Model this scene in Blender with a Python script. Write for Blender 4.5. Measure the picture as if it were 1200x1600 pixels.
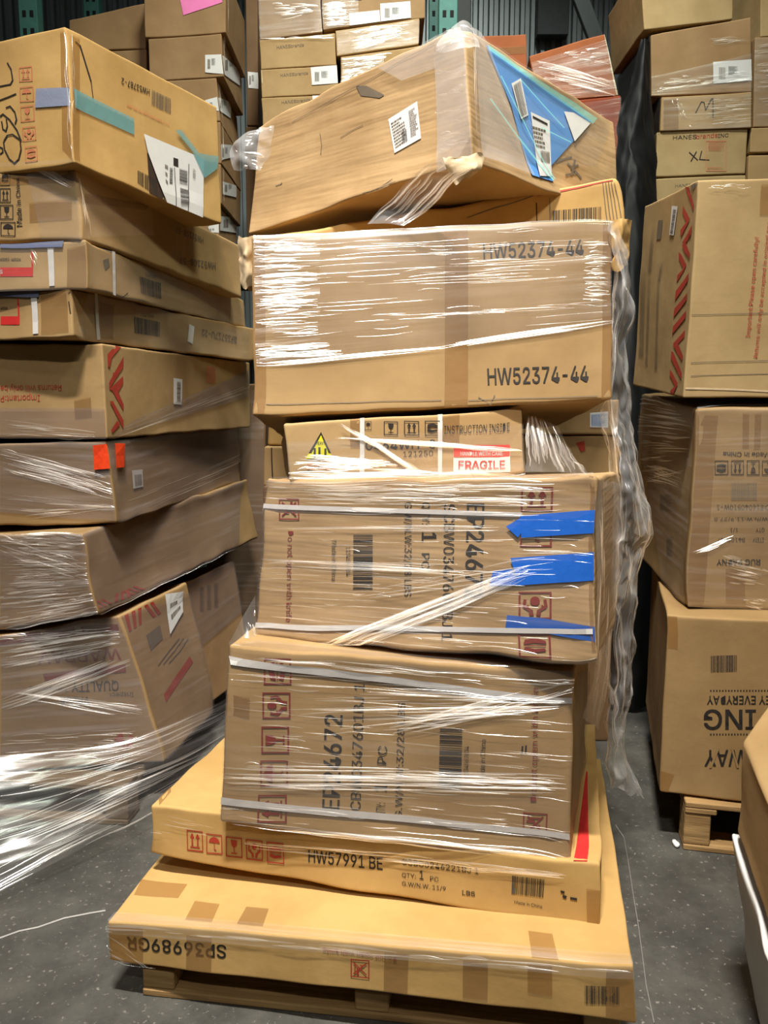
import bpy, bmesh, math, random
from mathutils import Vector, noise, Matrix

for o in list(bpy.data.objects):
    bpy.data.objects.remove(o, do_unlink=True)
scene = bpy.context.scene
COL = scene.collection

# ------------------------------------------------------------------ camera
cam_data = bpy.data.cameras.new('camera')
cam_data.sensor_fit = 'VERTICAL'
cam_data.sensor_height = 36.0
cam_data.lens = 1250.0 / 1600.0 * 36.0
cam_data.clip_start = 0.05
cam_data.clip_end = 100
cam = bpy.data.objects.new('camera', cam_data)
cam.location = (0, 0, 1.35)
cam.rotation_euler = (math.radians(82), 0, 0)
COL.objects.link(cam)
scene.camera = cam

# ------------------------------------------------------------------ world, lamps, exposure
world = bpy.data.worlds.new('world')
scene.world = world
world.use_nodes = True
world.node_tree.nodes['Background'].inputs['Color'].default_value = (0.80, 0.88, 0.82, 1)
world.node_tree.nodes['Background'].inputs['Strength'].default_value = 0.07


def lamp(name, loc, target, size, power, color=(1, 0.945, 0.87), spread=180):
    d = bpy.data.lights.new(name, 'AREA')
    d.shape = 'RECTANGLE'
    d.size, d.size_y = size
    d.energy = power
    d.color = color
    d.spread = math.radians(spread)
    o = bpy.data.objects.new(name, d)
    o.location = loc
    o.rotation_euler = (Vector(target) - Vector(loc)).to_track_quat('-Z', 'Y').to_euler()
    COL.objects.link(o)
    return o


lamp('high_bay_lamp', (-0.2, 0.0, 6.2), (0.0, 1.9, 1.1), (0.8, 0.14), 95, spread=54)
lamp('high_bay_lamp', (0.3, -2.6, 5.4), (0.0, 2.1, 1.8), (0.8, 0.14), 20, spread=56)
lamp('high_bay_lamp', (2.4, -0.2, 6.0), (-0.2, 2.8, 2.0), (0.8, 0.14), 12, (0.86, 1.0, 0.80), spread=70)
lamp('high_bay_lamp', (-2.6, -0.6, 6.0), (0.3, 2.8, 2.0), (0.8, 0.14), 8, spread=70)
lamp('high_bay_lamp', (0.4, 1.9, 6.8), (0.4, 4.4, 2.6), (0.9, 0.2), 85, (0.97, 1.0, 0.90), spread=60)

vs = scene.view_settings
scene.display_settings.display_device = 'sRGB'
vs.view_transform = 'Standard'
vs.look = 'None'
vs.exposure = -0.5
vs.gamma = 1.0
vs.use_curve_mapping = False
scene.cycles.use_denoising = True
scene.cycles.transparent_max_bounces = 24
scene.cycles.max_bounces = 6
scene.cycles.sample_clamp_indirect = 4.0
scene.cycles.sample_clamp_direct = 0.0
scene.cycles.caustics_reflective = False
scene.cycles.caustics_refractive = False


# ------------------------------------------------------------------ materials
def new_mat(name):
    m = bpy.data.materials.new(name)
    m.use_nodes = True
    nt = m.node_tree
    for n in list(nt.nodes):
        if n.type != 'OUTPUT_MATERIAL':
            nt.nodes.remove(n)
    return m, nt, nt.nodes.new, nt.links.new, [n for n in nt.nodes if n.type == 'OUTPUT_MATERIAL'][0]


def val(n, **kw):
    for k, v in kw.items():
        n.inputs[k.replace('_', ' ')].default_value = v
    return n


def srgb(r, g, b):
    f = lambda c: (c / 255 / 12.92) if c / 255 <= 0.04045 else ((c / 255 + 0.055) / 1.055) ** 2.4
    return (f(r), f(g), f(b), 1)


def noise_node(nt, vec, scale, detail=3, rough=0.55):
    n = nt.nodes.new('ShaderNodeTexNoise')
    val(n, Scale=scale, Detail=detail, Roughness=rough)
    nt.links.new(vec, n.inputs['Vector'])
    return n.outputs['Fac']


def mapped(nt, vec, sc):
    n = nt.nodes.new('ShaderNodeMapping')
    n.inputs['Scale'].default_value = sc
    nt.links.new(vec, n.inputs['Vector'])
    return n.outputs['Vector']


def mixcol(nt, fac, a, b, mode='MIX'):
    n = nt.nodes.new('ShaderNodeMix')
    n.data_type = 'RGBA'
    n.blend_type = mode
    for s, v in ((n.inputs['Factor'], fac), (n.inputs[6], a), (n.inputs[7], b)):
        if hasattr(v, 'is_linked') or hasattr(v, 'links'):
            nt.links.new(v, s)
        else:
            s.default_value = v
    return n.outputs[2]


def ramp(nt, fac, lo, hi, a=0.0, b=1.0):
    n = nt.nodes.new('ShaderNodeMapRange')
    n.clamp = True
    val(n, From_Min=lo, From_Max=hi, To_Min=a, To_Max=b)
    nt.links.new(fac, n.inputs['Value'])
    return n.outputs['Result']


def kraft(name, rgb, crease=0.0, dirt=0.25):
    """corrugated cardboard"""
    m, nt, N, L, out = new_mat(name)
    tc = N('ShaderNodeTexCoord').outputs['Object']
    base = srgb(*rgb)
    dark = (base[0] * 0.80, base[1] * 0.77, base[2] * 0.72, 1)
    scuff = (base[0] * 0.52, base[1] * 0.50, base[2] * 0.48, 1)
    big = ramp(nt, noise_node(nt, tc, 5, 4), 0.38, 0.66)
    c = mixcol(nt, big, base, dark)
    fib = ramp(nt, noise_node(nt, mapped(nt, tc, (5, 5, 70)), 1.6, 3), 0.42, 0.72, 0, 0.12)
    c = mixcol(nt, fib, c, dark)
    flu = ramp(nt, noise_node(nt, mapped(nt, tc, (90, 90, 3)), 1.3, 2), 0.45, 0.7, 0, 0.08)
    c = mixcol(nt, flu, c, dark)
    d = ramp(nt, noise_node(nt, mapped(nt, tc, (3, 3, 7)), 3.1, 6, 0.7), 0.60, 0.78, 0, dirt)
    c = mixcol(nt, d, c, scuff)
    b = N('ShaderNodeBsdfPrincipled')
    L(c, b.inputs['Base Color'])
    val(b, Roughness=0.72)
    b.inputs['Specular IOR Level'].default_value = 0.25
    bump = N('ShaderNodeBump')
    val(bump, Strength=0.35, Distance=0.004)
    L(noise_node(nt, tc, 14, 4), bump.inputs['Height'])
    last = bump
    if crease > 0:
        b2 = N('ShaderNodeBump')
        val(b2, Strength=crease, Distance=0.012)
        cr = ramp(nt, noise_node(nt, mapped(nt, tc, (0.9, 0.9, 11)), 1.5, 3, 0.6), 0.32, 0.68)
        L(cr, b2.inputs['Height'])
        L(bump.outputs['Normal'], b2.inputs['Normal'])
        last = b2
    L(last.outputs['Normal'], b.inputs['Normal'])
    L(b.outputs['BSDF'], out.inputs['Surface'])
    return m


def plain(name, rgb, rough=0.6, var=0.1, metal=0.0, spec=0.4, nscale=30):
    m, nt, N, L, out = new_mat(name)
    tc = N('ShaderNodeTexCoord').outputs['Object']
    base = srgb(*rgb)
    dk = tuple(x * (1 - var * 2) for x in base[:3]) + (1,)
    c = mixcol(nt, ramp(nt, noise_node(nt, tc, nscale, 4), 0.35, 0.7), base, dk)
    b = N('ShaderNodeBsdfPrincipled')
    L(c, b.inputs['Base Color'])
    val(b, Roughness=rough, Metallic=metal)
    b.inputs['Specular IOR Level'].default_value = spec
    L(b.outputs['BSDF'], out.inputs['Surface'])
    return m


def clear_tape(name, rgb, alpha, rough=0.22):
    m, nt, N, L, out = new_mat(name)
    tc = N('ShaderNodeTexCoord').outputs['Object']
    b = N('ShaderNodeBsdfPrincipled')
    b.inputs['Base Color'].default_value = srgb(*rgb)
    val(b, Roughness=rough)
    bump = N('ShaderNodeBump')
    val(bump, Strength=0.5, Distance=0.002)
    L(noise_node(nt, tc, 45, 3), bump.inputs['Height'])
    L(bump.outputs['Normal'], b.inputs['Normal'])
    t = N('ShaderNodeBsdfTransparent')
    mx = N('ShaderNodeMixShader')
    mx.inputs['Fac'].default_value = alpha
    L(t.outputs['BSDF'], mx.inputs[1])
    L(b.outputs['BSDF'], mx.inputs[2])
    L(mx.outputs['Shader'], out.inputs['Surface'])
    return m


def film(name, tint=(.94, .94, .94, 1), gloss=0.16, haze=0.05, streak_haze=0.20, rough=0.16, bump_d=0.0010, hazecol=(0.80, 0.78, 0.76, 1), uscale=4.0, vscale=130.0):
    """stretch film: see-through, glossy, wrinkled along the wrapping direction (uv.x)"""
    m, nt, N, L, out = new_mat(name)
    uv = N('ShaderNodeUVMap').outputs['UV']
    amp = N('ShaderNodeAttribute')
    amp.attribute_name = 'wrinkle'
    n1 = noise_node(nt, mapped(nt, uv, (uscale, vscale, 1)), 1.0, 3, 0.6)
    n2 = noise_node(nt, mapped(nt, uv, (1.3, vscale * 0.28, 1)), 1.0, 3, 0.6)
    patch = ramp(nt, noise_node(nt, mapped(nt, uv, (3.5, 9, 1)), 1.0, 3, 0.6), 0.40, 0.62)
    add = N('ShaderNodeMath'); add.operation = 'MULTIPLY_ADD'
    L(n2, add.inputs[0]); add.inputs[1].default_value = 2.2; L(n1, add.inputs[2])
    st = N('ShaderNodeMath'); st.operation = 'MULTIPLY'
    L(amp.outputs['Fac'], st.inputs[0]); L(patch, st.inputs[1])
    st2 = N('ShaderNodeMath'); st2.operation = 'MULTIPLY_ADD'
    L(amp.outputs['Fac'], st2.inputs[0]); st2.inputs[1].default_value = 0.35; L(st.outputs[0], st2.inputs[2])
    bump = N('ShaderNodeBump')
    bump.inputs['Distance'].default_value = bump_d
    L(st2.outputs[0], bump.inputs['Strength'])
    L(add.outputs[0], bump.inputs['Height'])
    gl = N('ShaderNodeBsdfGlossy')
    gl.inputs['Color'].default_value = (1, 1, 1, 1)
    gl.inputs['Roughness'].default_value = rough
    L(bump.outputs['Normal'], gl.inputs['Normal'])
    tr = N('ShaderNodeBsdfTransparent')
    tr.inputs['Color'].default_value = tint
    df = N('ShaderNodeBsdfDiffuse')
    df.inputs['Color'].default_value = hazecol
    streak = ramp(nt, n2, 0.50, 0.66)
    hz = N('ShaderNodeMath'); hz.operation = 'MULTIPLY'
    L(streak, hz.inputs[0]); L(st2.outputs[0], hz.inputs[1])
    hz2 = N('ShaderNodeMath'); hz2.operation = 'MULTIPLY_ADD'; hz2.use_clamp = True
    L(hz.outputs[0], hz2.inputs[0]); hz2.inputs[1].default_value = streak_haze; hz2.inputs[2].default_value = haze
    m1 = N('ShaderNodeMixShader')
    L(hz2.outputs[0], m1.inputs['Fac']); L(tr.outputs['BSDF'], m1.inputs[1]); L(df.outputs['BSDF'], m1.inputs[2])
    gl.inputs['Color'].default_value = (gloss, gloss, gloss, 1)
    m2 = N('ShaderNodeAddShader')
    L(m1.outputs['Shader'], m2.inputs[0]); L(gl.outputs['BSDF'], m2.inputs[1])
    L(m2.outputs['Shader'], out.inputs['Surface'])
    return m


def wood(name, rgb):
    m, nt, N, L, out = new_mat(name)
    tc = N('ShaderNodeTexCoord').outputs['Object']
    base = srgb(*rgb)
    dk = (base[0] * 0.55, base[1] * 0.5, base[2] * 0.45, 1)
    g = ramp(nt, noise_node(nt, mapped(nt, tc, (3, 40, 40)), 1.5, 4), 0.35, 0.7)
    c = mixcol(nt, g, base, dk)
    s = ramp(nt, noise_node(nt, tc, 7, 5), 0.5, 0.75, 0, 0.5)
    c = mixcol(nt, s, c, dk)
    b = N('ShaderNodeBsdfPrincipled')
    L(c, b.inputs['Base Color'])
    val(b, Roughness=0.8)
    bump = N('ShaderNodeBump'); val(bump, Strength=0.4, Distance=0.003)
    L(g, bump.inputs['Height']); L(bump.outputs['Normal'], b.inputs['Normal'])
    L(b.outputs['BSDF'], out.inputs['Surface'])
    return m


M = {}
M['kraft_tan'] = kraft('kraft_tan', (176, 145, 100))
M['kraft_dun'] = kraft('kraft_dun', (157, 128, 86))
M['kraft_gold'] = kraft('kraft_gold', (198, 161, 101))
M['kraft_pale'] = kraft('kraft_pale', (178, 152, 108))
M['kraft_brown'] = kraft('kraft_brown', (160, 128, 90))
M['kraft_orange'] = kraft('kraft_orange', (160, 90, 50))
M['kraft_red'] = kraft('kraft_red', (146, 66, 36))
M['kraft_creased'] = kraft('kraft_creased', (183, 152, 110), 0.22, 0.3)
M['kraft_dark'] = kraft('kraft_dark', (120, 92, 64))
M['ink_black'] = plain('ink_black', (44, 38, 34), 0.7, 0.05)
M['ink_grey'] = plain('ink_grey', (112, 100, 84), 0.7, 0.05)
M['ink_red'] = plain('ink_red', (178, 62, 44), 0.7, 0.1)
M['ink_bright_red'] = plain('ink_bright_red', (205, 45, 42), 0.6, 0.1)
M['ink_maroon'] = plain('ink_maroon', (132, 46, 38), 0.7, 0.1)
M['ink_faint_red'] = plain('ink_faint_red', (196, 118, 82), 0.7, 0.05)
M['white_paper'] = plain('white_paper', (222, 221, 218), 0.5, 0.02)
M['pink_paper'] = plain('pink_paper', (240, 128, 188), 0.6, 0.03)
M['red_sticker'] = plain('red_sticker', (216, 52, 44), 0.45, 0.03)
M['orange_sticker'] = plain('orange_sticker', (238, 72, 34), 0.35, 0.12, nscale=60)
M['yellow_sticker'] = plain('yellow_sticker', (222, 214, 40), 0.4, 0.03)
M['blue_tape'] = clear_tape('blue_tape', (34, 96, 190), 0.93, 0.3)
M['grey_tape'] = clear_tape('grey_tape', (138, 146, 168), 0.95, 0.25)
M['teal_tape'] = clear_tape('teal_tape', (104, 166, 170), 0.68, 0.2)
M['navy_tape'] = clear_tape('navy_tape', (104, 112, 140), 0.92, 0.3)
M['brown_tape'] = clear_tape('brown_tape', (156, 108, 50), 0.38, 0.25)
M['tan_tape'] = clear_tape('tan_tape', (148, 108, 62), 0.42, 0.3)
M['strap_white'] = plain('strap_white', (214, 210, 205), 0.35, 0.06)
M['blue_sheet'] = plain('blue_sheet', (92, 150, 214), 0.45, 0.05, nscale=8)
M['tear_dark'] = plain('tear_dark', (60, 42, 28), 0.9, 0.1)
M['torn_paper'] = plain('torn_paper', (206, 182, 146), 0.9, 0.15)
M['film'] = film('film', gloss=0.12, haze=0.04, streak_haze=0.10, rough=0.24)
M['film_veil'] = film('film_veil', tint=(.78, .75, .75, 1), gloss=0.15, haze=0.10, streak_haze=0.14, rough=0.24, hazecol=(0.55, 0.50, 0.50, 1))
M['film_clearveil'] = film('film_clearveil', tint=(.84, .83, .83, 1), gloss=0.12, haze=0.025, streak_haze=0.10, rough=0.24, hazecol=(0.62, 0.57, 0.54, 1))
M['film_soft'] = film('film_soft', gloss=0.09, haze=0.04, streak_haze=0.12)
M['film_milky'] = film('film_milky', gloss=0.10, haze=0.20, streak_haze=0.2, uscale=9, vscale=30, bump_d=0.004)
M['film_pleat'] = film('film_pleat', tint=(.9, .9, .9, 1), gloss=0.5, haze=0.07, streak_haze=0.05, rough=0.28, hazecol=(0.85, 0.83, 0.80, 1))
M['film_teal'] = film('film_teal', tint=(0.88, 1.0, 0.97, 1), gloss=0.12, haze=0.05, hazecol=(0.25, 0.85, 0.75, 1))
M['film_glare_teal'] = film('film_glare_teal', gloss=0.25, haze=0.5, hazecol=(0.30, 0.85, 0.76, 1))  # teal glare along the film folds, painted in by the haze colour
M['film_shaded'] = film('film_shaded', tint=(0.25, 0.25, 0.26, 1), gloss=0.05, haze=0.35, streak_haze=0.2, hazecol=(0.05, 0.05, 0.05, 1))  # shade on the rack cartons' left sides, put into the film tint
M['film_loose'] = film('film_loose', gloss=0.16, haze=0.13, streak_haze=0.22, rough=0.25, bump_d=0.003, vscale=60, uscale=6)
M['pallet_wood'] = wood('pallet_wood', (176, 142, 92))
M['pallet_shaded'] = wood('pallet_shaded', (112, 94, 72))  # darker copy of the pallet wood, the left stack's shade in its colour
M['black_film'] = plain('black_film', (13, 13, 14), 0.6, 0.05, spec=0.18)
M['rack_green'] = plain('rack_green', (62, 116, 108), 0.45, 0.08)
M['rack_dark'] = plain('rack_dark', (40, 46, 46), 0.5, 0.1)
M['hole_dark'] = plain('hole_dark', (10, 10, 10), 0.9, 0.0)
M['grey_panel'] = plain('grey_panel', (66, 72, 74), 0.6, 0.1)
M['metal_wall'] = plain('metal_wall', (150, 158, 160), 0.42, 0.08, 0.6, nscale=4)
m, nt, N, L, out = new_mat('concrete')
tc = N('ShaderNodeTexCoord').outputs['Object']
c = mixcol(nt, ramp(nt, noise_node(nt, tc, 1.7, 6, 0.65), 0.35, 0.68), srgb(98, 96, 88), srgb(62, 62, 58))
c = mixcol(nt, ramp(nt, noise_node(nt, tc, 11, 8, 0.75), 0.42, 0.66, 0, 0.65), c, srgb(54, 53, 50))
c = mixcol(nt, ramp(nt, noise_node(nt, tc, 70, 3), 0.62, 0.72, 0, 0.6), c, srgb(158, 154, 144))
b = N('ShaderNodeBsdfPrincipled')
L(c, b.inputs['Base Color'])
L(ramp(nt, noise_node(nt, tc, 4, 5), 0.3, 0.7, 0.35, 0.75), b.inputs['Roughness'])
bump = N('ShaderNodeBump'); val(bump, Strength=0.3, Distance=0.004)
L(noise_node(nt, tc, 40, 5), bump.inputs['Height']); L(bump.outputs['Normal'], b.inputs['Normal'])
L(b.outputs['BSDF'], out.inputs['Surface'])
M['concrete'] = m


# ------------------------------------------------------------------ object helpers
def empty(name, loc, label=None, cat=None, group=None):
    o = bpy.data.objects.new(name, None)
    o.empty_display_size = 0.1
    COL.objects.link(o)
    o.location = loc
    tag(o, label, cat, group)
    return o


def tag(o, label=None, cat=None, group=None, kind=None):
    if label: o['label'] = label
    if cat: o['category'] = cat
    if group: o['group'] = group
    if kind: o['kind'] = kind
    return o


def obj(name, bm, mats, parent=None, smooth=False, label=None):
    me = bpy.data.meshes.new(name)
    if parent is not None:
        bmesh.ops.translate(bm, verts=bm.verts, vec=-parent.location)
    bm.to_mesh(me)
    bm.free()
    for m in mats:
        me.materials.append(M[m])
    if smooth:
        for p in me.polygons: p.use_smooth = True
    o = bpy.data.objects.new(name, me)
    COL.objects.link(o)
    if parent is not None: o.parent = parent
    if label: o['label'] = label
    return o


# ------------------------------------------------------------------ text and printed marks, in a unit square
_text_cache = {}
try:      # the sans-serif that ships inside Blender; the built-in one if it is not there
    import os
    SANS = bpy.data.fonts.load(os.path.join(bpy.utils.system_resource('DATAFILES', path='fonts'), 'Inter.woff2'))
except Exception:
    SANS = None


def text_polys(s, bold=0.0, mono=False):
    key = (s, bold)
    if key in _text_cache: return _text_cache[key]
    cu = bpy.data.curves.new('txt', 'FONT')
    cu.body = s
    if SANS: cu.font = SANS
    cu.size = 1.0
    cu.resolution_u = 2
    cu.fill_mode = 'FRONT'
    ob = bpy.data.objects.new('txt', cu)
    COL.objects.link(ob)
    dg = bpy.context.evaluated_depsgraph_get()
    dg.update()
    me = ob.evaluated_get(dg).to_mesh()
    vs_ = [(v.co.x, v.co.y) for v in me.vertices]
    fs = [tuple(p.vertices) for p in me.polygons]
    ob.evaluated_get(dg).to_mesh_clear()
    bpy.data.objects.remove(ob)
    bpy.data.curves.remove(cu)
    if not vs_: return []
    x0 = min(v[0] for v in vs_); x1 = max(v[0] for v in vs_)
    y0 = min(v[1] for v in vs_); y1 = max(v[1] for v in vs_)
    vs_ = [((x - x0) / (x1 - x0), (y - y0) / max(y1 - y0, 1e-6)) for x, y in vs_]
    r = [[vs_[i] for i in f] for f in fs]
    if bold:
        w = bold / (x1 - x0); h = bold / max(y1 - y0, 1e-6)
        r = [[(x + a * w, y + b * h) for x, y in f] for f in r for a, b in ((-1, .5), (1, .5), (-1, -.5), (1, -.5))]
    _text_cache[key] = r
    return r


def rect(x0, y0, x1, y1): return [(x0, y0), (x1, y0), (x1, y1), (x0, y1)]


def disc(cx, cy, rx, ry, a0=0, a1=360, n=14):
    return [(cx + rx * math.cos(math.radians(a0 + (a1 - a0) * i / n)), cy + ry * math.sin(math.radians(a0 + (a1 - a0) * i / n))) for i in range(n + (0 if a1 - a0 == 360 else 1))]


def bar(x0, y0, x1, y1, w):
    dx, dy = x1 - x0, y1 - y0
    l = math.hypot(dx, dy) or 1
    nx, ny = -dy / l * w / 2, dx / l * w / 2
    return [(x0 - nx, y0 - ny), (x1 - nx, y1 - ny), (x1 + nx, y1 + ny), (x0 + nx, y0 + ny)]


def border(t=0.06):
    return [rect(0, 0, 1, t), rect(0, 1 - t, 1, 1), rect(0, t, t, 1 - t), rect(1 - t, t, 1, 1 - t)]


def icon(kind, frame=True):
    P = border() if frame else []
    if kind == 'up':
        P += [rect(.2, .16, .8, .22)]
        for x in (.33, .67):
            P += [rect(x - .05, .26, x + .05, .66), [(x - .14, .62), (x + .14, .62), (x, .88)]]
    elif kind == 'umbrella':
        P += [disc(.5, .55, .34, .3, 0, 180), rect(.475, .2, .525, .55), bar(.52, .2, .62, .2, .06), rect(.485, .83, .515, .92)]
    elif kind == 'glass':
        P += [[(.3, .85), (.7, .85), (.66, .58), (.57, .48), (.43, .48), (.34, .58)], rect(.47, .22, .53, .5), rect(.32, .16, .68, .22)]
    elif kind == 'hands':
        P += [disc(.5, .66, .15, .17)]
        for s in (-1, 1):
            P += [bar(.5 + s * .3, .72, .5 + s * .34, .45, .09), bar(.5 + s * .34, .46, .5 + s * .12, .3, .1), bar(.5 + s * .13, .34, .5 + s * .1, .12, .13), bar(.5 + s * .2, .5, .5 + s * .3, .4, .06)]
    elif kind == 'stack':
        P += [[(.15, .55), (.5, .62), (.88, .6), (.85, .72), (.55, .84), (.2, .76)], [(.14, .3), (.45, .22), (.86, .3), (.82, .42), (.5, .38), (.2, .46)], bar(.16, .5, .86, .52, .04)]
    elif kind == 'noknife':
        P += [bar(.15, .18, .85, .82, .07), bar(.15, .82, .85, .18, .07), bar(.62, .5, .62, .86, .12), rect(.25, .3, .5, .36), rect(.74, .2, .8, .8)]
    return P


def barcode(seed, n=34):
    rnd = random.Random(seed)
    P, x = [], 0.0
    while x < 1:
        w = rnd.choice((.010, .018, .028)); g = rnd.choice((.010, .016, .026))
        P.append(rect(x, 0, min(x + w, 1), 1)); x += w + g
    return P


def scribble(seed, rows):
    """illegible tiny print: rows of broken bars"""
    rnd = random.Random(seed)
    P = []
    for i in range(rows):
        y = 1 - (i + .75) / rows; x = 0.0; end = rnd.uniform(.55, 1)
        while x < end:
            w = rnd.uniform(.05, .16)
            P.append(rect(x, y, min(x + w, 1), y + .45 / rows)); x += w + .03
    return P


def marks(kind, arg):
    if kind == 'text': return text_polys(arg, 0.0)
    if kind == 'bold': return text_polys(arg, 0.010)
    if kind == 'icon': return icon(arg)
    if kind == 'bare': return icon(arg, False)
    if kind == 'bars': return barcode(arg)
    if kind == 'lines': return scribble(*arg)
    if kind == 'rect': return [rect(0, 0, 1, 1)]
    if kind == 'border': return border(arg)
    raise ValueError(kind)


# ------------------------------------------------------------------ crushed cartons
FACE = {'F': lambda u, v: (u, 0, v), 'K': lambda u, v: (1 - u, 1, v), 'R': lambda u, v: (1, u, v),
        'L': lambda u, v: (0, 1 - u, v), 'T': lambda u, v: (u, v, 1), 'B': lambda u, v: (u, 1 - v, 0)}
FDIM = {'F': (0, 2), 'K': (0, 2), 'R': (1, 2), 'L': (1, 2), 'T': (0, 1), 'B': (0, 1)}


def smooth(x):
    x = max(0.0, min(1.0, x))
    return x * x * (3 - 2 * x)


class Hex:
    """eight measured corners; corner index = 4*right + 2*back + top"""

    def __init__(self, c, rad, crush, seed):
        self.c = [Vector(p) for p in c]
        C = self.c
        self.dim = [sum((C[i + 4] - C[i]).length for i in range(4)) / 4,
                    sum((C[i + 2] - C[i]).length for i in (0, 1, 4, 5)) / 4,
                    sum((C[i + 1] - C[i]).length for i in (0, 2, 4, 6)) / 4]
        self.rad = min(rad, min(self.dim) * 0.3)
        self.crush = crush
        self.seed = Vector((seed * 7.31, seed * 3.77, seed * 1.93))

    def tri(self, a, b, c):
        C = self.c
        p = Vector()
        for i in range(8):
            p += C[i] * ((a if i & 4 else 1 - a) * (b if i & 2 else 1 - b) * (c if i & 1 else 1 - c))
        return p

    def pt(self, face, u, v, off=0.0):
        f = FACE[face](u, v)
        h = [d / 2 for d in self.dim]
        p = [(f[i] - .5) * self.dim[i] for i in range(3)]
        q = [max(-h[i] + self.rad, min(h[i] - self.rad, p[i])) for i in range(3)]
        d = Vector([p[i] - q[i] for i in range(3)])
        n = d.normalized()
        p = [q[i] + n[i] * self.rad for i in range(3)]
        P = Vector(p)
        near = sorted((smooth(1 - (h[i] - abs(p[i])) / 0.06) for i in range(3)), reverse=True)
        lo = noise.noise(P * 3.2 + self.seed)
        A = -self.crush * (0.55 + 0.9 * lo) * (1 - near[1])
        P = P + n * (A + off)
        if near[1] > 0:
            P += noise.noise_vector(Vector(p) * 9 + self.seed) * (self.crush * 0.9 * near[1] + self.crush * 1.6 * near[2])
        return self.tri(*[P[i] / self.dim[i] + .5 for i in range(3)])


def ticks(length, rad, res):
    e = [0, rad * .3, rad * .65, rad, rad * 1.8]
    e = [x for x in e if x < length * .45]
    n = max(1, int((length - 2 * e[-1]) / res))
    mid = [e[-1] + (length - 2 * e[-1]) * i / n for i in range(1, n)]
    return [x / length for x in e + mid + [length - x for x in reversed(e)]]


def bil(q, x, y):
    """uv quad TL,TR,BR,BL at unit coordinates x right, y up"""
    (a, b), (c, d), (e, f), (g, h) = q
    return ((a * (1 - x) + c * x) * y + (g * (1 - x) + e * x) * (1 - y), (b * (1 - x) + d * x) * y + (h * (1 - x) + f * x) * (1 - y))


def cl(t): return max(0.002, min(0.998, t))


def add_polys(bm, hx, face, polys, fn, off, mi):
    for poly in polys:
        if len(poly) == 4:   # split long rectangles so that they follow the dents
            (x0, y0), (x1, y1), (x2, y2), (x3, y3) = poly
            pts = [fn(*p) for p in poly]
            w = [hx.pt(face, cl(u), cl(v)) for u, v in pts]
            nu = max(1, min(40, int(max((w[1] - w[0]).length, (w[2] - w[3]).length) / 0.035)))
            nv = max(1, min(40, int(max((w[3] - w[0]).length, (w[2] - w[1]).length) / 0.035)))
            if nu * nv > 1:
                G = []
                for j in range(nv + 1):
                    row = []
                    for i in range(nu + 1):
                        s, t = i / nu, j / nv
                        x = (x0 * (1 - s) + x1 * s) * (1 - t) + (x3 * (1 - s) + x2 * s) * t
                        y = (y0 * (1 - s) + y1 * s) * (1 - t) + (y3 * (1 - s) + y2 * s) * t
                        u, v = fn(x, y)
                        row.append(bm.verts.new(hx.pt(face, cl(u), cl(v), off)))
                    G.append(row)
                for j in range(nv):
                    for i in range(nu):
                        f = bm.faces.new((G[j][i], G[j][i + 1], G[j + 1][i + 1], G[j + 1][i])); f.material_index = mi
                continue
        vs_ = []
        for p in poly:
            u, v = fn(*p)
            vs_.append(bm.verts.new(hx.pt(face, cl(u), cl(v), off)))
        try:
            f = bm.faces.new(vs_); f.material_index = mi
        except ValueError:
            pass


def add_mark(bm, hx, dcl, off, mi):
    face, ink, kind, q, arg = dcl
    if kind == 'poly':
        add_polys(bm, hx, face, arg, lambda x, y: (x, y), off, mi)
    else:
        add_polys(bm, hx, face, marks(kind, arg), lambda x, y: bil(q, x, y), off, mi)


def fix_normals(bm):
    bm.normal_update()


def carton_body(hx, mat, marks_, root, res):
    bm = bmesh.new()
    for face in 'FKLRTB':
        lu, lv = hx.dim[FDIM[face][0]], hx.dim[FDIM[face][1]]
        tu, tv = ticks(lu, hx.rad, res), ticks(lv, hx.rad, res)
        G = [[bm.verts.new(hx.pt(face, u, v)) for u in tu] for v in tv]
        for j in range(len(tv) - 1):
            for i in range(len(tu) - 1):
                f = bm.faces.new((G[j][i], G[j][i + 1], G[j + 1][i + 1], G[j + 1][i])); f.smooth = True
    bmesh.ops.remove_doubles(bm, verts=bm.verts, dist=0.0002)
    bmesh.ops.recalc_face_normals(bm, faces=bm.faces)
    inks = [mat]
    for k, d in enumerate(marks_):
        if d[1] not in inks: inks.append(d[1])
        add_mark(bm, hx, d, 0.0013 + 0.00015 * (k % 5), inks.index(d[1]))
    return obj('body', bm, inks, root)


def sheet_part(name, hx, quads, mat, root, sub=(), off=0.002, label=None):
    bm = bmesh.new()
    for face, q in quads:
        add_polys(bm, hx, face, [rect(0, 0, 1, 1)] if len(q) == 4 else [q], (lambda x, y, q=q: bil(q, x, y)) if len(q) == 4 else (lambda x, y: (x, y)), off, 0)
    inks = [mat]
    for k, d in enumerate(sub):
        if d[1] not in inks: inks.append(d[1])
        add_mark(bm, hx, d, off + 0.0009 + 0.0002 * k, inks.index(d[1]))
    bmesh.ops.remove_doubles(bm, verts=bm.verts, dist=0.00001)
    return obj(name, bm, inks, root, label=label)


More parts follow.
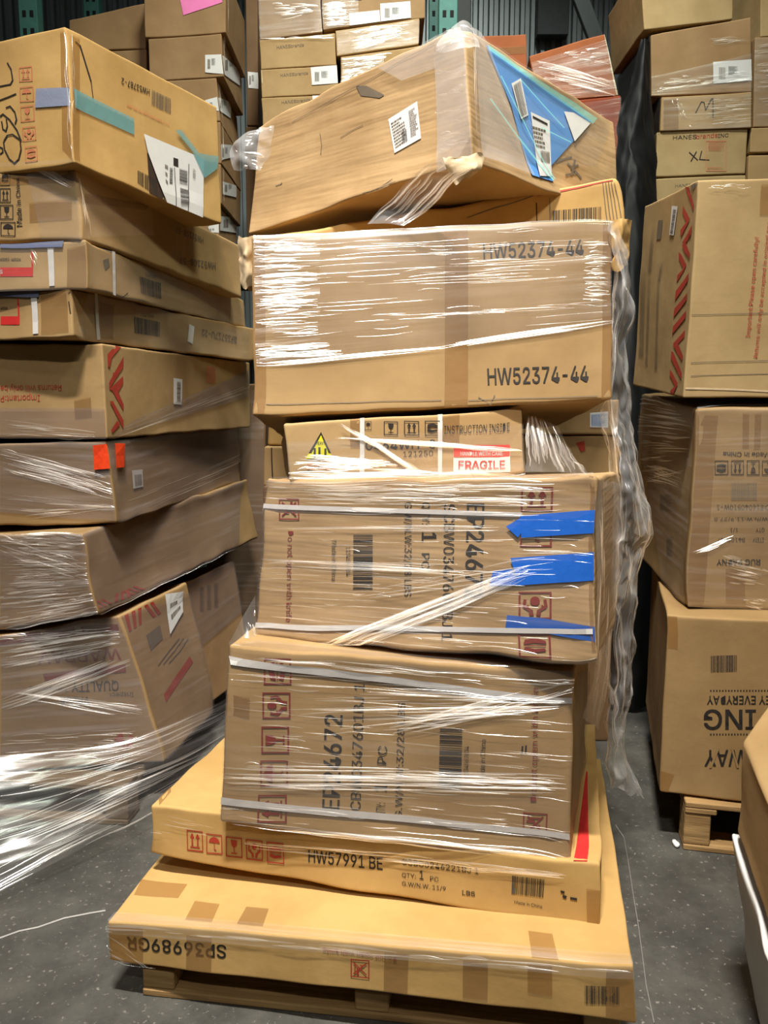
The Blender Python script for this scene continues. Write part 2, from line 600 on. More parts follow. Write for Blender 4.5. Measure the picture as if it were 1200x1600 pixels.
def strand(bm, path, width, height, up, uvl, wl, amp, mi):
    """a gathered pleat of film: a low ridge along path(t)"""
    n = 9
    rows = []
    for i in range(n):
        t = i / (n - 1)
        f = math.sin(math.pi * min(max(t, 0.02), 0.98)) ** 0.6
        rows.append(path(t, width * f, height * f))
    for a, b, ta, tb in zip(rows, rows[1:], range(n), range(1, n)):
        for k in range(2):
            f = bm.faces.new((a[k], b[k], b[k + 1], a[k + 1])); f.material_index = mi; f.smooth = True
            for lp, uv in zip(f.loops, ((ta / n, k * .5), (tb / n, k * .5), (tb / n, k * .5 + .5), (ta / n, k * .5 + .5))):
                lp[uvl].uv = (uv[0] * 0.3, uv[1] * 0.01)
                lp.vert[wl] = amp


def film_part(hx, sheets, fans, root, seed, mat='film', pleat='film_pleat', name='stretch_wrap'):
    rnd = random.Random(seed)
    bm = bmesh.new()
    uvl = bm.loops.layers.uv.new('UVMap')
    wl = bm.verts.layers.float.new('wrinkle')
    for face, q, amps, step in sheets:
        c = [hx.pt(face, cl(u), cl(v)) for u, v in q]
        W = ((c[1] - c[0]).length + (c[2] - c[3]).length) / 2
        H = ((c[3] - c[0]).length + (c[2] - c[1]).length) / 2
        nu = max(3, min(40, int(W / 0.03))); nv = max(3, min(90, int(H / step)))
        ou, ov = rnd.uniform(0, 50), rnd.uniform(0, 50)
        G = []
        for j in range(nv + 1):
            row = []
            for i in range(nu + 1):
                x, y = i / nu, 1 - j / nv
                u, v = bil(q, x, y)
                edge = min(1, 6 * min(x, 1 - x, y, 1 - y) + .15)
                a = bil([(amps[0], 0), (amps[1], 0), (amps[2], 0), (amps[3], 0)], x, y)[0]
                rip = noise.noise(Vector((ou + x * W * 2.2, ov + y * H * 42, seed))) + .6 * noise.noise(Vector((ou + x * W * 7, ov + y * H * 90, seed)))
                off = 0.0050 + 0.0024 * rip * edge * min(a, 1.2)
                vt = bm.verts.new(hx.pt(face, cl(u), cl(v), max(off, .0036)))
                vt[wl] = a
                row.append((vt, (ou + x * W, ov + y * H)))
            G.append(row)
        for j in range(nv):
            for i in range(nu):
                k = (G[j + 1][i], G[j + 1][i + 1], G[j][i + 1], G[j][i])
                f = bm.faces.new([a[0] for a in k]); f.smooth = True
                for lp, a in zip(f.loops, k): lp[uvl].uv = a[1]
    for face, A, B, n, (l0, l1), (w0, w1) in fans:
        for _ in range(n):
            s = rnd.random(); l = rnd.uniform(l0, l1); t0 = rnd.uniform(-.05, 1.05 - l)
            j = rnd.uniform(-.015, .015)
            p0 = [A[0][k] * (1 - s) + B[0][k] * s for k in (0, 1)]
            p1 = [A[1][k] * (1 - s) + B[1][k] * s for k in (0, 1)]
            w = rnd.uniform(w0, w1)
            lu, lv = hx.dim[FDIM[face][0]], hx.dim[FDIM[face][1]]
            d = ((p1[0] - p0[0]) * lu, (p1[1] - p0[1]) * lv)
            L_ = math.hypot(*d) or 1
            nrm = (-d[1] / L_ / lu, d[0] / L_ / lv)
            bow = rnd.uniform(-.004, .004)

            def path(t, wd, ht):
                tt = max(0, min(1, t0 + t * l))
                u = p0[0] + (p1[0] - p0[0]) * tt; v = p0[1] + (p1[1] - p0[1]) * tt + j * t * .4
                b_ = bow * math.sin(math.pi * t)
                u += nrm[0] * b_; v += nrm[1] * b_
                r = []
                for k, o in ((-1, .006), (0, .006 + ht), (1, .006)):
                    r.append(bm.verts.new(hx.pt(face, cl(u + nrm[0] * wd * k), cl(v + nrm[1] * wd * k), o)))
                return r
            strand(bm, path, w, w * rnd.uniform(.5, 1.1), None, uvl, wl, .6, 1)
    return obj(name, bm, [mat, pleat], root)


def bezier_row(P, t):
    n = len(P) - 1
    x = t * n
    i = min(int(x), n - 1)
    f = x - i
    g = lambda k: P[max(0, min(n, k))]
    a, b, c, d = g(i - 1), g(i), g(i + 1), g(i + 2)
    return .5 * ((2 * b) + (c - a) * f + (2 * a - 5 * b + 4 * c - d) * f * f + (3 * b - a - 3 * c + d) * f ** 3)


def loose_sheet(name, rows, nu, nv, crumple, freq, amp, seed, mats, root=None, strands=0, sw=(.002, .005), sl=(.1, .5), label=None, uvdir=0, across=False):
    """free film between / hanging from things: a grid of control points, interpolated and crumpled"""
    rnd = random.Random(seed)
    R = [[Vector(p) for p in r] for r in rows]

    def S(x, y):
        P = bezier_row([bezier_row(r, x) for r in R], y)
        return P
    bm = bmesh.new()
    uvl = bm.loops.layers.uv.new('UVMap')
    wl = bm.verts.layers.float.new('wrinkle')

    def D(x, y):
        P = S(x, y)
        Q = Vector((P.x * freq[0], P.y * freq[0], P.z * freq[1])) if not across else Vector((x * freq[0], y * freq[1], 0))
        Q += Vector((seed * 3.1, 0, 0))
        return P + noise.noise_vector(Q) * crumple + noise.noise_vector(Q * 2.7) * crumple * .45
    W = sum((S((i + 1) / 8, .5) - S(i / 8, .5)).length for i in range(8))
    H = sum((S(.5, (i + 1) / 8) - S(.5, i / 8)).length for i in range(8))
    G = []
    for j in range(nv + 1):
        row = []
        for i in range(nu + 1):
            x, y = i / nu, j / nv
            vt = bm.verts.new(D(x, y)); vt[wl] = amp
            row.append((vt, (x * W, y * H) if not uvdir else (y * H, x * W)))
        G.append(row)
    for j in range(nv):
        for i in range(nu):
            k = (G[j][i], G[j][i + 1], G[j + 1][i + 1], G[j + 1][i])
            f = bm.faces.new([a[0] for a in k]); f.smooth = True
            for lp, a in zip(f.loops, k): lp[uvl].uv = a[1]
    for _ in range(strands):
        y0 = rnd.random(); l = rnd.uniform(*sl); x0 = rnd.uniform(0, 1 - l); w = rnd.uniform(*sw); dy = rnd.uniform(-.03, .03)

        def path(t, wd, ht):
            x, y = x0 + l * t, min(1, max(0, y0 + dy * t))
            if uvdir: x, y = y, x
            p = D(x, y)
            e = .01
            tx = (S(min(1, x + e), y) - S(max(0, x - e), y)).normalized(); ty = (S(x, min(1, y + e)) - S(x, max(0, y - e))).normalized()
            n = tx.cross(ty)
            if n.length < 1e-6: n = Vector((0, -1, 0))
            n.normalize()
            if n.y > 0: n = -n
            d = tx if uvdir else ty
            return [bm.verts.new(p + d * wd * k + n * o) for k, o in ((-1, .001), (0, .001 + ht), (1, .001))]
        strand(bm, path, w, w * .8, None, uvl, wl, .6, 1)
    return obj(name, bm, mats, root, label=label)


def box_bm(bm, x0, y0, z0, x1, y1, z1, bev=0.003):
    r = bmesh.ops.create_cube(bm, size=1.0)
    bmesh.ops.scale(bm, verts=r['verts'], vec=(x1 - x0, y1 - y0, z1 - z0))
    bmesh.ops.translate(bm, verts=r['verts'], vec=((x0 + x1) / 2, (y0 + y1) / 2, (z0 + z1) / 2))
    if bev:
        es = list({e for v in r['verts'] for e in v.link_edges})
        bmesh.ops.bevel(bm, geom=es, offset=bev, segments=1, affect='EDGES')


def bobj(name, dims, mat, root, bev=.003):
    bm = bmesh.new()
    box_bm(bm, *dims, bev)
    me = bpy.data.meshes.new(name); bm.to_mesh(me); bm.free()
    me.materials.append(M[mat])
    o = bpy.data.objects.new(name, me); COL.objects.link(o); o.parent = root
    return o


def pallet(loc, yaw, w, d, h, label, wm='pallet_wood', inset=0.0):
    t = empty('wooden_pallet', loc, label, 'pallet')
    t.rotation_euler = (0, 0, yaw)
    th = .018
    for i in range(3):          # bottom boards and blocks, front to back
        y = -d / 2 + (d - .1) * i / 2
        bobj('bottom_board', (-w / 2, y, 0, w / 2, y + .1, th), wm, t)
        for k in range(3):
            x = -w / 2 + (w - .075) * k / 2
            bobj('block', (x, y + .004, th, x + .075, y + .096, h - 2 * th), wm, t)
    for k in range(3):
        x = -w / 2 + (w - .09) * k / 2
        bobj('stringer_board', (x, -d / 2 + inset * .4, h - 2 * th, x + .09, d / 2, h - th), wm, t)
    n = 7
    for i in range(n):
        y = -d / 2 + inset + (d - .1 - inset) * i / (n - 1)
        bobj('deck_board', (-w / 2, y, h - th, w / 2, y + .1, h), wm, t)
    return t


# ------------------------------------------------------------------ the setting
def structure(name, bm, mats):
    o = obj(name, bm, mats)
    o['kind'] = 'structure'
    return o


bm = bmesh.new()
bmesh.ops.create_grid(bm, x_segments=2, y_segments=2, size=9)
structure('floor', bm, ['concrete'])
bm = bmesh.new()             # corrugated metal back wall
P = 0.075; prof = [(0, 0), (.022, 0), (.032, .022), (.058, .022), (.068, 0)]
xs = []
x = -7.0
while x < 7:
    xs += [(x + a, b) for a, b in prof]; x += P
lo = [bm.verts.new((a, 6.2 - b, 0)) for a, b in xs]; hi = [bm.verts.new((a, 6.2 - b, 5.6)) for a, b in xs]
for i in range(len(xs) - 1): bm.faces.new((lo[i], lo[i + 1], hi[i + 1], hi[i]))
structure('wall_back', bm, ['metal_wall'])

# ------------------------------------------------------------------ the cartons
DATA = [
    {'id':'C1','name':'cardboard_box','label':'wide flat carton resting directly on the wooden pallet,printed SP36989GR upside down','mat':'kraft_gold','rad':0.005,'crush':0.003,'res':0.03,'c':[(-0.6204,1.6523,0.0888),(-0.6179,1.6512,0.1921),(-0.4455,2.5466,0.106),(-0.4497,2.5454,0.214),(0.5023,1.4364,0.1209),(0.4915,1.4352,0.2421),(0.6714,2.3306,0.106),(0.6672,2.3294,0.2537)],'marks':[('F','ink_black','bold',[(0.2444,0.3758),(0.0396,0.3568),(0.0391,0.6604),(0.2455,0.6783)],'SP36989GR'),('F','ink_red','text',[(0.5785,0.694),(0.4394,0.7323),(0.44,0.8544),(0.579,0.8246)],'Do not open with knife'),('F','ink_red','icon',[(0.526,0.2794),(0.4906,0.2774),(0.4922,0.6543),(0.5277,0.6659)],'noknife'),('F','ink_black','bars',[(0.9157,0.5957),(0.9733,0.6289),(0.9719,0.2999),(0.9142,0.2562)],3),('F','tear_dark','poly',None,[[(0.482,0.04),(0.6308,0.0444),(0.6306,0.0312),(0.4818,0.0263)]])],'parts':[{'n':'packing_tape','m':'brown_tape','q':[('F',[(0.0043,0.9158),(0.0742,0.9232),(0.0704,0.0111),(0.0018,0.0411)])],'off':0.002},{'n':'packing_tape','m':'tan_tape','q':[('F',[(0.1645,0.8346),(0.2169,0.8128),(0.2132,0.0479),(0.1618,0.0443)])],'off':0.002},{'n':'packing_tape','m':'brown_tape','q':[('F',[(0.8183,0.9289),(0.8611,0.9213),(0.8585,0.3309),(0.8157,0.3521)])],'off':0.002},{'n':'packing_tape','m':'tan_tape','q':[('F',[(0.5569,0.8769),(0.6018,0.8683),(0.5968,0.0499),(0.5519,0.065)])],'off':0.002},{'n':'packing_tape','m':'tan_tape','q':[('F',[(0.7023,0.8641),(0.7479,0.8584),(0.7432,0.1254),(0.698,0.1223)])],'off':0.002},{'n':'packing_tape','m':'tan_tape','q':[('F',[(0.9526,0.9381),(0.9997,0.9268),(0.998,0.0131),(0.9489,0.0746)])],'off':0.002},{'n':'packing_tape','m':'brown_tape','q':[('T',[(0.0021,0.1637),(0.1074,0.1641),(0.1079,0.1059),(0.0115,0.1002)])],'off':0.002},{'n':'packing_tape','m':'brown_tape','q':[('T',[(0.147,0.1001),(0.2022,0.0952),(0.2094,0.024),(0.1526,0.0251)])],'off':0.002},{'n':'packing_tape','m':'brown_tape','q':[('T',[(0.8183,0.0905),(0.8623,0.0864),(0.8729,-0.0071),(0.8266,-0.0064)])],'off':0.002},{'n':'packing_tape','m':'tan_tape','q':[('T',[(0.2602,0.0936),(0.3079,0.0923),(0.3127,0.0255),(0.26,0.0254)])],'off':0.002}],'film':[('F',[(-0.0,1.0),(1.0,0.9885),(1.0002,0.7928),(-0.0008,0.724)],(1.2,1,1,1.2),0.004),('T',[(-0.0004,0.0317),(0.9974,0.0337),(1.0,0.0),(0.0,-0.0)],(1.2,1,1,1.2),0.004)],'fans':[('F',[(0.0026,0.9416),(0.9944,0.9485)],[(0.0022,0.7884),(0.9939,0.8326)],26,(0.03,0.16),(0.0012,0.003)),('F',[(-0.0141,0.9554),(0.1061,-0.1209)],[(-0.0096,0.0342),(0.079,-0.1571)],8,(0.2,0.6),(0.0008,0.0016))],'group':'cartons on the center pallet'},
    {'id':'C2','name':'cardboard_box','label':'flat yellow-brown carton printed HW57991 BE,with a row of red handling symbols','mat':'kraft_gold','rad':0.006,'crush':0.005,'res':0.03,'c':[(-0.5638,1.8216,0.2447),(-0.5653,1.8238,0.3786),(-0.375,2.6081,0.2192),(-0.3723,2.6102,0.3666),(0.4581,1.5725,0.2205),(0.4653,1.5746,0.3712),(0.6507,2.3589,0.2599),(0.6533,2.3611,0.3516)],'marks':[('F','ink_red','icon',[(0.0864,0.6025),(0.1264,0.6145),(0.127,0.2375),(0.0867,0.2171)],'up'),('F','ink_red','icon',[(0.1352,0.591),(0.1741,0.6024),(0.1746,0.246),(0.1348,0.226)],'umbrella'),('F','ink_red','icon',[(0.1828,0.5917),(0.2224,0.6041),(0.2231,0.2399),(0.1833,0.2235)],'glass'),('F','ink_red','icon',[(0.2316,0.5982),(0.2717,0.6117),(0.2721,0.2475),(0.2323,0.2348)],'hands'),('F','ink_red','icon',[(0.2813,0.6146),(0.3214,0.6243),(0.3227,0.2534),(0.2823,0.2357)],'stack'),('F','ink_black','bold',[(0.3793,0.5713),(0.5455,0.6194),(0.5462,0.4037),(0.3794,0.357)],'HW57991 BE'),('F','ink_black','text',[(0.5894,0.6535),(0.7518,0.686),(0.7525,0.5882),(0.5898,0.5471)],'SCBC0246221BJ 1'),('F','ink_black','text',[(0.5892,0.4167),(0.6194,0.4263),(0.6197,0.3468),(0.5895,0.3366)],'QTY:'),('F','ink_black','bold',[(0.6277,0.4984),(0.6358,0.4991),(0.6365,0.3584),(0.6284,0.3574)],'1'),('F','ink_black','text',[(0.6505,0.4328),(0.6688,0.4372),(0.6692,0.3631),(0.6509,0.3583)],'PC'),('F','ink_black','text',[(0.5897,0.2786),(0.6855,0.3042),(0.686,0.2258),(0.59,0.1982)],'G.W/N.W. 11/9'),('F','ink_black','bold',[(0.7208,0.2955),(0.7466,0.3016),(0.7471,0.2287),(0.7212,0.2221)],'LBS'),('F','ink_black','bars',[(0.8215,0.6511),(0.8873,0.6683),(0.8878,0.3823),(0.8228,0.3571)],5),('F','ink_black','text',[(0.8291,0.259),(0.8851,0.2662),(0.8856,0.2083),(0.8295,0.2045)],'Made in China'),('F','ink_black','poly',None,[[(0.9206,0.5337),(0.9291,0.5274),(0.9284,0.4936),(0.9209,0.5011)],[(0.926,0.4701),(0.9341,0.4593),(0.9324,0.4161),(0.9248,0.4316)],[(0.9405,0.4547),(0.9542,0.4549),(0.9546,0.4185),(0.9408,0.4182)]]),('T','ink_bright_red','poly',None,[[(0.9427,-0.001),(0.9727,-0.0001),(0.9746,0.5756),(0.9714,0.5745)]])],'parts':[{'n':'packing_tape','m':'brown_tape','q':[('F',[(0.9718,0.6267),(1.0005,0.6277),(1.0017,0.0529),(0.9753,0.0591)])],'off':0.002},{'n':'packing_tape','m':'tan_tape','q':[('T',[(-0.0195,0.0388),(-0.0174,0.1153),(0.0148,0.0805),(0.0199,-0.0123)])],'off':0.002}],'film':[],'fans':[('F',[(0.2101,0.6064),(0.9355,0.8427)],[(0.2559,0.4613),(0.9239,0.7316)],34,(0.08,0.3),(0.0008,0.002)),('T',[(0.1813,-0.0241),(0.9339,0.0023)],[(0.1885,-0.0443),(0.934,-0.0197)],14,(0.1,0.4),(0.0008,0.0022)),('F',[(-0.0054,0.9208),(0.1721,0.8342)],[(-0.0036,0.4547),(0.1708,0.4784)],8,(0.2,0.6),(0.0006,0.0012))],'group':'cartons on the center pallet'},
    {'id':'C3','name':'cardboard_box','label':'large strapped carton printed EP24672 reading upwards,the lower of the two alike','mat':'kraft_tan','rad':0.009,'crush':0.006,'res':0.025,'c':[(-0.38,1.737,0.379),(-0.3546,1.7495,0.7987),(-0.2912,2.2313,0.3737),(-0.2782,2.2438,0.7865),(0.4026,1.6068,0.3557),(0.3984,1.6193,0.7826),(0.56,2.12,0.3629),(0.55,2.06,0.79)],'marks':[('F','ink_maroon','icon',[(0.1166,0.8014),(0.1136,0.9497),(0.1976,0.9615),(0.2004,0.8142)],'stack'),('F','ink_maroon','icon',[(0.1162,0.6128),(0.1133,0.7587),(0.1981,0.772),(0.2008,0.6272)],'hands'),('F','ink_maroon','icon',[(0.1169,0.4186),(0.1139,0.5679),(0.1974,0.5825),(0.2002,0.4343)],'glass'),('F','ink_maroon','icon',[(0.1174,0.2324),(0.1145,0.3791),(0.1978,0.3951),(0.2005,0.2494)],'umbrella'),('F','ink_maroon','icon',[(0.1151,0.0259),(0.112,0.1839),(0.1982,0.202),(0.2011,0.0451)],'up'),('F','ink_black','bold',[(0.3032,0.1421),(0.3015,0.6652),(0.3546,0.6685),(0.3539,0.1473)],'EP24672'),('F','ink_black','text',[(0.3849,0.1055),(0.3853,0.8481),(0.4158,0.8471),(0.4151,0.1083)],'SCBW0347601BJ 1'),('F','ink_black','text',[(0.4587,0.1372),(0.4597,0.2085),(0.4876,0.2106),(0.4866,0.1394)],'QTY:'),('F','ink_black','bold',[(0.4527,0.2741),(0.4542,0.3127),(0.4891,0.3159),(0.4876,0.2775)],'1'),('F','ink_black','text',[(0.4585,0.4239),(0.4601,0.5227),(0.4871,0.5238),(0.4855,0.4253)],'PC'),('F','ink_black','text',[(0.5125,0.1336),(0.5135,0.7658),(0.5375,0.7659),(0.5362,0.135)],'G.W/N.W:32/28 LBS'),('F','ink_black','bars',[(0.6358,0.3305),(0.6357,0.6473),(0.699,0.6545),(0.6989,0.3395)],7),('F','ink_black','text',[(0.7049,0.4004),(0.7059,0.5674),(0.7184,0.5678),(0.7175,0.401)],'1234567834'),('F','ink_black','text',[(0.7494,0.3906),(0.7507,0.6122),(0.7652,0.6129),(0.7638,0.3916)],'Made in China'),('F','ink_maroon','text',[(0.889,0.308),(0.8888,0.9061),(0.9115,0.9059),(0.9115,0.3109)],'Do not open with knife'),('F','ink_maroon','icon',[(0.8701,0.1186),(0.8708,0.2433),(0.9374,0.2483),(0.9357,0.1278)],'noknife'),('F','ink_black','poly',None,[[(0.8636,0.5959),(0.8683,0.5967),(0.8668,0.5564),(0.8621,0.5556)],[(0.873,0.6012),(0.8777,0.602),(0.8771,0.562),(0.8724,0.5611)]])],'parts':[{'n':'strap','m':'strap_white','q':[('F',[(0.0018,0.9398),(1.0,0.8592),(1.0002,0.8309),(0.0102,0.8968)])],'off':0.004},{'n':'strap','m':'strap_white','q':[('F',[(-0.0023,0.1459),(0.9994,0.1662),(0.9997,0.1349),(-0.0025,0.1038)])],'off':0.004},{'n':'packing_tape','m':'tan_tape','q':[('F',[(0.001,0.7313),(0.0759,0.7239),(0.0761,0.6079),(0.0014,0.6146)])],'off':0.002}],'film':[('F',[(-0.0036,0.9854),(0.9983,0.9933),(1.0016,0.0175),(0.0017,0.0115)],(0.7,0.9,0.7,0.8),0.008),('R',[(0.0307,0.9819),(1.3594,0.4854),(1.4964,-0.267),(0.0376,-0.0108)],(1,1,1,1),0.008),('T',[(0.069,0.0911),(1.011,0.0746),(1.0,0.0),(0.0041,-0.0088)],(1.2,1.2,1.2,1.2),0.005)],'fans':[('F',[(0.0095,0.3411),(0.9828,0.482)],[(0.0018,0.2006),(0.9931,0.3661)],70,(0.1,0.5),(0.0008,0.0022)),('F',[(0.1157,0.8452),(0.9796,0.8489)],[(0.2576,0.524),(0.9612,0.8104)],48,(0.1,0.6),(0.0008,0.0022)),('F',[(0.4597,0.6167),(0.9971,0.9752)],[(0.52,0.5898),(0.9979,0.8872)],26,(0.2,0.6),(0.0008,0.0022)),('F',[(0.0162,0.0237),(0.9957,0.0546)],[(0.017,-0.0163),(0.9959,0.0269)],30,(0.1,0.5),(0.0008,0.0022)),('F',[(0.0066,0.9635),(0.9972,0.9577)],[(0.0075,0.9252),(0.9976,0.9136)],26,(0.06,0.3),(0.0008,0.0022)),('F',[(0.0036,0.9262),(0.9989,0.9349)],[(0.0016,0.0189),(0.9979,0.0508)],110,(0.04,0.22),(0.0005,0.0012))],'group':'cartons on the center pallet','fm':('film_clearveil','film_pleat')},
    {'id':'C4','name':'cardboard_box','label':'large strapped carton printed EP24672 reading downwards,with blue tape on its right end','mat':'kraft_creased','rad':0.009,'crush':0.009,'res':0.025,'c':[(-0.3098,1.8567,0.7871),(-0.2823,1.8998,1.1631),(-0.1164,2.304,0.7974),(-0.1126,2.3471,1.15),(0.4293,1.5667,0.8146),(0.4241,1.6098,1.1917),(0.6063,2.014,0.7928),(0.61,2.0571,1.165)],'marks':[('F','ink_maroon','icon',[(0.8026,0.9488),(0.8897,0.9496),(0.8898,0.8227),(0.8031,0.82)],'up'),('F','ink_maroon','icon',[(0.8015,0.7898),(0.8881,0.7931),(0.8882,0.6275),(0.8021,0.6218)],'umbrella'),('F','ink_maroon','icon',[(0.8005,0.3732),(0.8884,0.3829),(0.8885,0.2341),(0.8011,0.2221)],'hands'),('F','ink_maroon','icon',[(0.7997,0.1382),(0.886,0.1513),(0.8861,0.0284),(0.8001,0.0134)],'stack'),('F','ink_maroon','icon',[(0.0525,0.8761),(0.1227,0.8774),(0.127,0.745),(0.0574,0.7422)],'noknife'),('F','ink_maroon','text',[(0.1096,0.6748),(0.1194,0.1084),(0.0948,0.1049),(0.0843,0.6735)],'Do not open with knife'),('F','ink_black','bold',[(0.7017,0.8581),(0.7003,0.3259),(0.6498,0.32),(0.6511,0.8568)],'EP24672'),('F','ink_black','text',[(0.6166,0.856),(0.6177,0.0774),(0.5865,0.0725),(0.5845,0.8552)],'SCBW0347601BJ 1'),('F','ink_black','text',[(0.5423,0.8634),(0.5432,0.734),(0.5182,0.7329),(0.5172,0.8628)],'QTY:'),('F','ink_black','bold',[(0.5638,0.6889),(0.5635,0.6427),(0.5205,0.6401),(0.5208,0.6866)],'1'),('F','ink_black','text',[(0.5445,0.5675),(0.5449,0.4748),(0.5211,0.4727),(0.5207,0.5657)],'PC'),('F','ink_black','text',[(0.4889,0.8622),(0.4939,0.3112),(0.4689,0.3083),(0.4633,0.8616)],'G.W/N.W:32/28 LBS'),('F','ink_black','bars',[(0.3692,0.6652),(0.374,0.3412),(0.3127,0.3346),(0.308,0.6619)],7),('F','ink_black','text',[(0.2994,0.5881),(0.3026,0.4147),(0.2893,0.4134),(0.286,0.5872)],'1234567834'),('F','ink_black','text',[(0.2549,0.624),(0.2581,0.3812),(0.2436,0.3798),(0.2391,0.623)],'Made in China')],'parts':[{'n':'strap','m':'strap_white','q':[('F',[(0.0016,0.8408),(0.8075,0.813),(0.8076,0.7883),(0.0028,0.8106)])],'off':0.004},{'n':'strap','m':'strap_white','q':[('F',[(0.0014,0.0815),(0.9926,0.1951),(0.9925,0.1675),(0.0026,0.0492)])],'off':0.004},{'n':'repair_tape','m':'blue_tape','q':[('F',[(0.8032,0.7952),(1.0093,0.8367),(1.0097,0.7124),(0.8063,0.6734)]),('F',[(0.7637,0.7333),(0.8041,0.7846),(0.8062,0.7016),(0.7975,0.6746)])],'off':0.006,'label':'strip of bright blue tape'},{'n':'repair_tape','m':'blue_tape','q':[('F',[(0.7779,0.5596),(1.0093,0.61),(1.0096,0.4614),(0.8003,0.4105)]),('F',[(0.7296,0.4822),(0.7825,0.4995),(0.8021,0.4125),(0.7213,0.3987)])],'off':0.006,'label':'strip of bright blue tape'},{'n':'repair_tape','m':'blue_tape','q':[('F',[(0.7706,0.2412),(0.8692,0.2367),(0.8693,0.1523),(0.765,0.1544)]),('F',[(0.8692,0.2367),(1.0047,0.2037),(1.0028,0.1244),(0.8693,0.1558)])],'off':0.0035,'label':'strip of bright blue tape'},{'n':'packing_tape','m':'tan_tape','q':[('F',[(0.9868,1.0102),(1.0132,1.0102),(1.0098,0.0705),(0.9882,0.0755)])],'off':0.002}],'film':[('F',[(0.0003,0.9919),(0.9983,0.9932),(1.0016,0.0072),(-0.0002,0.004)],(1,0.9,0.5,0.5),0.008),('R',[(0.0377,0.9914),(1.0202,0.922),(0.985,-0.09),(0.0223,0.0064)],(1,1,1,1),0.008),('T',[(0.0211,0.3221),(0.9055,0.4808),(0.9967,0.0),(0.0023,-0.0)],(1.3,1.3,1.3,1.3),0.005)],'fans':[('F',[(0.1574,-0.055),(0.8345,0.5358)],[(0.3115,-0.0485),(0.8175,0.4459)],90,(0.15,0.7),(0.0008,0.0022)),('F',[(0.0007,0.9819),(0.9867,0.9898)],[(0.0012,0.8509),(0.8337,0.8438)],75,(0.06,0.4),(0.0008,0.0022)),('F',[(0.002,0.5075),(0.7473,0.4928)],[(0.0099,0.4474),(0.7298,0.4553)],16,(0.2,0.7),(0.0008,0.0022)),('F',[(-0.005,0.6891),(0.7637,0.7439)],[(0.0015,0.6692),(0.746,0.7074)],8,(0.3,0.7),(0.0008,0.0022)),('F',[(0.221,0.2894),(1.0021,0.6351)],[(0.233,0.2321),(1.0017,0.5154)],12,(0.15,0.5),(0.0008,0.0022)),('F',[(0.0027,0.9315),(0.9949,0.9421)],[(0.0036,0.0209),(1.0001,0.0345)],120,(0.04,0.25),(0.0005,0.0012))],'group':'cartons on the center pallet','fm':('film_clearveil','film_pleat')},
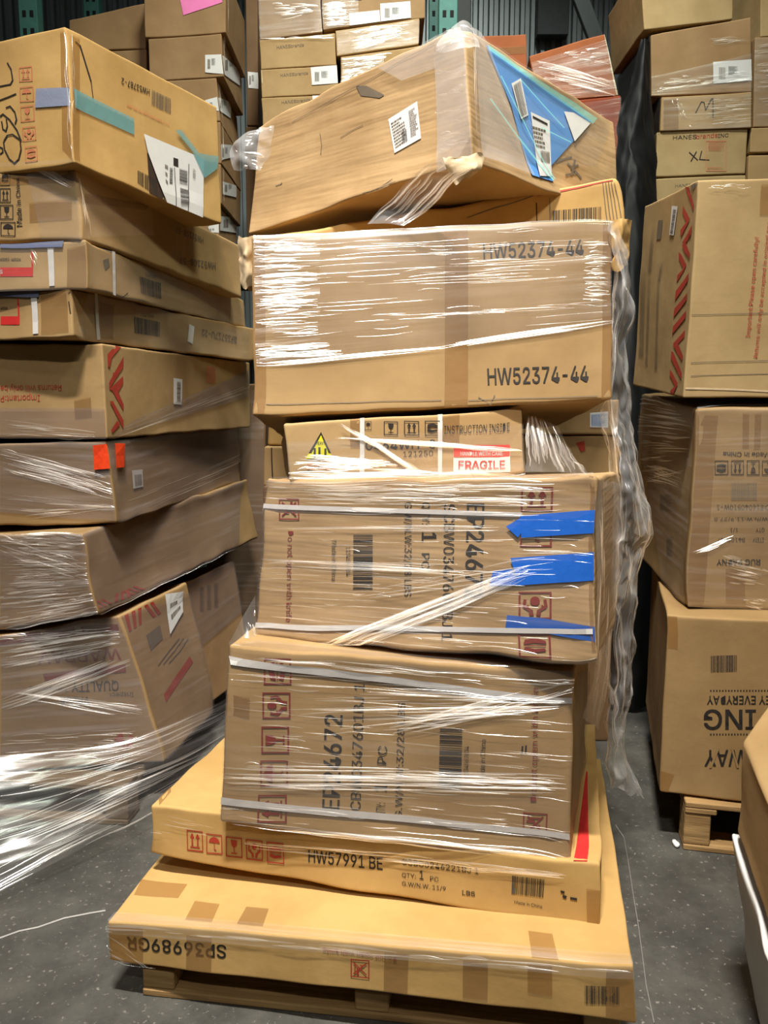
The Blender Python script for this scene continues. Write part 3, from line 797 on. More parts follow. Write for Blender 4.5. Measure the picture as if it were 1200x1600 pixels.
    {'id':'C5','name':'cardboard_box','label':'half-hidden carton with a red and white FRAGILE sticker and a yellow warning triangle','mat':'kraft_tan','rad':0.005,'crush':0.003,'res':0.03,'c':[(-0.2211,1.8703,1.1465),(-0.2278,1.8724,1.2974),(-0.327,2.6132,1.1316),(-0.3338,2.6153,1.215),(0.3418,1.951,1.1705),(0.3348,1.9531,1.3259),(0.2359,2.6939,1.1556),(0.2291,2.696,1.235)],'marks':[('F','ink_black','icon',[(0.3238,0.9444),(0.3514,0.9389),(0.3497,0.8077),(0.3221,0.8133)],'umbrella'),('F','ink_black','icon',[(0.4032,0.9285),(0.4624,0.9168),(0.46,0.7097),(0.4007,0.7216)],'glass'),('F','ink_black','icon',[(0.4887,0.928),(0.5529,0.9153),(0.5505,0.6882),(0.4862,0.7011)],'up'),('F','ink_black','icon',[(0.5775,0.917),(0.6403,0.9047),(0.638,0.6708),(0.575,0.6833)],'stack'),('F','ink_black','text',[(0.6587,0.822),(0.9441,0.7927),(0.9432,0.667),(0.6575,0.6934)],'INSTRUCTION INSIDE'),('F','ink_black','bold',[(0.3244,0.6447),(0.62,0.6115),(0.6186,0.4724),(0.3226,0.5062)],'0464WH-0'),('F','ink_black','text',[(0.4797,0.4541),(0.6073,0.4481),(0.6064,0.3618),(0.4788,0.3679)],'121250'),('F','tear_dark','poly',None,[[(0.9985,0.9868),(1.0032,0.7968),(0.9982,0.7958),(0.9935,0.9858)],[(1.0031,0.807),(1.006,0.3635),(1.0009,0.3636),(0.998,0.8071)]]),('F','ink_faint_red','lines',[(0.0766,0.3587),(0.1822,0.3365),(0.1806,0.2205),(0.0749,0.2429)],(4,2))],'parts':[{'n':'strap','m':'strap_white','q':[('F',[(0.305,1.0039),(0.3228,1.0069),(0.3117,0.1429),(0.292,0.147)])],'off':0.003},{'n':'strap','m':'strap_white','q':[('F',[(0.6332,1.0114),(0.6532,1.0075),(0.642,0.0573),(0.6236,0.0611)])],'off':0.003},{'n':'packing_tape','m':'tan_tape','q':[('F',[(0.651,0.9684),(0.7246,0.987),(0.7204,0.5251),(0.6468,0.5398)])],'off':0.002},{'n':'packing_tape','m':'tan_tape','q':[('F',[(0.264,0.9957),(0.3031,0.9977),(0.2972,0.5445),(0.2581,0.5526)])],'off':0.002},{'n':'fragile_sticker','m':'white_paper','q':[('F',[(0.6962,0.51),(0.9418,0.4612),(0.9388,0.0403),(0.6923,0.0905)])],'off':0.002,'s':[('F','red_sticker','rect',[(0.6962,0.51),(0.9418,0.4612),(0.9404,0.2746),(0.6945,0.324)],0),('F','white_paper','bold',[(0.7783,0.4736),(0.8433,0.4607),(0.8429,0.4008),(0.7777,0.4138)],'PLEASE'),('F','white_paper','bold',[(0.7248,0.4012),(0.9091,0.3643),(0.9087,0.3043),(0.7242,0.3413)],'HANDLE WITH CARE'),('F','red_sticker','bold',[(0.7161,0.2662),(0.9175,0.2256),(0.9166,0.0985),(0.715,0.1395)],'FRAGILE')],'label':'red and white fragile sticker'},{'n':'warning_sticker','m':'yellow_sticker','q':[('F',[(0.1407,0.8271),(0.1832,0.4026),(0.0706,0.4262)])],'off':0.002,'s':[('F','ink_black','poly',None,[[(0.1407,0.8271),(0.1401,0.7878),(0.0963,0.5035),(0.0841,0.506)],[(0.1407,0.8271),(0.1773,0.4866),(0.1667,0.4888),(0.1401,0.7878)]]),('F','ink_black','bold',[(0.1183,0.6804),(0.1561,0.6726),(0.1553,0.62),(0.1175,0.6278)],'HEAVY'),('F','ink_black','poly',None,[[(0.1063,0.584),(0.1151,0.5821),(0.1129,0.4339),(0.1041,0.4357)],[(0.1258,0.5931),(0.1346,0.5913),(0.1323,0.4298),(0.1235,0.4316)],[(0.1501,0.5683),(0.1589,0.5664),(0.1572,0.4411),(0.1483,0.443)]])],'label':'yellow and black heavy load triangle'}],'film':[('F',[(0.0032,0.7042),(1.004,0.7514),(1.0189,-0.023),(-0.0058,0.1306)],(1.2,0.9,1.2,1.3),0.006)],'fans':[('F',[(0.1997,0.9529),(0.5941,0.0505)],[(0.2435,0.9179),(0.5395,0.0953)],30,(0.25,0.6),(0.001,0.003)),('F',[(0.1968,0.7466),(0.9881,0.3386)],[(0.1964,0.7137),(0.9979,0.3868)],24,(0.2,0.7),(0.0008,0.002)),('F',[(-0.0038,0.2597),(0.5038,0.1695)],[(0.0796,0.5565),(0.3792,0.3618)],50,(0.15,0.5),(0.001,0.0026)),('F',[(-0.0323,0.1163),(1.0137,-0.1028)],[(-0.0302,0.2488),(1.0143,-0.0019)],44,(0.1,0.4),(0.001,0.003))],'group':'cartons on the center pallet'},
    {'id':'C6','name':'cardboard_box','label':'big clean carton printed HW52374-44 twice,balanced above the FRAGILE carton','mat':'kraft_dun','rad':0.007,'crush':0.004,'res':0.03,'c':[(-0.3095,1.9188,1.3082),(-0.3152,1.976,1.732),(-0.3141,2.5188,1.23),(-0.3338,2.5761,1.6572),(0.5502,1.9402,1.3505),(0.5447,1.9974,1.782),(0.5379,2.5403,1.2625),(0.5245,2.5975,1.6941)],'marks':[('F','ink_black','bold',[(0.6418,0.8961),(0.9205,0.889),(0.9219,0.8044),(0.643,0.8094)],'HW52374-44'),('F','ink_black','bold',[(0.6492,0.2062),(0.9301,0.1939),(0.9314,0.1038),(0.6504,0.1141)],'HW52374-44'),('F','ink_grey','poly',None,[[(0.0361,0.0679),(0.5212,0.0459),(0.5212,0.0417),(0.0361,0.0636)]]),('F','ink_grey','poly',None,[[(0.5957,0.0384),(0.9594,0.0238),(0.9595,0.0195),(0.5957,0.0342)]]),('F','ink_grey','poly',None,[[(0.6235,0.0546),(0.6575,-0.0077),(0.6556,-0.0118),(0.6216,0.0505)],[(0.6543,-0.0091),(0.6669,0.0584),(0.6695,0.0562),(0.6569,-0.0112)]])],'parts':[{'n':'packing_tape','m':'tan_tape','q':[('F',[(0.5356,1.0153),(0.6006,1.0153),(0.594,-0.0449),(0.5289,-0.0491)])],'off':0.002},{'n':'packing_tape','m':'tan_tape','q':[('F',[(0.9749,0.9939),(1.0,0.9965),(0.9991,-0.0034),(0.9694,-0.0041)])],'off':0.002},{'n':'packing_tape','m':'tan_tape','q':[('F',[(0.0053,1.003),(0.0371,1.003),(0.0337,0.0126),(0.0018,0.0069)])],'off':0.002}],'film':[('F',[(0.0071,0.9992),(0.1892,0.9968),(0.1845,0.305),(0.009,0.2787)],(1.5,1.0,0.8,1.5),0.008),('F',[(0.1892,0.9968),(0.7763,0.9996),(0.7726,0.3757),(0.1845,0.305)],(0.12,0.12,0.2,0.3),0.008),('F',[(0.7763,0.9996),(1.0,0.9965),(1.0013,0.407),(0.7726,0.3757)],(0.2,1.2,1.0,0.4),0.008)],'fans':[('F',[(0.0087,0.9759),(0.1802,0.9659)],[(0.0085,0.4514),(0.1811,0.451)],120,(0.25,0.8),(0.0007,0.0017)),('F',[(0.0081,0.3891),(0.2028,0.3919)],[(0.0091,0.2911),(0.2644,0.3145)],40,(0.25,0.8),(0.0007,0.002)),('F',[(0.9187,0.8769),(0.9975,0.8772)],[(0.9167,0.5161),(0.9973,0.499)],50,(0.3,0.9),(0.0007,0.002)),('F',[(0.0298,0.9736),(0.9729,0.959)],[(0.0255,0.3606),(0.97,0.4225)],40,(0.05,0.25),(0.0004,0.0008)),('F',[(0.0121,0.9667),(0.9908,0.9571)],[(0.0101,0.6824),(0.9893,0.6846)],22,(0.15,0.5),(0.0004,0.0009)),('F',[(0.2752,0.6009),(0.9706,0.5369)],[(0.2656,0.4954),(0.9704,0.5105)],12,(0.1,0.4),(0.0005,0.001)),('F',[(0.0073,0.2806),(0.5312,0.3226)],[(0.0074,0.2949),(0.5313,0.3367)],8,(0.5,0.95),(0.001,0.003)),('F',[(0.5312,0.3226),(1.0004,0.4088)],[(0.5314,0.3527),(1.0006,0.437)],10,(0.5,0.95),(0.001,0.003))],'group':'cartons on the center pallet','fm':('film_clearveil','film_pleat')},
    {'id':'C7','name':'cardboard_box','label':'battered tilted carton crowning the center stack,a bright blue sheet on its right side','mat':'kraft_creased','rad':0.007,'crush':0.009,'res':0.025,'c':[(-0.4136,2.5207,1.8467),(-0.377,2.5434,2.1716),(0.144,3.1402,1.8359),(0.1275,3.163,2.1433),(0.2107,2.0071,1.916),(0.1842,2.0298,2.2298),(0.7416,2.6266,1.906),(0.7212,2.6493,2.2077)],'marks':[('F','ink_grey','poly',None,[[(0.5402,0.916),(0.5892,0.877),(0.6692,0.7429),(0.6475,0.7347),(0.5589,0.8242)]]),('F','ink_grey','poly',None,[[(0.3559,0.6696),(0.3667,0.5649),(0.3636,0.5663),(0.3528,0.6711)],[(0.3666,0.5674),(0.3633,0.4858),(0.3602,0.4885),(0.3635,0.5701)]]),('F','ink_grey','poly',None,[[(0.4592,0.5612),(0.5292,0.5804),(0.5305,0.5757),(0.4605,0.5564)],[(0.528,0.5802),(0.5697,0.5819),(0.5707,0.5772),(0.5291,0.5754)]]),('F','ink_grey','poly',None,[[(0.0813,-0.0076),(0.7156,0.0216),(0.7161,0.0184),(0.0822,-0.0114)]]),('F','ink_grey','poly',None,[[(0.1997,0.8759),(0.6417,0.9204),(0.6426,0.9164),(0.2011,0.8713)],[(0.6405,0.9202),(0.8922,0.9638),(0.893,0.9601),(0.6416,0.9163)]]),('F','ink_grey','poly',None,[[(0.1325,0.3632),(0.1614,0.3607),(0.163,0.3533),(0.1342,0.3557)],[(0.1585,0.3586),(0.1644,0.3725),(0.1683,0.3666),(0.1623,0.3528)]]),('F','ink_grey','poly',None,[[(0.5727,0.0226),(0.636,0.0173),(0.6367,0.0124),(0.5734,0.0176)],[(0.6344,0.0169),(0.7027,0.0561),(0.704,0.0515),(0.6357,0.0122)]]),('F','torn_paper','poly',None,[[(0.891,0.0636),(0.9721,0.0432),(0.9808,-0.0341),(0.9332,-0.0977),(0.9057,-0.0432)],[(0.5807,0.0157),(0.7025,0.0334),(0.6822,-0.0145),(0.5876,-0.0068)]]),('R','tear_dark','poly',None,[[(0.0138,0.0747),(0.0638,0.0626),(0.0589,0.0355),(0.0216,0.032)]]),('R','torn_paper','poly',None,[[(-0.0043,0.0446),(0.025,0.0341),(0.0489,0.0054),(0.003,-0.0692)]]),('R','ink_grey','poly',None,[[(0.5263,0.315),(0.5941,0.39),(0.5987,0.3769),(0.5307,0.302)],[(0.5868,0.3825),(0.6441,0.4362),(0.6468,0.421),(0.5894,0.3675)]]),('R','ink_grey','poly',None,[[(0.6167,0.3608),(0.6686,0.3271),(0.6576,0.3079),(0.6059,0.3419)],[(0.6636,0.3312),(0.7155,0.2798),(0.7031,0.2614),(0.6515,0.3129)]]),('R','ink_grey','poly',None,[[(0.6294,0.3208),(0.6882,0.3912),(0.6941,0.379),(0.6352,0.3087)]]),('R','ink_grey','poly',None,[[(0.5923,0.2429),(0.6747,0.3084),(0.6764,0.2919),(0.5938,0.2268)]]),('R','ink_grey','poly',None,[[(0.6725,0.419),(0.6446,0.2594),(0.6303,0.2541),(0.6581,0.4129)]])],'parts':[{'n':'shipping_label','m':'white_paper','q':[('F',[(0.684,0.5406),(0.8051,0.589),(0.813,0.3015),(0.7053,0.2587)])],'off':0.002,'s':[('F','ink_grey','lines',[(0.6947,0.5075),(0.7495,0.5311),(0.7565,0.3175),(0.7123,0.2864)],(8,9)),('F','ink_black','bars',[(0.7367,0.4065),(0.7582,0.4156),(0.7604,0.3148),(0.7405,0.309)],4),('F','ink_grey','lines',[(0.7698,0.5428),(0.8004,0.556),(0.8063,0.3432),(0.7751,0.3339)],(7,12))]},{'n':'milky_film','m':'film_milky','q':[('F',[(0.8927,0.9803),(1.0269,0.9981),(1.0084,0.046),(0.879,-0.0254)])],'off':0.011,'label':'milky film wrapped over the corner'},{'n':'milky_film','m':'film_milky','q':[('R',[(0.0412,1.0535),(0.1176,0.949),(0.3507,0.0859),(0.0464,0.0568)])],'off':0.011,'label':'milky film beside the blue sheet'},{'n':'milky_film','m':'film_milky','q':[('F',[(0.6566,0.9562),(0.8927,0.9803),(0.8924,0.7593),(0.7538,0.7772)])],'off':0.011},{'n':'blue_sheet','m':'blue_sheet','q':[('R',[(0.1176,0.949),(0.8084,0.8744),(0.4921,0.2572),(0.2483,0.5862)]),('R',[(0.2483,0.5862),(0.4921,0.2572),(0.4943,0.1189),(0.3511,0.0942)])],'off':0.003,'label':'bright blue sheet'},{'n':'shipping_label','m':'white_paper','q':[('R',[(0.3606,0.6188),(0.4862,0.6359),(0.483,0.157),(0.3931,0.1104)])],'off':0.006,'s':[('R','ink_black','poly',None,[[(0.3715,0.595),(0.4696,0.6018),(0.4688,0.5847),(0.3707,0.5785)]]),('R','ink_grey','lines',[(0.3657,0.5163),(0.4714,0.5508),(0.4737,0.3732),(0.3837,0.3417)],(5,5)),('R','ink_grey','bars',[(0.4145,0.3347),(0.473,0.3589),(0.4727,0.2619),(0.414,0.2395)],6)]},{'n':'barcode_label','m':'white_paper','q':[('R',[(0.2475,0.7586),(0.307,0.8514),(0.3448,0.5806),(0.2983,0.5151)])],'off':0.006,'s':[('R','ink_grey','bars',[(0.2564,0.7507),(0.3018,0.8238),(0.3372,0.5881),(0.2991,0.5313)],8)]},{'n':'paper_sheet','m':'white_paper','q':[('R',[(0.5959,0.802),(0.665,0.8433),(0.7943,0.8427),(0.66,0.5771)])],'off':0.006},{'n':'teal_glare_edge','m':'film_glare_teal','q':[('R',[(0.1176,0.949),(0.8356,0.9133),(0.807,0.843),(0.1243,0.9114)])],'off':0.008,'label':'film fold with painted teal glare'},{'n':'teal_glare_fold','m':'film_glare_teal','q':[('R',[(0.1215,0.546),(0.2804,0.3529),(0.272,0.3395),(0.1139,0.5329)]),('R',[(0.2769,0.3569),(0.4856,0.1262),(0.4764,0.1123),(0.2687,0.3433)]),('R',[(0.1855,0.7669),(0.4253,0.2597),(0.4189,0.2517),(0.18,0.7587)]),('R',[(0.4233,0.2633),(0.4994,0.1387),(0.493,0.1303),(0.4172,0.2549)]),('R',[(0.2996,0.8369),(0.5861,0.6476),(0.5803,0.6372),(0.2947,0.8272)]),('R',[(0.4239,0.5359),(0.627,0.5488),(0.6232,0.5379),(0.4204,0.5257)])],'off':0.009,'label':'film fold with painted teal glare'}],'film':[('F',[(0.8928,0.9849),(1.0271,1.0025),(1.006,0.043),(0.8767,-0.0238)],(1.0,1.2,1.2,0.8),0.008),('F',[(0.6419,0.9559),(0.9448,0.9971),(0.9212,0.8652),(0.7826,0.8515)],(1,1,0.8,0.8),0.008),('R',[(0.0407,1.0437),(0.9699,0.9422),(0.8152,0.4449),(0.0327,0.0197)],(0.6,0.6,0.6,0.6),0.008)],'fans':[('F',[(0.8404,1.0076),(1.0257,0.9992)],[(0.876,0.8569),(1.0329,0.8824)],16,(0.2,0.6),(0.001,0.0025)),('F',[(0.8872,0.7995),(1.0255,0.7045)],[(0.8689,0.1396),(1.009,0.0644)],22,(0.15,0.5),(0.0008,0.002)),('R',[(0.0721,0.6214),(0.4906,0.1336)],[(0.1822,0.7354),(0.5129,0.3707)],20,(0.15,0.55),(0.0006,0.0014)),('R',[(0.0588,1.0139),(0.0291,0.1129)],[(0.045,1.0009),(0.0205,0.1074)],8,(0.2,0.6),(0.001,0.002))],'group':'cartons on the center pallet'},
    {'id':'C7b','name':'cardboard_box','label':'crumpled yellow-brown carton with a red printed line,wedged under the tilted carton','mat':'kraft_gold','rad':0.014,'crush':0.01,'res':0.03,'c':[(-0.4067,2.33,1.6889),(-0.4096,2.33,1.7918),(-0.4067,2.46,1.6715),(-0.4096,2.46,1.7918),(0.6831,2.33,1.7477),(0.6667,2.33,1.9615),(0.6831,2.46,1.7303),(0.6667,2.46,1.9615)],'marks':[('F','ink_red','poly',None,[[(0.7776,0.9567),(0.9753,0.9877),(0.9751,0.9637),(0.7774,0.9254)]]),('F','tear_dark','poly',None,[[(0.7751,0.9996),(0.7744,0.5833),(0.7718,0.5846),(0.7725,1.0015)]]),('F','ink_grey','poly',None,[[(0.8092,0.9685),(0.8086,0.5625),(0.8066,0.5633),(0.8072,0.9698)]]),('F','ink_grey','poly',None,[[(0.9449,0.9631),(0.9572,0.3531),(0.9551,0.3526),(0.9428,0.9633)]]),('F','ink_grey','poly',None,[[(0.953,0.9566),(0.9654,0.3492),(0.9633,0.3488),(0.9509,0.9568)]]),('F','ink_grey','poly',None,[[(0.9612,0.9502),(0.9736,0.3454),(0.9715,0.345),(0.9591,0.9504)]]),('F','ink_grey','poly',None,[[(0.9694,0.9438),(0.9818,0.3417),(0.9797,0.3412),(0.9673,0.944)]]),('F','ink_grey','poly',None,[[(0.9792,0.9362),(0.9917,0.3372),(0.9895,0.3367),(0.9771,0.9364)]]),('F','ink_black','bars',[(0.8128,0.7052),(0.9402,0.6747),(0.9389,0.4891),(0.8114,0.5191)],21),('F','ink_grey','poly',None,[[(0.5934,0.7772),(0.7738,0.9587),(0.7745,0.9452),(0.5941,0.7622)]]),('F','tear_dark','poly',None,[[(0.9663,0.2896),(0.9957,0.3702),(1.003,0.2336),(0.982,0.1807),(0.961,0.1265)]])],'parts':[],'film':[],'fans':[],'group':'cartons on the center pallet'},
    {'id':'L1','name':'cardboard_box','label':'topmost carton of the left stack with a large white label and grey tape','mat':'kraft_gold','rad':0.006,'crush':0.004,'res':0.035,'c':[(-1.6559,2.6767,2.0077),(-1.6487,2.6817,2.3618),(-1.3748,3.2955,1.9933),(-1.3675,3.3005,2.3474),(-0.8527,2.3143,1.9926),(-0.8579,2.3193,2.3488),(-0.5707,2.9331,1.9584),(-0.5761,2.9381,2.3535)],'marks':[('F','ink_faint_red','icon',[(0.7893,0.7768),(0.8472,0.7672),(0.8451,0.6563),(0.7873,0.6696)],'up'),('F','ink_faint_red','icon',[(0.7877,0.6281),(0.8466,0.6211),(0.8454,0.5077),(0.7857,0.5202)],'umbrella'),('F','ink_faint_red','icon',[(0.7854,0.485),(0.8444,0.4794),(0.844,0.3634),(0.7841,0.3697)],'glass'),('F','ink_faint_red','icon',[(0.7883,0.3282),(0.8454,0.3231),(0.8463,0.2189),(0.7874,0.2219)],'hands'),('F','ink_faint_red','icon',[(0.7943,0.1763),(0.8476,0.1752),(0.8483,0.0624),(0.795,0.0625)],'stack'),('F','ink_black','poly',None,[[(0.7425,0.8323),(0.7585,0.7733),(0.7529,0.7701),(0.7368,0.8292)],[(0.7578,0.7777),(0.7629,0.69),(0.7567,0.6905),(0.7516,0.7782)],[(0.7632,0.6926),(0.7507,0.6592),(0.7453,0.6658),(0.7578,0.6992)],[(0.7513,0.6597),(0.6991,0.6598),(0.6983,0.6706),(0.7504,0.6703)]]),('F','ink_black','poly',None,[[(0.694,0.566),(0.7369,0.5787),(0.7387,0.5682),(0.6959,0.5554)],[(0.7332,0.5775),(0.7707,0.5919),(0.7728,0.5815),(0.7353,0.567)]]),('F','ink_black','poly',None,[[(0.7208,0.5008),(0.742,0.5078),(0.7439,0.4973),(0.7227,0.4902)],[(0.7426,0.5074),(0.7641,0.4523),(0.759,0.4471),(0.7375,0.5022)],[(0.7632,0.456),(0.7694,0.3915),(0.7632,0.3909),(0.7571,0.4555)],[(0.7696,0.3949),(0.7615,0.3588),(0.7556,0.3636),(0.7637,0.3997)]]),('F','ink_black','poly',None,[[(0.691,0.4433),(0.7072,0.4586),(0.7108,0.4491),(0.6946,0.4337)],[(0.7082,0.4583),(0.7382,0.4046),(0.7339,0.3977),(0.7039,0.4514)],[(0.7364,0.4088),(0.7687,0.3133),(0.7633,0.3086),(0.731,0.4043)],[(0.7674,0.3181),(0.7845,0.2265),(0.7786,0.2241),(0.7615,0.3158)]]),('F','ink_black','poly',None,[[(0.7013,0.2499),(0.7193,0.2915),(0.7245,0.2845),(0.7065,0.243)],[(0.7185,0.2908),(0.7464,0.2925),(0.7472,0.2817),(0.7194,0.28)],[(0.7454,0.2931),(0.78,0.2393),(0.7761,0.2317),(0.7415,0.2855)],[(0.7796,0.2407),(0.7819,0.1607),(0.7757,0.1611),(0.7734,0.2412)],[(0.7822,0.1652),(0.7692,0.0889),(0.7632,0.0928),(0.7762,0.1691)],[(0.7702,0.0915),(0.7473,0.0598),(0.7432,0.0685),(0.7661,0.1001)],[(0.7459,0.06),(0.7205,0.1031),(0.7247,0.1106),(0.7502,0.0674)],[(0.7219,0.0996),(0.7009,0.1848),(0.7067,0.1882),(0.7276,0.1031)],[(0.7015,0.1803),(0.6995,0.2448),(0.7058,0.2444),(0.7078,0.1799)]]),('F','ink_black','poly',None,[[(0.7016,0.4012),(0.7058,0.3365),(0.6994,0.3364),(0.6953,0.4012)],[(0.7029,0.3458),(0.7187,0.3213),(0.7148,0.3136),(0.6989,0.3382)],[(0.7116,0.3191),(0.7211,0.3634),(0.727,0.3588),(0.7176,0.3145)],[(0.7205,0.3549),(0.717,0.4111),(0.7233,0.411),(0.7268,0.3549)]]),('F','ink_black','poly',None,[[(0.6836,0.2116),(0.6983,0.197),(0.6955,0.1877),(0.6808,0.2023)],[(0.6983,0.1971),(0.6994,0.1623),(0.6931,0.1627),(0.6919,0.1975)],[(0.6996,0.1628),(0.6843,0.146),(0.6805,0.1554),(0.6958,0.1721)]]),('R','ink_black','bold',[(0.4838,0.8038),(0.3046,0.7822),(0.3067,0.8318),(0.4859,0.8547)],'HW53787-2'),('R','ink_grey','bars',[(0.5033,0.8602),(0.634,0.8665),(0.6289,0.7417),(0.4954,0.7393)],2),('R','ink_faint_red','lines',[(0.3291,0.6486),(0.6163,0.6566),(0.6155,0.6358),(0.3283,0.6285)],(2,3)),('R','ink_black','bars',[(0.376,0.1597),(0.5031,0.1512),(0.4977,0.0189),(0.3718,0.0572)],12),('R','ink_black','poly',None,[[(0.0451,0.924),(0.0737,0.91),(0.0688,0.8996),(0.0403,0.9136)],[(0.0726,0.9116),(0.0983,0.8084),(0.0914,0.8007),(0.0658,0.9039)],[(0.0972,0.8128),(0.1259,0.6864),(0.1188,0.679),(0.0903,0.8053)]]),('R','ink_black','poly',None,[[(0.1239,0.6884),(0.1308,0.5638),(0.1264,0.5603),(0.1196,0.6849)]]),('R','tear_dark','poly',None,[[(0.446,0.3359),(0.4851,0.3148),(0.5497,0.0235),(0.5483,-0.0116),(0.4474,0.0247)]])],'parts':[{'n':'grey_tape','m':'grey_tape','q':[('F',[(0.8596,0.5947),(1.0102,0.5572),(1.0145,0.4264),(0.851,0.4552)])],'off':0.003},{'n':'teal_tape','m':'teal_tape','q':[('R',[(0.0154,0.5647),(0.3694,0.5566),(0.3641,0.4285),(0.0182,0.4226)])],'off':0.003},{'n':'teal_tape','m':'teal_tape','q':[('R',[(0.6502,0.6206),(0.6905,0.6491),(0.8245,0.5272),(0.7738,0.5123)]),('R',[(0.7738,0.5123),(0.9836,0.5749),(0.9705,0.4699),(0.8596,0.3373)])],'off':0.007},{'n':'packing_tape','m':'brown_tape','q':[('F',[(0.9756,0.9643),(1.0013,0.9617),(0.9937,0.022),(0.9542,0.1187)])],'off':0.002},{'n':'packing_tape','m':'brown_tape','q':[('R',[(0.0235,0.9565),(0.0686,0.9585),(0.0319,0.028),(-0.0022,0.027)])],'off':0.002},{'n':'shipping_label','m':'white_paper','q':[('R',[(0.4263,0.472),(0.866,0.5001),(0.8336,-0.0195),(0.5626,-0.0308)]),('R',[(0.4263,0.472),(0.6054,0.2747),(0.5655,-0.0346),(0.4462,0.3411)])],'off':0.005,'s':[('R','ink_black','rect',[(0.6255,0.3916),(0.6615,0.3962),(0.6588,0.3309),(0.6229,0.3266)],0),('R','ink_black','bars',[(0.6614,0.1986),(0.6664,0.3226),(0.7259,0.3347),(0.7209,0.2098)],31),('R','ink_black','bars',[(0.6578,0.0312),(0.6632,0.1646),(0.7245,0.1763),(0.7195,0.0508)],32),('R','ink_black','bars',[(0.5855,0.1615),(0.594,0.2947),(0.6155,0.297),(0.6072,0.1687)],33),('R','ink_grey','lines',[(0.5588,0.3195),(0.5829,0.3217),(0.5748,0.1218),(0.5578,0.1478)],(6,3)),('R','ink_black','poly',None,[[(0.7365,0.3958),(0.7414,0.3965),(0.7168,-0.0175),(0.7119,-0.018)],[(0.6253,0.3106),(0.63,0.3112),(0.6279,-0.0089),(0.6233,-0.0093)]]),('R','ink_grey','lines',[(0.7683,0.373),(0.7933,0.3764),(0.7868,0.2939),(0.7651,0.2924)],(3,8))]}],'film':[('F',[(0.6795,0.0824),(0.9942,0.0376),(1.0021,0.0089),(0.6783,0.0495)],(1,1,1,1),0.004)],'fans':[('R',[(0.0269,0.9591),(0.0094,0.0338)],[(0.0155,0.9507),(-0.0022,0.027)],8,(0.1,0.4),(0.0008,0.0016)),('F',[(0.9905,0.9584),(0.9922,0.0303)],[(0.9993,0.9549),(0.9974,0.029)],12,(0.08,0.3),(0.001,0.002))],'group':'cartons on the left pallet'},
    {'id':'L2','name':'cardboard_box','label':'carton marked Made in China directly under the topmost carton of the left stack','mat':'kraft_tan','rad':0.012,'crush':0.006,'res':0.035,'c':[(-1.7421,2.5858,1.8071),(-1.7392,2.5912,2.0145),(-1.4739,3.6514,1.7758),(-1.471,3.6567,1.9832),(-0.8551,2.3648,1.8019),(-0.8717,2.3702,2.0047),(-0.5968,3.4304,1.7692),(-0.5886,3.4358,1.9836)],'marks':[('F','ink_black','icon',[(0.7231,0.9946),(0.7608,0.9854),(0.7548,0.7836),(0.7172,0.7923)],'stack'),('F','ink_black','icon',[(0.7162,0.7575),(0.7562,0.7483),(0.7504,0.5512),(0.7105,0.5598)],'up'),('F','ink_black','icon',[(0.7097,0.5306),(0.7591,0.5201),(0.7533,0.322),(0.704,0.3319)],'glass'),('F','ink_black','icon',[(0.7046,0.2964),(0.7602,0.2853),(0.7545,0.0892),(0.6991,0.0994)],'umbrella'),('F','ink_black','bold',[(0.7631,0.2201),(0.7806,0.8704),(0.7935,0.876),(0.7845,0.2218)],'Made in China'),('R','ink_grey','bold',[(0.694,0.7084),(0.5052,0.6928),(0.507,0.7918),(0.695,0.8196)],'HW52108-57'),('R','ink_grey','bold',[(0.7805,0.3404),(0.5241,0.1998),(0.5259,0.3011),(0.7811,0.4683)],'HW52108-57')],'parts':[{'n':'packing_tape','m':'tan_tape','q':[('F',[(0.8198,0.5361),(0.9731,0.5458),(0.9647,0.2793),(0.8131,0.2602)])],'off':0.002},{'n':'packing_tape','m':'tan_tape','q':[('F',[(0.724,1.0235),(0.992,1.0134),(0.9885,0.7861),(0.7172,0.7923)])],'off':0.002},{'n':'packing_tape','m':'tan_tape','q':[('R',[(0.0316,0.6707),(0.3522,0.9363),(0.3257,0.8207),(0.0265,0.533)])],'off':0.002}],'film':[('F',[(0.8217,1.0712),(0.9967,1.0407),(1.0021,0.0199),(0.8528,0.0182)],(0.8,1.2,1.2,0.5),0.008),('R',[(0.0001,1.0257),(0.3547,1.0376),(0.3652,0.4919),(0.0082,0.0445)],(1,0.4,0.3,1),0.01)],'fans':[('F',[(0.8532,1.0631),(0.9894,0.8145)],[(0.851,0.9918),(0.9877,0.6431)],16,(0.3,0.8),(0.0008,0.002)),('R',[(-0.0005,1.0106),(0.039,0.1103)],[(0.0088,1.0252),(0.0094,0.075)],14,(0.1,0.4),(0.001,0.002))],'group':'cartons on the left pallet'},
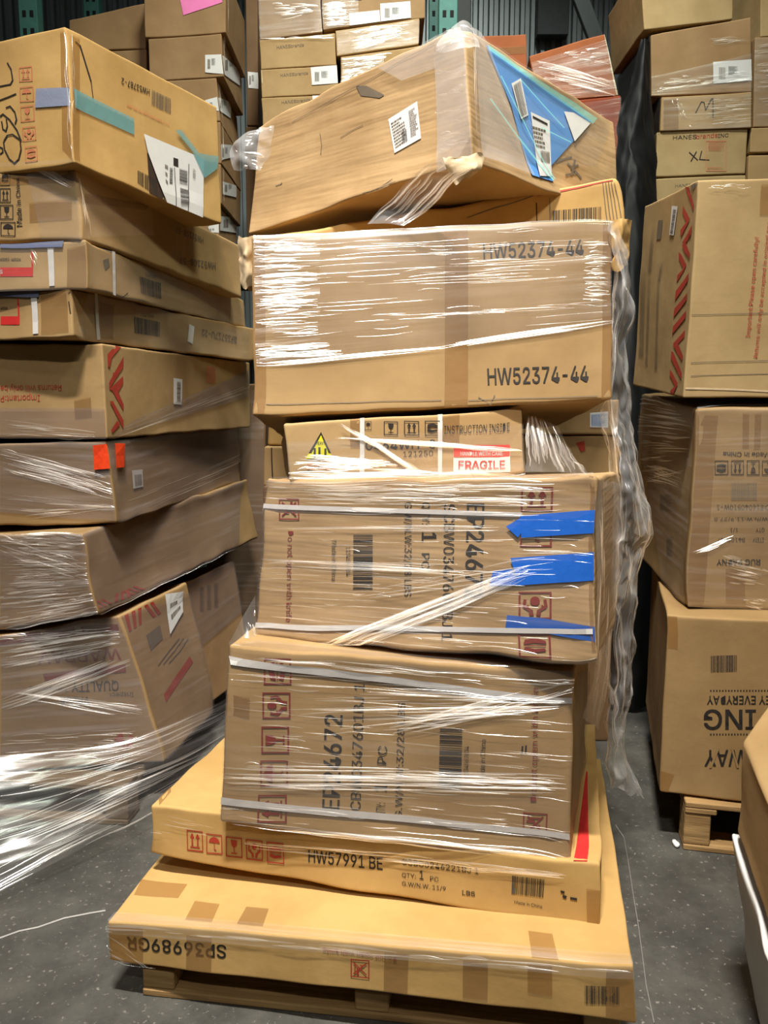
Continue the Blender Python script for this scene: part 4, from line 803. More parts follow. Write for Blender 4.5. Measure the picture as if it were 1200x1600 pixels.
    {'id':'L3','name':'cardboard_box','label':'upper of the two thin strapped cartons with barcodes in the left stack','mat':'kraft_tan','rad':0.006,'crush':0.005,'res':0.03,'c':[(-1.7731,2.5372,1.6729),(-1.7727,2.5374,1.7951),(-1.5435,3.8171,1.6699),(-1.5432,3.8174,1.7921),(-0.8519,2.3721,1.6665),(-0.8526,2.3724,1.7963),(-0.6231,3.6521,1.6678),(-0.6228,3.6523,1.7899)],'marks':[('F','ink_bright_red','poly',None,[[(0.7035,0.5121),(0.817,0.4912),(0.8151,0.2947),(0.7014,0.3127)],[(0.8151,0.8443),(0.8204,0.8431),(0.817,0.4912),(0.8116,0.4922)]]),('F','ink_black','bold',[(0.7057,0.7206),(0.7768,0.7056),(0.7762,0.6417),(0.705,0.6561)],'60001-40026'),('F','white_paper','bold',[(0.703,0.4573),(0.7107,0.4559),(0.7099,0.3713),(0.7021,0.3726)],'S'),('R','ink_black','bars',[(0.248,0.6347),(0.3672,0.6388),(0.3634,0.2196),(0.2464,0.2106)],41),('R','ink_black','text',[(0.2793,0.7721),(0.3359,0.7911),(0.3351,0.7088),(0.2786,0.6922)],'1147000'),('R','ink_grey','poly',None,[[(0.0704,0.7296),(0.0964,0.8241),(0.0997,0.6522),(0.0782,0.5169)]]),('R','strap_white','poly',None,[[(0.03,1.0607),(0.1172,1.0151),(0.1137,0.9757),(0.0268,1.0233)]]),('R','tear_dark','poly',None,[[(0.0422,-0.0216),(0.1585,0.0183),(0.1575,-0.0054),(0.0413,-0.0438)],[(0.154,0.0059),(0.1795,0.1542),(0.1827,0.1421),(0.1572,-0.0063)]])],'parts':[{'n':'navy_tape','m':'navy_tape','q':[('F',[(0.7096,1.091),(0.9271,1.0449),(0.9234,0.8872),(0.7079,0.9283)])],'off':0.006},{'n':'strap','m':'strap_white','q':[('F',[(0.8712,0.8898),(0.8916,0.885),(0.8887,0.0827),(0.8704,0.0753)])],'off':0.003},{'n':'strap','m':'strap_white','q':[('R',[(0.1104,1.0011),(0.1249,1.0017),(0.1201,-0.0021),(0.1064,-0.0086)])],'off':0.004},{'n':'packing_tape','m':'tan_tape','q':[('F',[(0.9367,0.8649),(1.0007,0.8978),(0.9971,0.0349),(0.9293,0.0336)])],'off':0.002}],'film':[('R',[(0.0105,0.9414),(1.024,0.7998),(1.0197,0.0303),(0.0052,-0.007)],(0.6,0.5,0.5,0.6),0.01),('F',[(0.7096,1.091),(1.0057,1.0393),(1.0006,0.0103),(0.6981,-0.0026)],(0.4,1.2,1,0.4),0.01)],'fans':[('F',[(0.8002,0.8966),(0.8175,0.3042)],[(0.8308,0.8895),(0.8594,0.6883)],6,(0.4,0.8),(0.0008,0.0015))],'group':'cartons on the left pallet'},
    {'id':'L4','name':'cardboard_box','label':'lower of the two thin strapped cartons with barcodes in the left stack','mat':'kraft_tan','rad':0.006,'crush':0.006,'res':0.03,'c':[(-1.774,2.6182,1.532),(-1.7728,2.6186,1.674),(-1.44,3.8731,1.5256),(-1.4388,3.8735,1.6676),(-0.9177,2.3889,1.5268),(-0.9065,2.3893,1.667),(-0.5786,3.6438,1.5188),(-0.5774,3.6442,1.6609)],'marks':[('F','ink_bright_red','poly',None,[[(0.725,0.49),(0.8001,0.4809),(0.8002,0.3049),(0.7248,0.313)],[(0.7938,0.8414),(0.7999,0.8405),(0.8001,0.4809),(0.794,0.4816)]]),('F','ink_black','bold',[(0.7252,0.685),(0.7517,0.6814),(0.7517,0.6258),(0.7251,0.6294)],'40026'),('R','ink_black','bars',[(0.2571,0.6905),(0.3826,0.6779),(0.3813,0.3167),(0.2605,0.3164)],42),('R','ink_black','text',[(0.2859,0.8114),(0.3457,0.8274),(0.346,0.7527),(0.2861,0.7387)],'1147000'),('R','ink_grey','bold',[(0.8595,0.4665),(0.6188,0.5318),(0.6186,0.7),(0.8599,0.6642)],'SP35717U-22'),('F','tear_dark','poly',None,[[(0.9905,0.897),(1.0135,0.9282),(1.0146,0.9082),(0.9916,0.8769)],[(1.0136,0.9281),(1.028,0.8399),(1.0253,0.8267),(1.0108,0.9149)]]),('F','tear_dark','poly',None,[[(1.0387,0.8702),(1.0575,0.7685),(1.0549,0.7544),(1.0361,0.8561)],[(1.0576,0.7682),(1.0532,0.6895),(1.0495,0.6966),(1.0539,0.7753)]]),('F','tear_dark','poly',None,[[(0.9905,0.7375),(0.996,0.4974),(0.9922,0.4958),(0.9866,0.736)]])],'parts':[{'n':'navy_tape','m':'navy_tape','q':[('F',[(0.7255,1.0318),(0.8799,1.0155),(0.8785,0.8698),(0.7254,0.8795)])],'off':0.006},{'n':'strap','m':'strap_white','q':[('F',[(0.8476,0.8791),(0.87,0.8757),(0.8777,0.0935),(0.8559,0.0862)])],'off':0.003},{'n':'strap','m':'strap_white','q':[('R',[(0.0832,1.0319),(0.0955,1.0229),(0.1086,0.0538),(0.0963,0.0451)])],'off':0.004},{'n':'white_label','m':'white_paper','q':[('R',[(0.5406,0.7708),(0.5716,0.7268),(0.5615,0.2476),(0.5323,0.3103)])],'off':0.003},{'n':'packing_tape','m':'tan_tape','q':[('R',[(0.1061,0.8446),(0.1657,0.8359),(0.1641,0.0929),(0.1138,0.0817)])],'off':0.002},{'n':'packing_tape','m':'tan_tape','q':[('F',[(0.8819,0.9058),(0.9836,0.935),(0.9874,0.0927),(0.8882,0.0787)])],'off':0.002}],'film':[('R',[(0.0575,1.0243),(0.9516,0.8795),(0.9493,0.0617),(0.0125,0.009)],(0.7,0.5,0.5,0.7),0.01)],'fans':[],'group':'cartons on the left pallet'},
    {'id':'L5','name':'cardboard_box','label':'carton printed Important upside down with a red chevron strip,in the left stack','mat':'kraft_tan','rad':0.006,'crush':0.004,'res':0.035,'c':[(-1.6979,2.6175,1.2318),(-1.6956,2.6179,1.5282),(-1.4675,3.8981,1.228),(-1.4652,3.8985,1.5244),(-0.8535,2.4654,1.2299),(-0.8495,2.4658,1.5154),(-0.6221,3.746,1.2216),(-0.6198,3.7464,1.518)],'marks':[('F','ink_red','text',[(0.8312,0.5057),(0.5874,0.4936),(0.5892,0.5795),(0.8325,0.5934)],'Returns will only be'),('F','ink_red','text',[(0.7436,0.3967),(0.5853,0.3883),(0.587,0.4721),(0.7451,0.4849)],'Important:P'),('R','ink_red','poly',None,[[(0.0208,0.8971),(0.0601,1.0024),(0.0837,0.9897),(0.0391,0.8705),(0.0271,0.7563),(0.0189,0.7644)]]),('R','ink_red','poly',None,[[(0.0218,0.6057),(0.0933,0.89),(0.0917,0.7772),(0.0208,0.5341)]]),('R','ink_red','poly',None,[[(0.0422,0.7158),(0.0578,0.694),(0.0359,0.6431)]]),('R','ink_red','poly',None,[[(0.0218,0.5342),(0.0903,0.679),(0.0891,0.5953),(0.0579,0.4758)]]),('R','ink_red','poly',None,[[(0.0342,0.523),(0.0608,0.5246),(0.0881,0.3658),(0.085,0.299)]]),('R','ink_red','poly',None,[[(0.0199,0.4026),(0.0357,0.4075),(0.0835,0.1925),(0.0821,0.0932)]]),('R','ink_red','poly',None,[[(0.0175,0.09),(0.0529,0.1953),(0.0663,0.1447),(0.0276,0.0643)]]),('R','ink_faint_red','bars',[(0.6076,0.8842),(0.6831,0.8788),(0.6805,0.655),(0.605,0.6633)],45)],'parts':[{'n':'white_label','m':'white_paper','q':[('R',[(0.3764,0.6938),(0.4356,0.6838),(0.427,0.3587),(0.3709,0.3706)])],'off':0.003,'s':[('R','ink_grey','bars',[(0.3932,0.4042),(0.3964,0.657),(0.4231,0.6513),(0.417,0.3986)],44)]},{'n':'packing_tape','m':'tan_tape','q':[('F',[(0.8797,0.4117),(0.9456,0.4487),(0.9471,0.2346),(0.8811,0.2089)])],'off':0.002}],'film':[('F',[(0.5839,0.3212),(0.9969,0.3312),(0.9963,0.0013),(0.5772,-0.0049)],(0.2,0.5,1.2,0.6),0.008),('R',[(0.1407,0.1999),(0.9899,0.8887),(0.9857,0.4757),(0.006,0.0075)],(0.5,0.5,0.6,0.8),0.01)],'fans':[('F',[(0.5814,0.2008),(0.9884,0.0682)],[(0.5772,-0.0049),(0.9946,0.0084)],22,(0.1,0.5),(0.0008,0.0022)),('R',[(0.006,0.0075),(0.9892,0.8201)],[(0.0161,-0.0065),(0.9864,0.5448)],14,(0.2,0.6),(0.0008,0.002))],'group':'cartons on the left pallet','fm':('film_veil','film_pleat')},
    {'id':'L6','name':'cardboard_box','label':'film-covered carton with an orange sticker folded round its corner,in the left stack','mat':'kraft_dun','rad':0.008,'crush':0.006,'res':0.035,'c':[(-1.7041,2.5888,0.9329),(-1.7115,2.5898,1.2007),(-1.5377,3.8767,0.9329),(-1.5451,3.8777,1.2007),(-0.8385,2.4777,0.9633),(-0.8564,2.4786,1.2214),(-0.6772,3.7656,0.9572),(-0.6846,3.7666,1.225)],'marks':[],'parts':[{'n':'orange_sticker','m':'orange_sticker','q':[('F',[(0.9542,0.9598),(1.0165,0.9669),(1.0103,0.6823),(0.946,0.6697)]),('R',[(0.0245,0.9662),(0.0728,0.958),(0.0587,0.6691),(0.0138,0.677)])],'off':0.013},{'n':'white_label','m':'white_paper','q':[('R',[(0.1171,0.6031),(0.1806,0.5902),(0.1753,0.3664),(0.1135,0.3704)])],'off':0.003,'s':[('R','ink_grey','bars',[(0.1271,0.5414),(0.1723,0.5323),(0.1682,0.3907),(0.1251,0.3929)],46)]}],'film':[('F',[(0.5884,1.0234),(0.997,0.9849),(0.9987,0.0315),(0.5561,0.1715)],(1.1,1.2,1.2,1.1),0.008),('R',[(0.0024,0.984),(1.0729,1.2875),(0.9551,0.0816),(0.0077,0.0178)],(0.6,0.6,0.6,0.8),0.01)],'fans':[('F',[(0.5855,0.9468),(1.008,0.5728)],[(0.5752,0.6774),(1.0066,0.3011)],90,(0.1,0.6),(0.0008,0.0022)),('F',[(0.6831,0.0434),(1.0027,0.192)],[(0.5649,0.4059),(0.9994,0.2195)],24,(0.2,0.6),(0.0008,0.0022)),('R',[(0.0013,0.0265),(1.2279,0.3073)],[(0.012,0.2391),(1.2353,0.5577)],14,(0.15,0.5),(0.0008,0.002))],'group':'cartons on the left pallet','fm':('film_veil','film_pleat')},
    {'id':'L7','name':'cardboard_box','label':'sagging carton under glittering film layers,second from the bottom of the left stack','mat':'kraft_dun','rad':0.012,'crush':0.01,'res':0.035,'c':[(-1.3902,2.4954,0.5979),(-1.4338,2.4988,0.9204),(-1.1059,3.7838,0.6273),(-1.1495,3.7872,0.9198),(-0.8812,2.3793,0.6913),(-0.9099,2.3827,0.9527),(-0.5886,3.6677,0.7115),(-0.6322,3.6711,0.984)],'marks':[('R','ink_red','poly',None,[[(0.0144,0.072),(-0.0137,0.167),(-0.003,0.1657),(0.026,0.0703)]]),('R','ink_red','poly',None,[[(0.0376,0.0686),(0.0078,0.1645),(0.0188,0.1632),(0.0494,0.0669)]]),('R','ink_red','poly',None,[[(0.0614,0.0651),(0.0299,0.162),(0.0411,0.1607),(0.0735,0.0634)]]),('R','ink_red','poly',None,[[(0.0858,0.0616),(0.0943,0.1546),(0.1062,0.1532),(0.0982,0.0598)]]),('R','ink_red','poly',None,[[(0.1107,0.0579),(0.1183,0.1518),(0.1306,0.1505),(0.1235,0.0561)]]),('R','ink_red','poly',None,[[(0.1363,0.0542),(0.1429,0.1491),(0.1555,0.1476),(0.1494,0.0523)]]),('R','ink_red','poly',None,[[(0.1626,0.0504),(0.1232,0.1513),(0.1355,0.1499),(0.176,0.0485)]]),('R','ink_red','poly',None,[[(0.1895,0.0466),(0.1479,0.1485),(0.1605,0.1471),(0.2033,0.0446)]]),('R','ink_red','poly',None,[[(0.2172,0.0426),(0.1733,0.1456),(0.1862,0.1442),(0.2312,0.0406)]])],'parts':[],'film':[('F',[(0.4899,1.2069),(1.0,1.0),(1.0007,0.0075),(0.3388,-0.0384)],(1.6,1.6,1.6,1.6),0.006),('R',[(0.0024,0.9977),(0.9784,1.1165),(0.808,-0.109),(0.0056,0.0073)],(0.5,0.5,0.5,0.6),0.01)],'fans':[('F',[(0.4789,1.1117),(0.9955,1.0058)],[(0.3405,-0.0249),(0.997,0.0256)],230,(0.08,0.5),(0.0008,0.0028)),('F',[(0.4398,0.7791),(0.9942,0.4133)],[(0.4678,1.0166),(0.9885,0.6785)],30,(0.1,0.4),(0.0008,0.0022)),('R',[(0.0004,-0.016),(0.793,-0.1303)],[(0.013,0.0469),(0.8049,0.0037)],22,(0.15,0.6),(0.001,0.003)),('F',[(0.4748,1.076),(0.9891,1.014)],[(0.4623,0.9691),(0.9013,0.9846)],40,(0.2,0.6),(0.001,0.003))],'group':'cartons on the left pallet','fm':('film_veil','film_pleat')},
    {'id':'L8','name':'cardboard_box','label':'bottom carton of the left stack,leaning,printed QUALITY upside down with red bands','mat':'kraft_tan','rad':0.008,'crush':0.006,'res':0.035,'c':[(-1.7019,2.42,0.142),(-1.6207,2.36,0.5541),(-1.7019,2.92,0.142),(-1.6207,2.86,0.5541),(-0.7368,2.55,0.142),(-0.8432,2.5,0.6663),(-0.6568,3.0,0.142),(-0.7432,2.95,0.6663)],'marks':[('F','ink_black','bold',[(0.9109,0.5111),(0.7466,0.5405),(0.7541,0.6179),(0.9202,0.5859)],'QUALITY'),('F','ink_black','text',[(0.7315,0.5473),(0.6012,0.5922),(0.6042,0.6241),(0.7354,0.5814)],'Inspections'),('F','ink_black','text',[(0.9565,0.4598),(0.8742,0.4772),(0.8776,0.5138),(0.9607,0.4988)],'Inspect'),('F','ink_black','bold',[(0.7972,0.4337),(0.6965,0.4588),(0.7026,0.5156),(0.8048,0.4955)],'VALUE'),('F','ink_maroon','poly',None,[[(0.6589,0.6902),(0.9612,0.6824),(0.9549,0.6311),(0.6622,0.6445)]]),('F','ink_maroon','bold',[(0.9498,0.7153),(0.6505,0.7643),(0.6588,0.841),(0.9572,0.7883)],'WARRAV'),('F','ink_maroon','poly',None,[[(0.5336,1.0077),(0.6833,0.9818),(0.6861,0.9344),(0.5266,0.93)],[(0.7006,0.984),(0.8104,0.9725),(0.8114,0.9193),(0.7024,0.9294)],[(0.8351,0.965),(0.9802,0.9517),(0.976,0.9016),(0.8366,0.9164)]]),('F','ink_red','poly',None,[[(0.8481,0.184),(0.884,0.2261),(0.8803,0.1065)],[(0.8803,0.1065),(0.9046,0.2068),(0.9164,0.1969),(0.9046,0.1189)]]),('R','ink_red','poly',None,[[(0.0509,0.9893),(0.0272,0.8836),(0.0665,0.8836),(0.0936,0.9886)]]),('R','ink_red','poly',None,[[(0.129,0.9879),(0.0991,0.8836),(0.1394,0.8837),(0.1729,0.9871)]]),('R','ink_red','poly',None,[[(0.2092,0.9864),(0.1727,0.8837),(0.214,0.8837),(0.2543,0.9856)]]),('R','ink_red','poly',None,[[(0.2917,0.9849),(0.3891,0.8837),(0.4334,0.8837),(0.338,0.984)]]),('R','ink_red','poly',None,[[(0.3765,0.9833),(0.4702,0.8837),(0.5157,0.8837),(0.4241,0.9824)]]),('R','ink_grey','poly',None,[[(0.2312,0.8041),(0.4543,0.8162),(0.4483,0.7226),(0.2324,0.6961)]]),('R','ink_grey','poly',None,[[(0.2754,0.5826),(0.4898,0.6263),(0.4979,0.62),(0.2828,0.5765)],[(0.4836,0.6251),(0.685,0.6623),(0.6934,0.6558),(0.4914,0.6188)]]),('R','ink_grey','poly',None,[[(0.3552,0.5665),(0.5712,0.6032),(0.5792,0.5967),(0.3625,0.5602)],[(0.5644,0.6019),(0.7535,0.6438),(0.7627,0.6373),(0.5731,0.5955)]]),('R','ink_grey','poly',None,[[(0.4374,0.55),(0.6553,0.5793),(0.663,0.5727),(0.4446,0.5435)],[(0.6478,0.5779),(0.8236,0.6248),(0.8339,0.6184),(0.6574,0.5716)]]),('R','ink_red','poly',None,[[(0.2488,0.3849),(0.7735,0.4995),(0.8055,0.4474),(0.2495,0.3287)]])],'parts':[{'n':'white_label','m':'white_paper','q':[('R',[(0.618,0.9921),(0.8985,0.9561),(0.84,0.8191),(0.552,0.7237)])],'off':0.006,'s':[('R','ink_grey','lines',[(0.662,0.9423),(0.8426,0.9267),(0.8067,0.8436),(0.6215,0.7901)],(4,2))]}],'film':[('F',[(0.5365,1.0397),(0.9914,0.9942),(0.9994,0.0114),(0.4597,0.0177)],(1.3,1.2,0.9,1),0.008),('R',[(-0.0043,0.9928),(1.0484,0.9192),(1.0511,-0.0704),(0.0273,0.0088)],(0.6,0.6,0.6,0.6),0.01)],'fans':[('F',[(0.5329,1.0),(0.982,0.9366)],[(0.5111,0.748),(0.9688,0.8075)],85,(0.1,0.6),(0.0008,0.0026)),('F',[(0.4886,0.4536),(0.9864,0.6838)],[(0.4959,0.553),(0.9844,0.7737)],40,(0.15,0.7),(0.001,0.0026)),('F',[(0.5458,0.5901),(0.9822,0.3962)],[(0.5939,0.512),(0.9644,0.2754)],30,(0.2,0.6),(0.0008,0.0022)),('F',[(0.4768,0.285),(0.9601,0.2449)],[(0.4634,0.0779),(0.9643,0.0546)],40,(0.06,0.3),(0.0008,0.002))],'group':'cartons on the left pallet','fm':('film_veil','film_pleat')},
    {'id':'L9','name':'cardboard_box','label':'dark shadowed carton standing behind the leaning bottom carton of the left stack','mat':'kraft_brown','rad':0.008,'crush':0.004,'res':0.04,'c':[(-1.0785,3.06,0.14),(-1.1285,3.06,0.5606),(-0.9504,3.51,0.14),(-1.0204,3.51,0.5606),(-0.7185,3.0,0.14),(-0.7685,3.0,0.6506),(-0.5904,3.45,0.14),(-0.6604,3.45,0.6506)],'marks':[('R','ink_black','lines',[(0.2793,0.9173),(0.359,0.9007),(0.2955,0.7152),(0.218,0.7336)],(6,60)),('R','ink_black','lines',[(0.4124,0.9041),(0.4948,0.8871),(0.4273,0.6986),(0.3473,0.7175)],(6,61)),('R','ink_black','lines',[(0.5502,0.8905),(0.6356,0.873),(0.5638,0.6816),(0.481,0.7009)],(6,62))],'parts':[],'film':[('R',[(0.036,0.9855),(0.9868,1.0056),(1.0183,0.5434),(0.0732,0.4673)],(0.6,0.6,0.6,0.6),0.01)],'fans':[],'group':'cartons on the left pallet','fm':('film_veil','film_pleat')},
    {'id':'R1','name':'cardboard_box','label':'top carton of the right stack with a red zigzag strip and red Important text','mat':'kraft_pale','rad':0.005,'crush':0.003,'res':0.035,'c':[(0.8587,2.3168,1.3542),(0.8515,2.2674,1.9384),(0.8748,2.8401,1.3981),(0.8696,2.7907,1.9879),(1.7367,2.2869,1.3594),(1.7315,2.2376,1.9492),(1.7542,2.8102,1.4033),(1.749,2.7609,1.9931)],'marks':[('L','ink_red','poly',None,[[(0.7899,0.997),(0.8514,0.9871),(0.957,0.8895),(0.95,0.8677)]]),('L','ink_red','poly',None,[[(0.7703,0.9155),(0.8376,0.8747),(0.9027,0.8371),(0.8494,0.826),(0.7676,0.8826)]]),('L','ink_red','poly',None,[[(0.7495,0.8026),(0.8476,0.8335),(0.8976,0.8376),(0.771,0.7692)]]),('L','ink_red','poly',None,[[(0.7917,0.739),(0.9494,0.8085),(0.9448,0.7659),(0.8464,0.7307)]]),('L','ink_red','poly',None,[[(0.7936,0.7314),(0.8588,0.7334),(0.9517,0.6749),(0.9409,0.6575),(0.8564,0.6892)]]),('L','ink_red','poly',None,[[(0.7469,0.7012),(0.791,0.6866),(0.8911,0.6313),(0.8552,0.6074),(0.7553,0.6664)]]),('L','ink_red','poly',None,[[(0.7517,0.5904),(0.8911,0.6313),(0.8552,0.6074),(0.749,0.5559)]]),('L','ink_red','poly',None,[[(0.7425,0.5137),(0.9466,0.5912),(0.9402,0.5547),(0.7425,0.4671)]]),('L','ink_red','poly',None,[[(0.7435,0.4281),(0.9485,0.4988),(0.9411,0.4655),(0.7398,0.3851)]]),('L','ink_red','poly',None,[[(0.7446,0.3417),(0.9476,0.4168),(0.9454,0.383),(0.7399,0.3022)]]),('L','ink_red','poly',None,[[(0.7598,0.2548),(0.9485,0.3264),(0.9463,0.2922),(0.8156,0.2439)]]),('L','ink_red','poly',None,[[(0.7673,0.247),(0.8538,0.2564),(0.9524,0.2007),(0.9396,0.1772),(0.8667,0.2021)]]),('L','ink_red','poly',None,[[(0.7457,0.2186),(0.7805,0.2155),(0.9506,0.1196),(0.9471,0.09),(0.7458,0.1826)]]),('L','ink_red','poly',None,[[(0.7449,0.1262),(0.7911,0.1122),(0.8937,0.0659),(0.8633,0.0442),(0.7459,0.0979)]]),('L','ink_red','poly',None,[[(0.7754,0.0226),(0.8937,0.0659),(0.8296,0.0101),(0.7887,0.0032)]]),('L','ink_grey','poly',None,[[(0.3206,0.894),(0.417,0.8863),(0.403,0.7915),(0.3127,0.7953)]]),('L','ink_grey','lines',[(0.1771,0.6373),(0.1893,0.8644),(0.2579,0.8578),(0.2466,0.6335)],(2,460)),('L','ink_grey','lines',[(0.08,0.1707),(0.027,0.6806),(0.1293,0.6744),(0.1821,0.1738)],(2,405)),('L','ink_grey','lines',[(0.239,0.1311),(0.1841,0.6369),(0.2397,0.6339),(0.2945,0.1332)],(2,440)),('L','ink_grey','lines',[(0.4472,0.1134),(0.3765,0.6675),(0.428,0.6642),(0.4984,0.1156)],(2,500)),('L','ink_grey','lines',[(0.399,0.5758),(0.4367,0.6799),(0.4869,0.6766),(0.4502,0.5734)],(2,520)),('F','ink_red','text',[(0.1828,0.2884),(0.1846,0.7454),(0.2014,0.7436),(0.2006,0.2859)],'Important:Please open carefully!'),('F','ink_red','text',[(0.2138,0.1917),(0.218,0.8152),(0.2328,0.8113),(0.2302,0.1877)],'Returns will only be accepted in original pac'),('F','ink_grey','poly',None,[[(0.005,0.3965),(0.2469,0.4004),(0.2471,0.3974),(0.0052,0.3935)]]),('F','ink_grey','poly',None,[[(0.0158,0.1729),(0.2608,0.1782),(0.261,0.1752),(0.016,0.1699)]]),('F','ink_grey','poly',None,[[(0.0188,0.1094),(0.2648,0.1151),(0.265,0.112),(0.019,0.1064)]]),('F','torn_paper','poly',None,[[(0.005,0.0535),(0.2711,0.0353),(0.2715,0.026),(0.0052,0.0443)]]),('L','ink_grey','poly',None,[[(0.8865,0.9873),(1.0746,0.9987),(1.0559,0.981),(0.9293,0.9637)]])],'parts':[{'n':'white_label','m':'white_paper','q':[('L',[(0.5861,0.9367),(0.6879,0.9216),(0.648,0.7879),(0.5708,0.798)])],'off':0.003,'s':[('L','ink_black','bars',[(0.5871,0.8027),(0.6171,0.9148),(0.6694,0.9072),(0.6345,0.7968)],51)]},{'n':'packing_tape','m':'brown_tape','q':[('F',[(0.1886,0.9762),(0.2152,0.9754),(0.2238,0.8396),(0.1945,0.8404)])],'off':0.002}],'film':[],'fans':[('F',[(0.0046,0.9749),(0.1862,0.9763)],[(0.0055,0.9575),(0.1628,0.9632)],8,(0.1,0.3),(0.001,0.002))],'group':'cartons on the right pallet'},
    {'id':'R2','name':'cardboard_box','label':'film-wrapped carton with upside down handling symbols and item codes,middle of the right stack','mat':'kraft_dun','rad':0.01,'crush':0.006,'res':0.035,'c':[(0.9084,2.352,0.7267),(0.9005,2.3166,1.3269),(0.9827,3.1149,0.7648),(0.9758,3.0794,1.3788),(1.8468,2.2579,0.7249),(1.8399,2.2224,1.339),(1.9229,3.0208,0.7699),(1.9161,2.9853,1.3839)],'marks':[('F','ink_black','bold',[(0.2229,0.7612),(0.086,0.7654),(0.085,0.7877),(0.2217,0.7833)],'Made in China'),('F','ink_black','icon',[(0.1043,0.6759),(0.0644,0.6758),(0.0614,0.7456),(0.1013,0.7455)],'stack'),('F','ink_black','icon',[(0.1506,0.676),(0.1131,0.6759),(0.1099,0.7467),(0.1473,0.7466)],'up'),('F','ink_black','icon',[(0.1971,0.6748),(0.1594,0.6747),(0.156,0.7466),(0.1936,0.7465)],'glass'),('F','ink_black','icon',[(0.2423,0.6749),(0.2046,0.6748),(0.2012,0.7453),(0.2387,0.7452)],'umbrella'),('F','ink_grey','bars',[(0.1944,0.5524),(0.1194,0.5517),(0.1155,0.6384),(0.1902,0.6387)],53),('F','ink_black','text',[(0.2452,0.5065),(0.0774,0.5043),(0.0763,0.5297),(0.244,0.5316)],'PO:E16040510W-1'),('F','ink_black','text',[(0.2519,0.4511),(0.0721,0.4481),(0.0712,0.4686),(0.2508,0.4713)],'G.W/N.W:11.9/27.8'),('F','ink_black','text',[(0.2261,0.396),(0.1993,0.3955),(0.1982,0.4184),(0.2249,0.4189)],'QTY'),('F','ink_black','text',[(0.1457,0.3944),(0.1226,0.3939),(0.1216,0.417),(0.1446,0.4174)],'1/1'),('F','ink_black','text',[(0.2267,0.3449),(0.1942,0.3442),(0.1931,0.3659),(0.2256,0.3667)],'ITEM'),('F','ink_black','text',[(0.1692,0.3436),(0.0863,0.3417),(0.0853,0.3636),(0.1682,0.3654)],'B4100647'),('F','ink_black','bold',[(0.2209,0.2294),(0.0893,0.2254),(0.088,0.2547),(0.2195,0.2585)],'RUG PADNY'),('L','ink_black','lines',[(0.4937,0.465),(0.7474,0.522),(0.7514,0.4286),(0.5099,0.3772)],(5,55)),('L','ink_black','lines',[(0.6472,0.2597),(0.7488,0.298),(0.7683,0.1903),(0.6658,0.1575)],(4,56))],'parts':[{'n':'packing_tape','m':'tan_tape','q':[('F',[(0.134,0.9764),(0.1526,0.9761),(0.1588,0.8057),(0.14,0.8058)])],'off':0.002},{'n':'packing_tape','m':'tan_tape','q':[('F',[(0.1694,0.9758),(0.1879,0.9755),(0.1929,0.7994),(0.1741,0.7995)])],'off':0.002},{'n':'packing_tape','m':'tan_tape','q':[('F',[(0.0032,0.9665),(0.0615,0.9655),(0.0585,0.0227),(0.0052,0.0204)])],'off':0.002},{'n':'packing_tape','m':'tan_tape','q':[('F',[(0.1172,0.2099),(0.1757,0.2053),(0.184,0.0282),(0.125,0.0323)])],'off':0.002}],'film':[('F',[(0.0004,0.9909),(0.2272,1.0048),(0.2791,-0.004),(-0.0003,0.0067)],(0.9,1,1.2,0.8),0.008),('L',[(-0.1934,0.9957),(0.9839,0.9953),(0.9803,0.0055),(0.6513,-0.0113)],(1.2,1,0.8,0.9),0.006),('T',[(0.0768,0.289),(0.3217,0.3194),(0.2418,0.0486),(-0.0,-0.0)],(1.3,1.3,1.3,1.3),0.005)],'fans':[('L',[(-0.2217,0.9937),(0.9542,1.017)],[(0.1681,0.4621),(0.9275,0.6677)],60,(0.2,0.8),(0.0008,0.0022)),('L',[(0.1984,0.4878),(0.8039,0.56)],[(0.1752,0.6104),(0.8828,0.6589)],20,(0.3,0.9),(0.0008,0.002)),('F',[(0.1022,0.2877),(0.2525,0.2142)],[(0.1168,0.1312),(0.2578,0.1102)],26,(0.15,0.7),(0.001,0.0026)),('F',[(0.0104,0.295),(0.1402,0.3885)],[(0.0152,0.2723),(0.1225,0.3528)],12,(0.3,0.8),(0.001,0.002)),('F',[(0.174,0.0741),(0.2604,0.0578)],[(0.1768,0.0146),(0.2631,0.0052)],10,(0.2,0.6),(0.001,0.002))],'group':'cartons on the right pallet'},
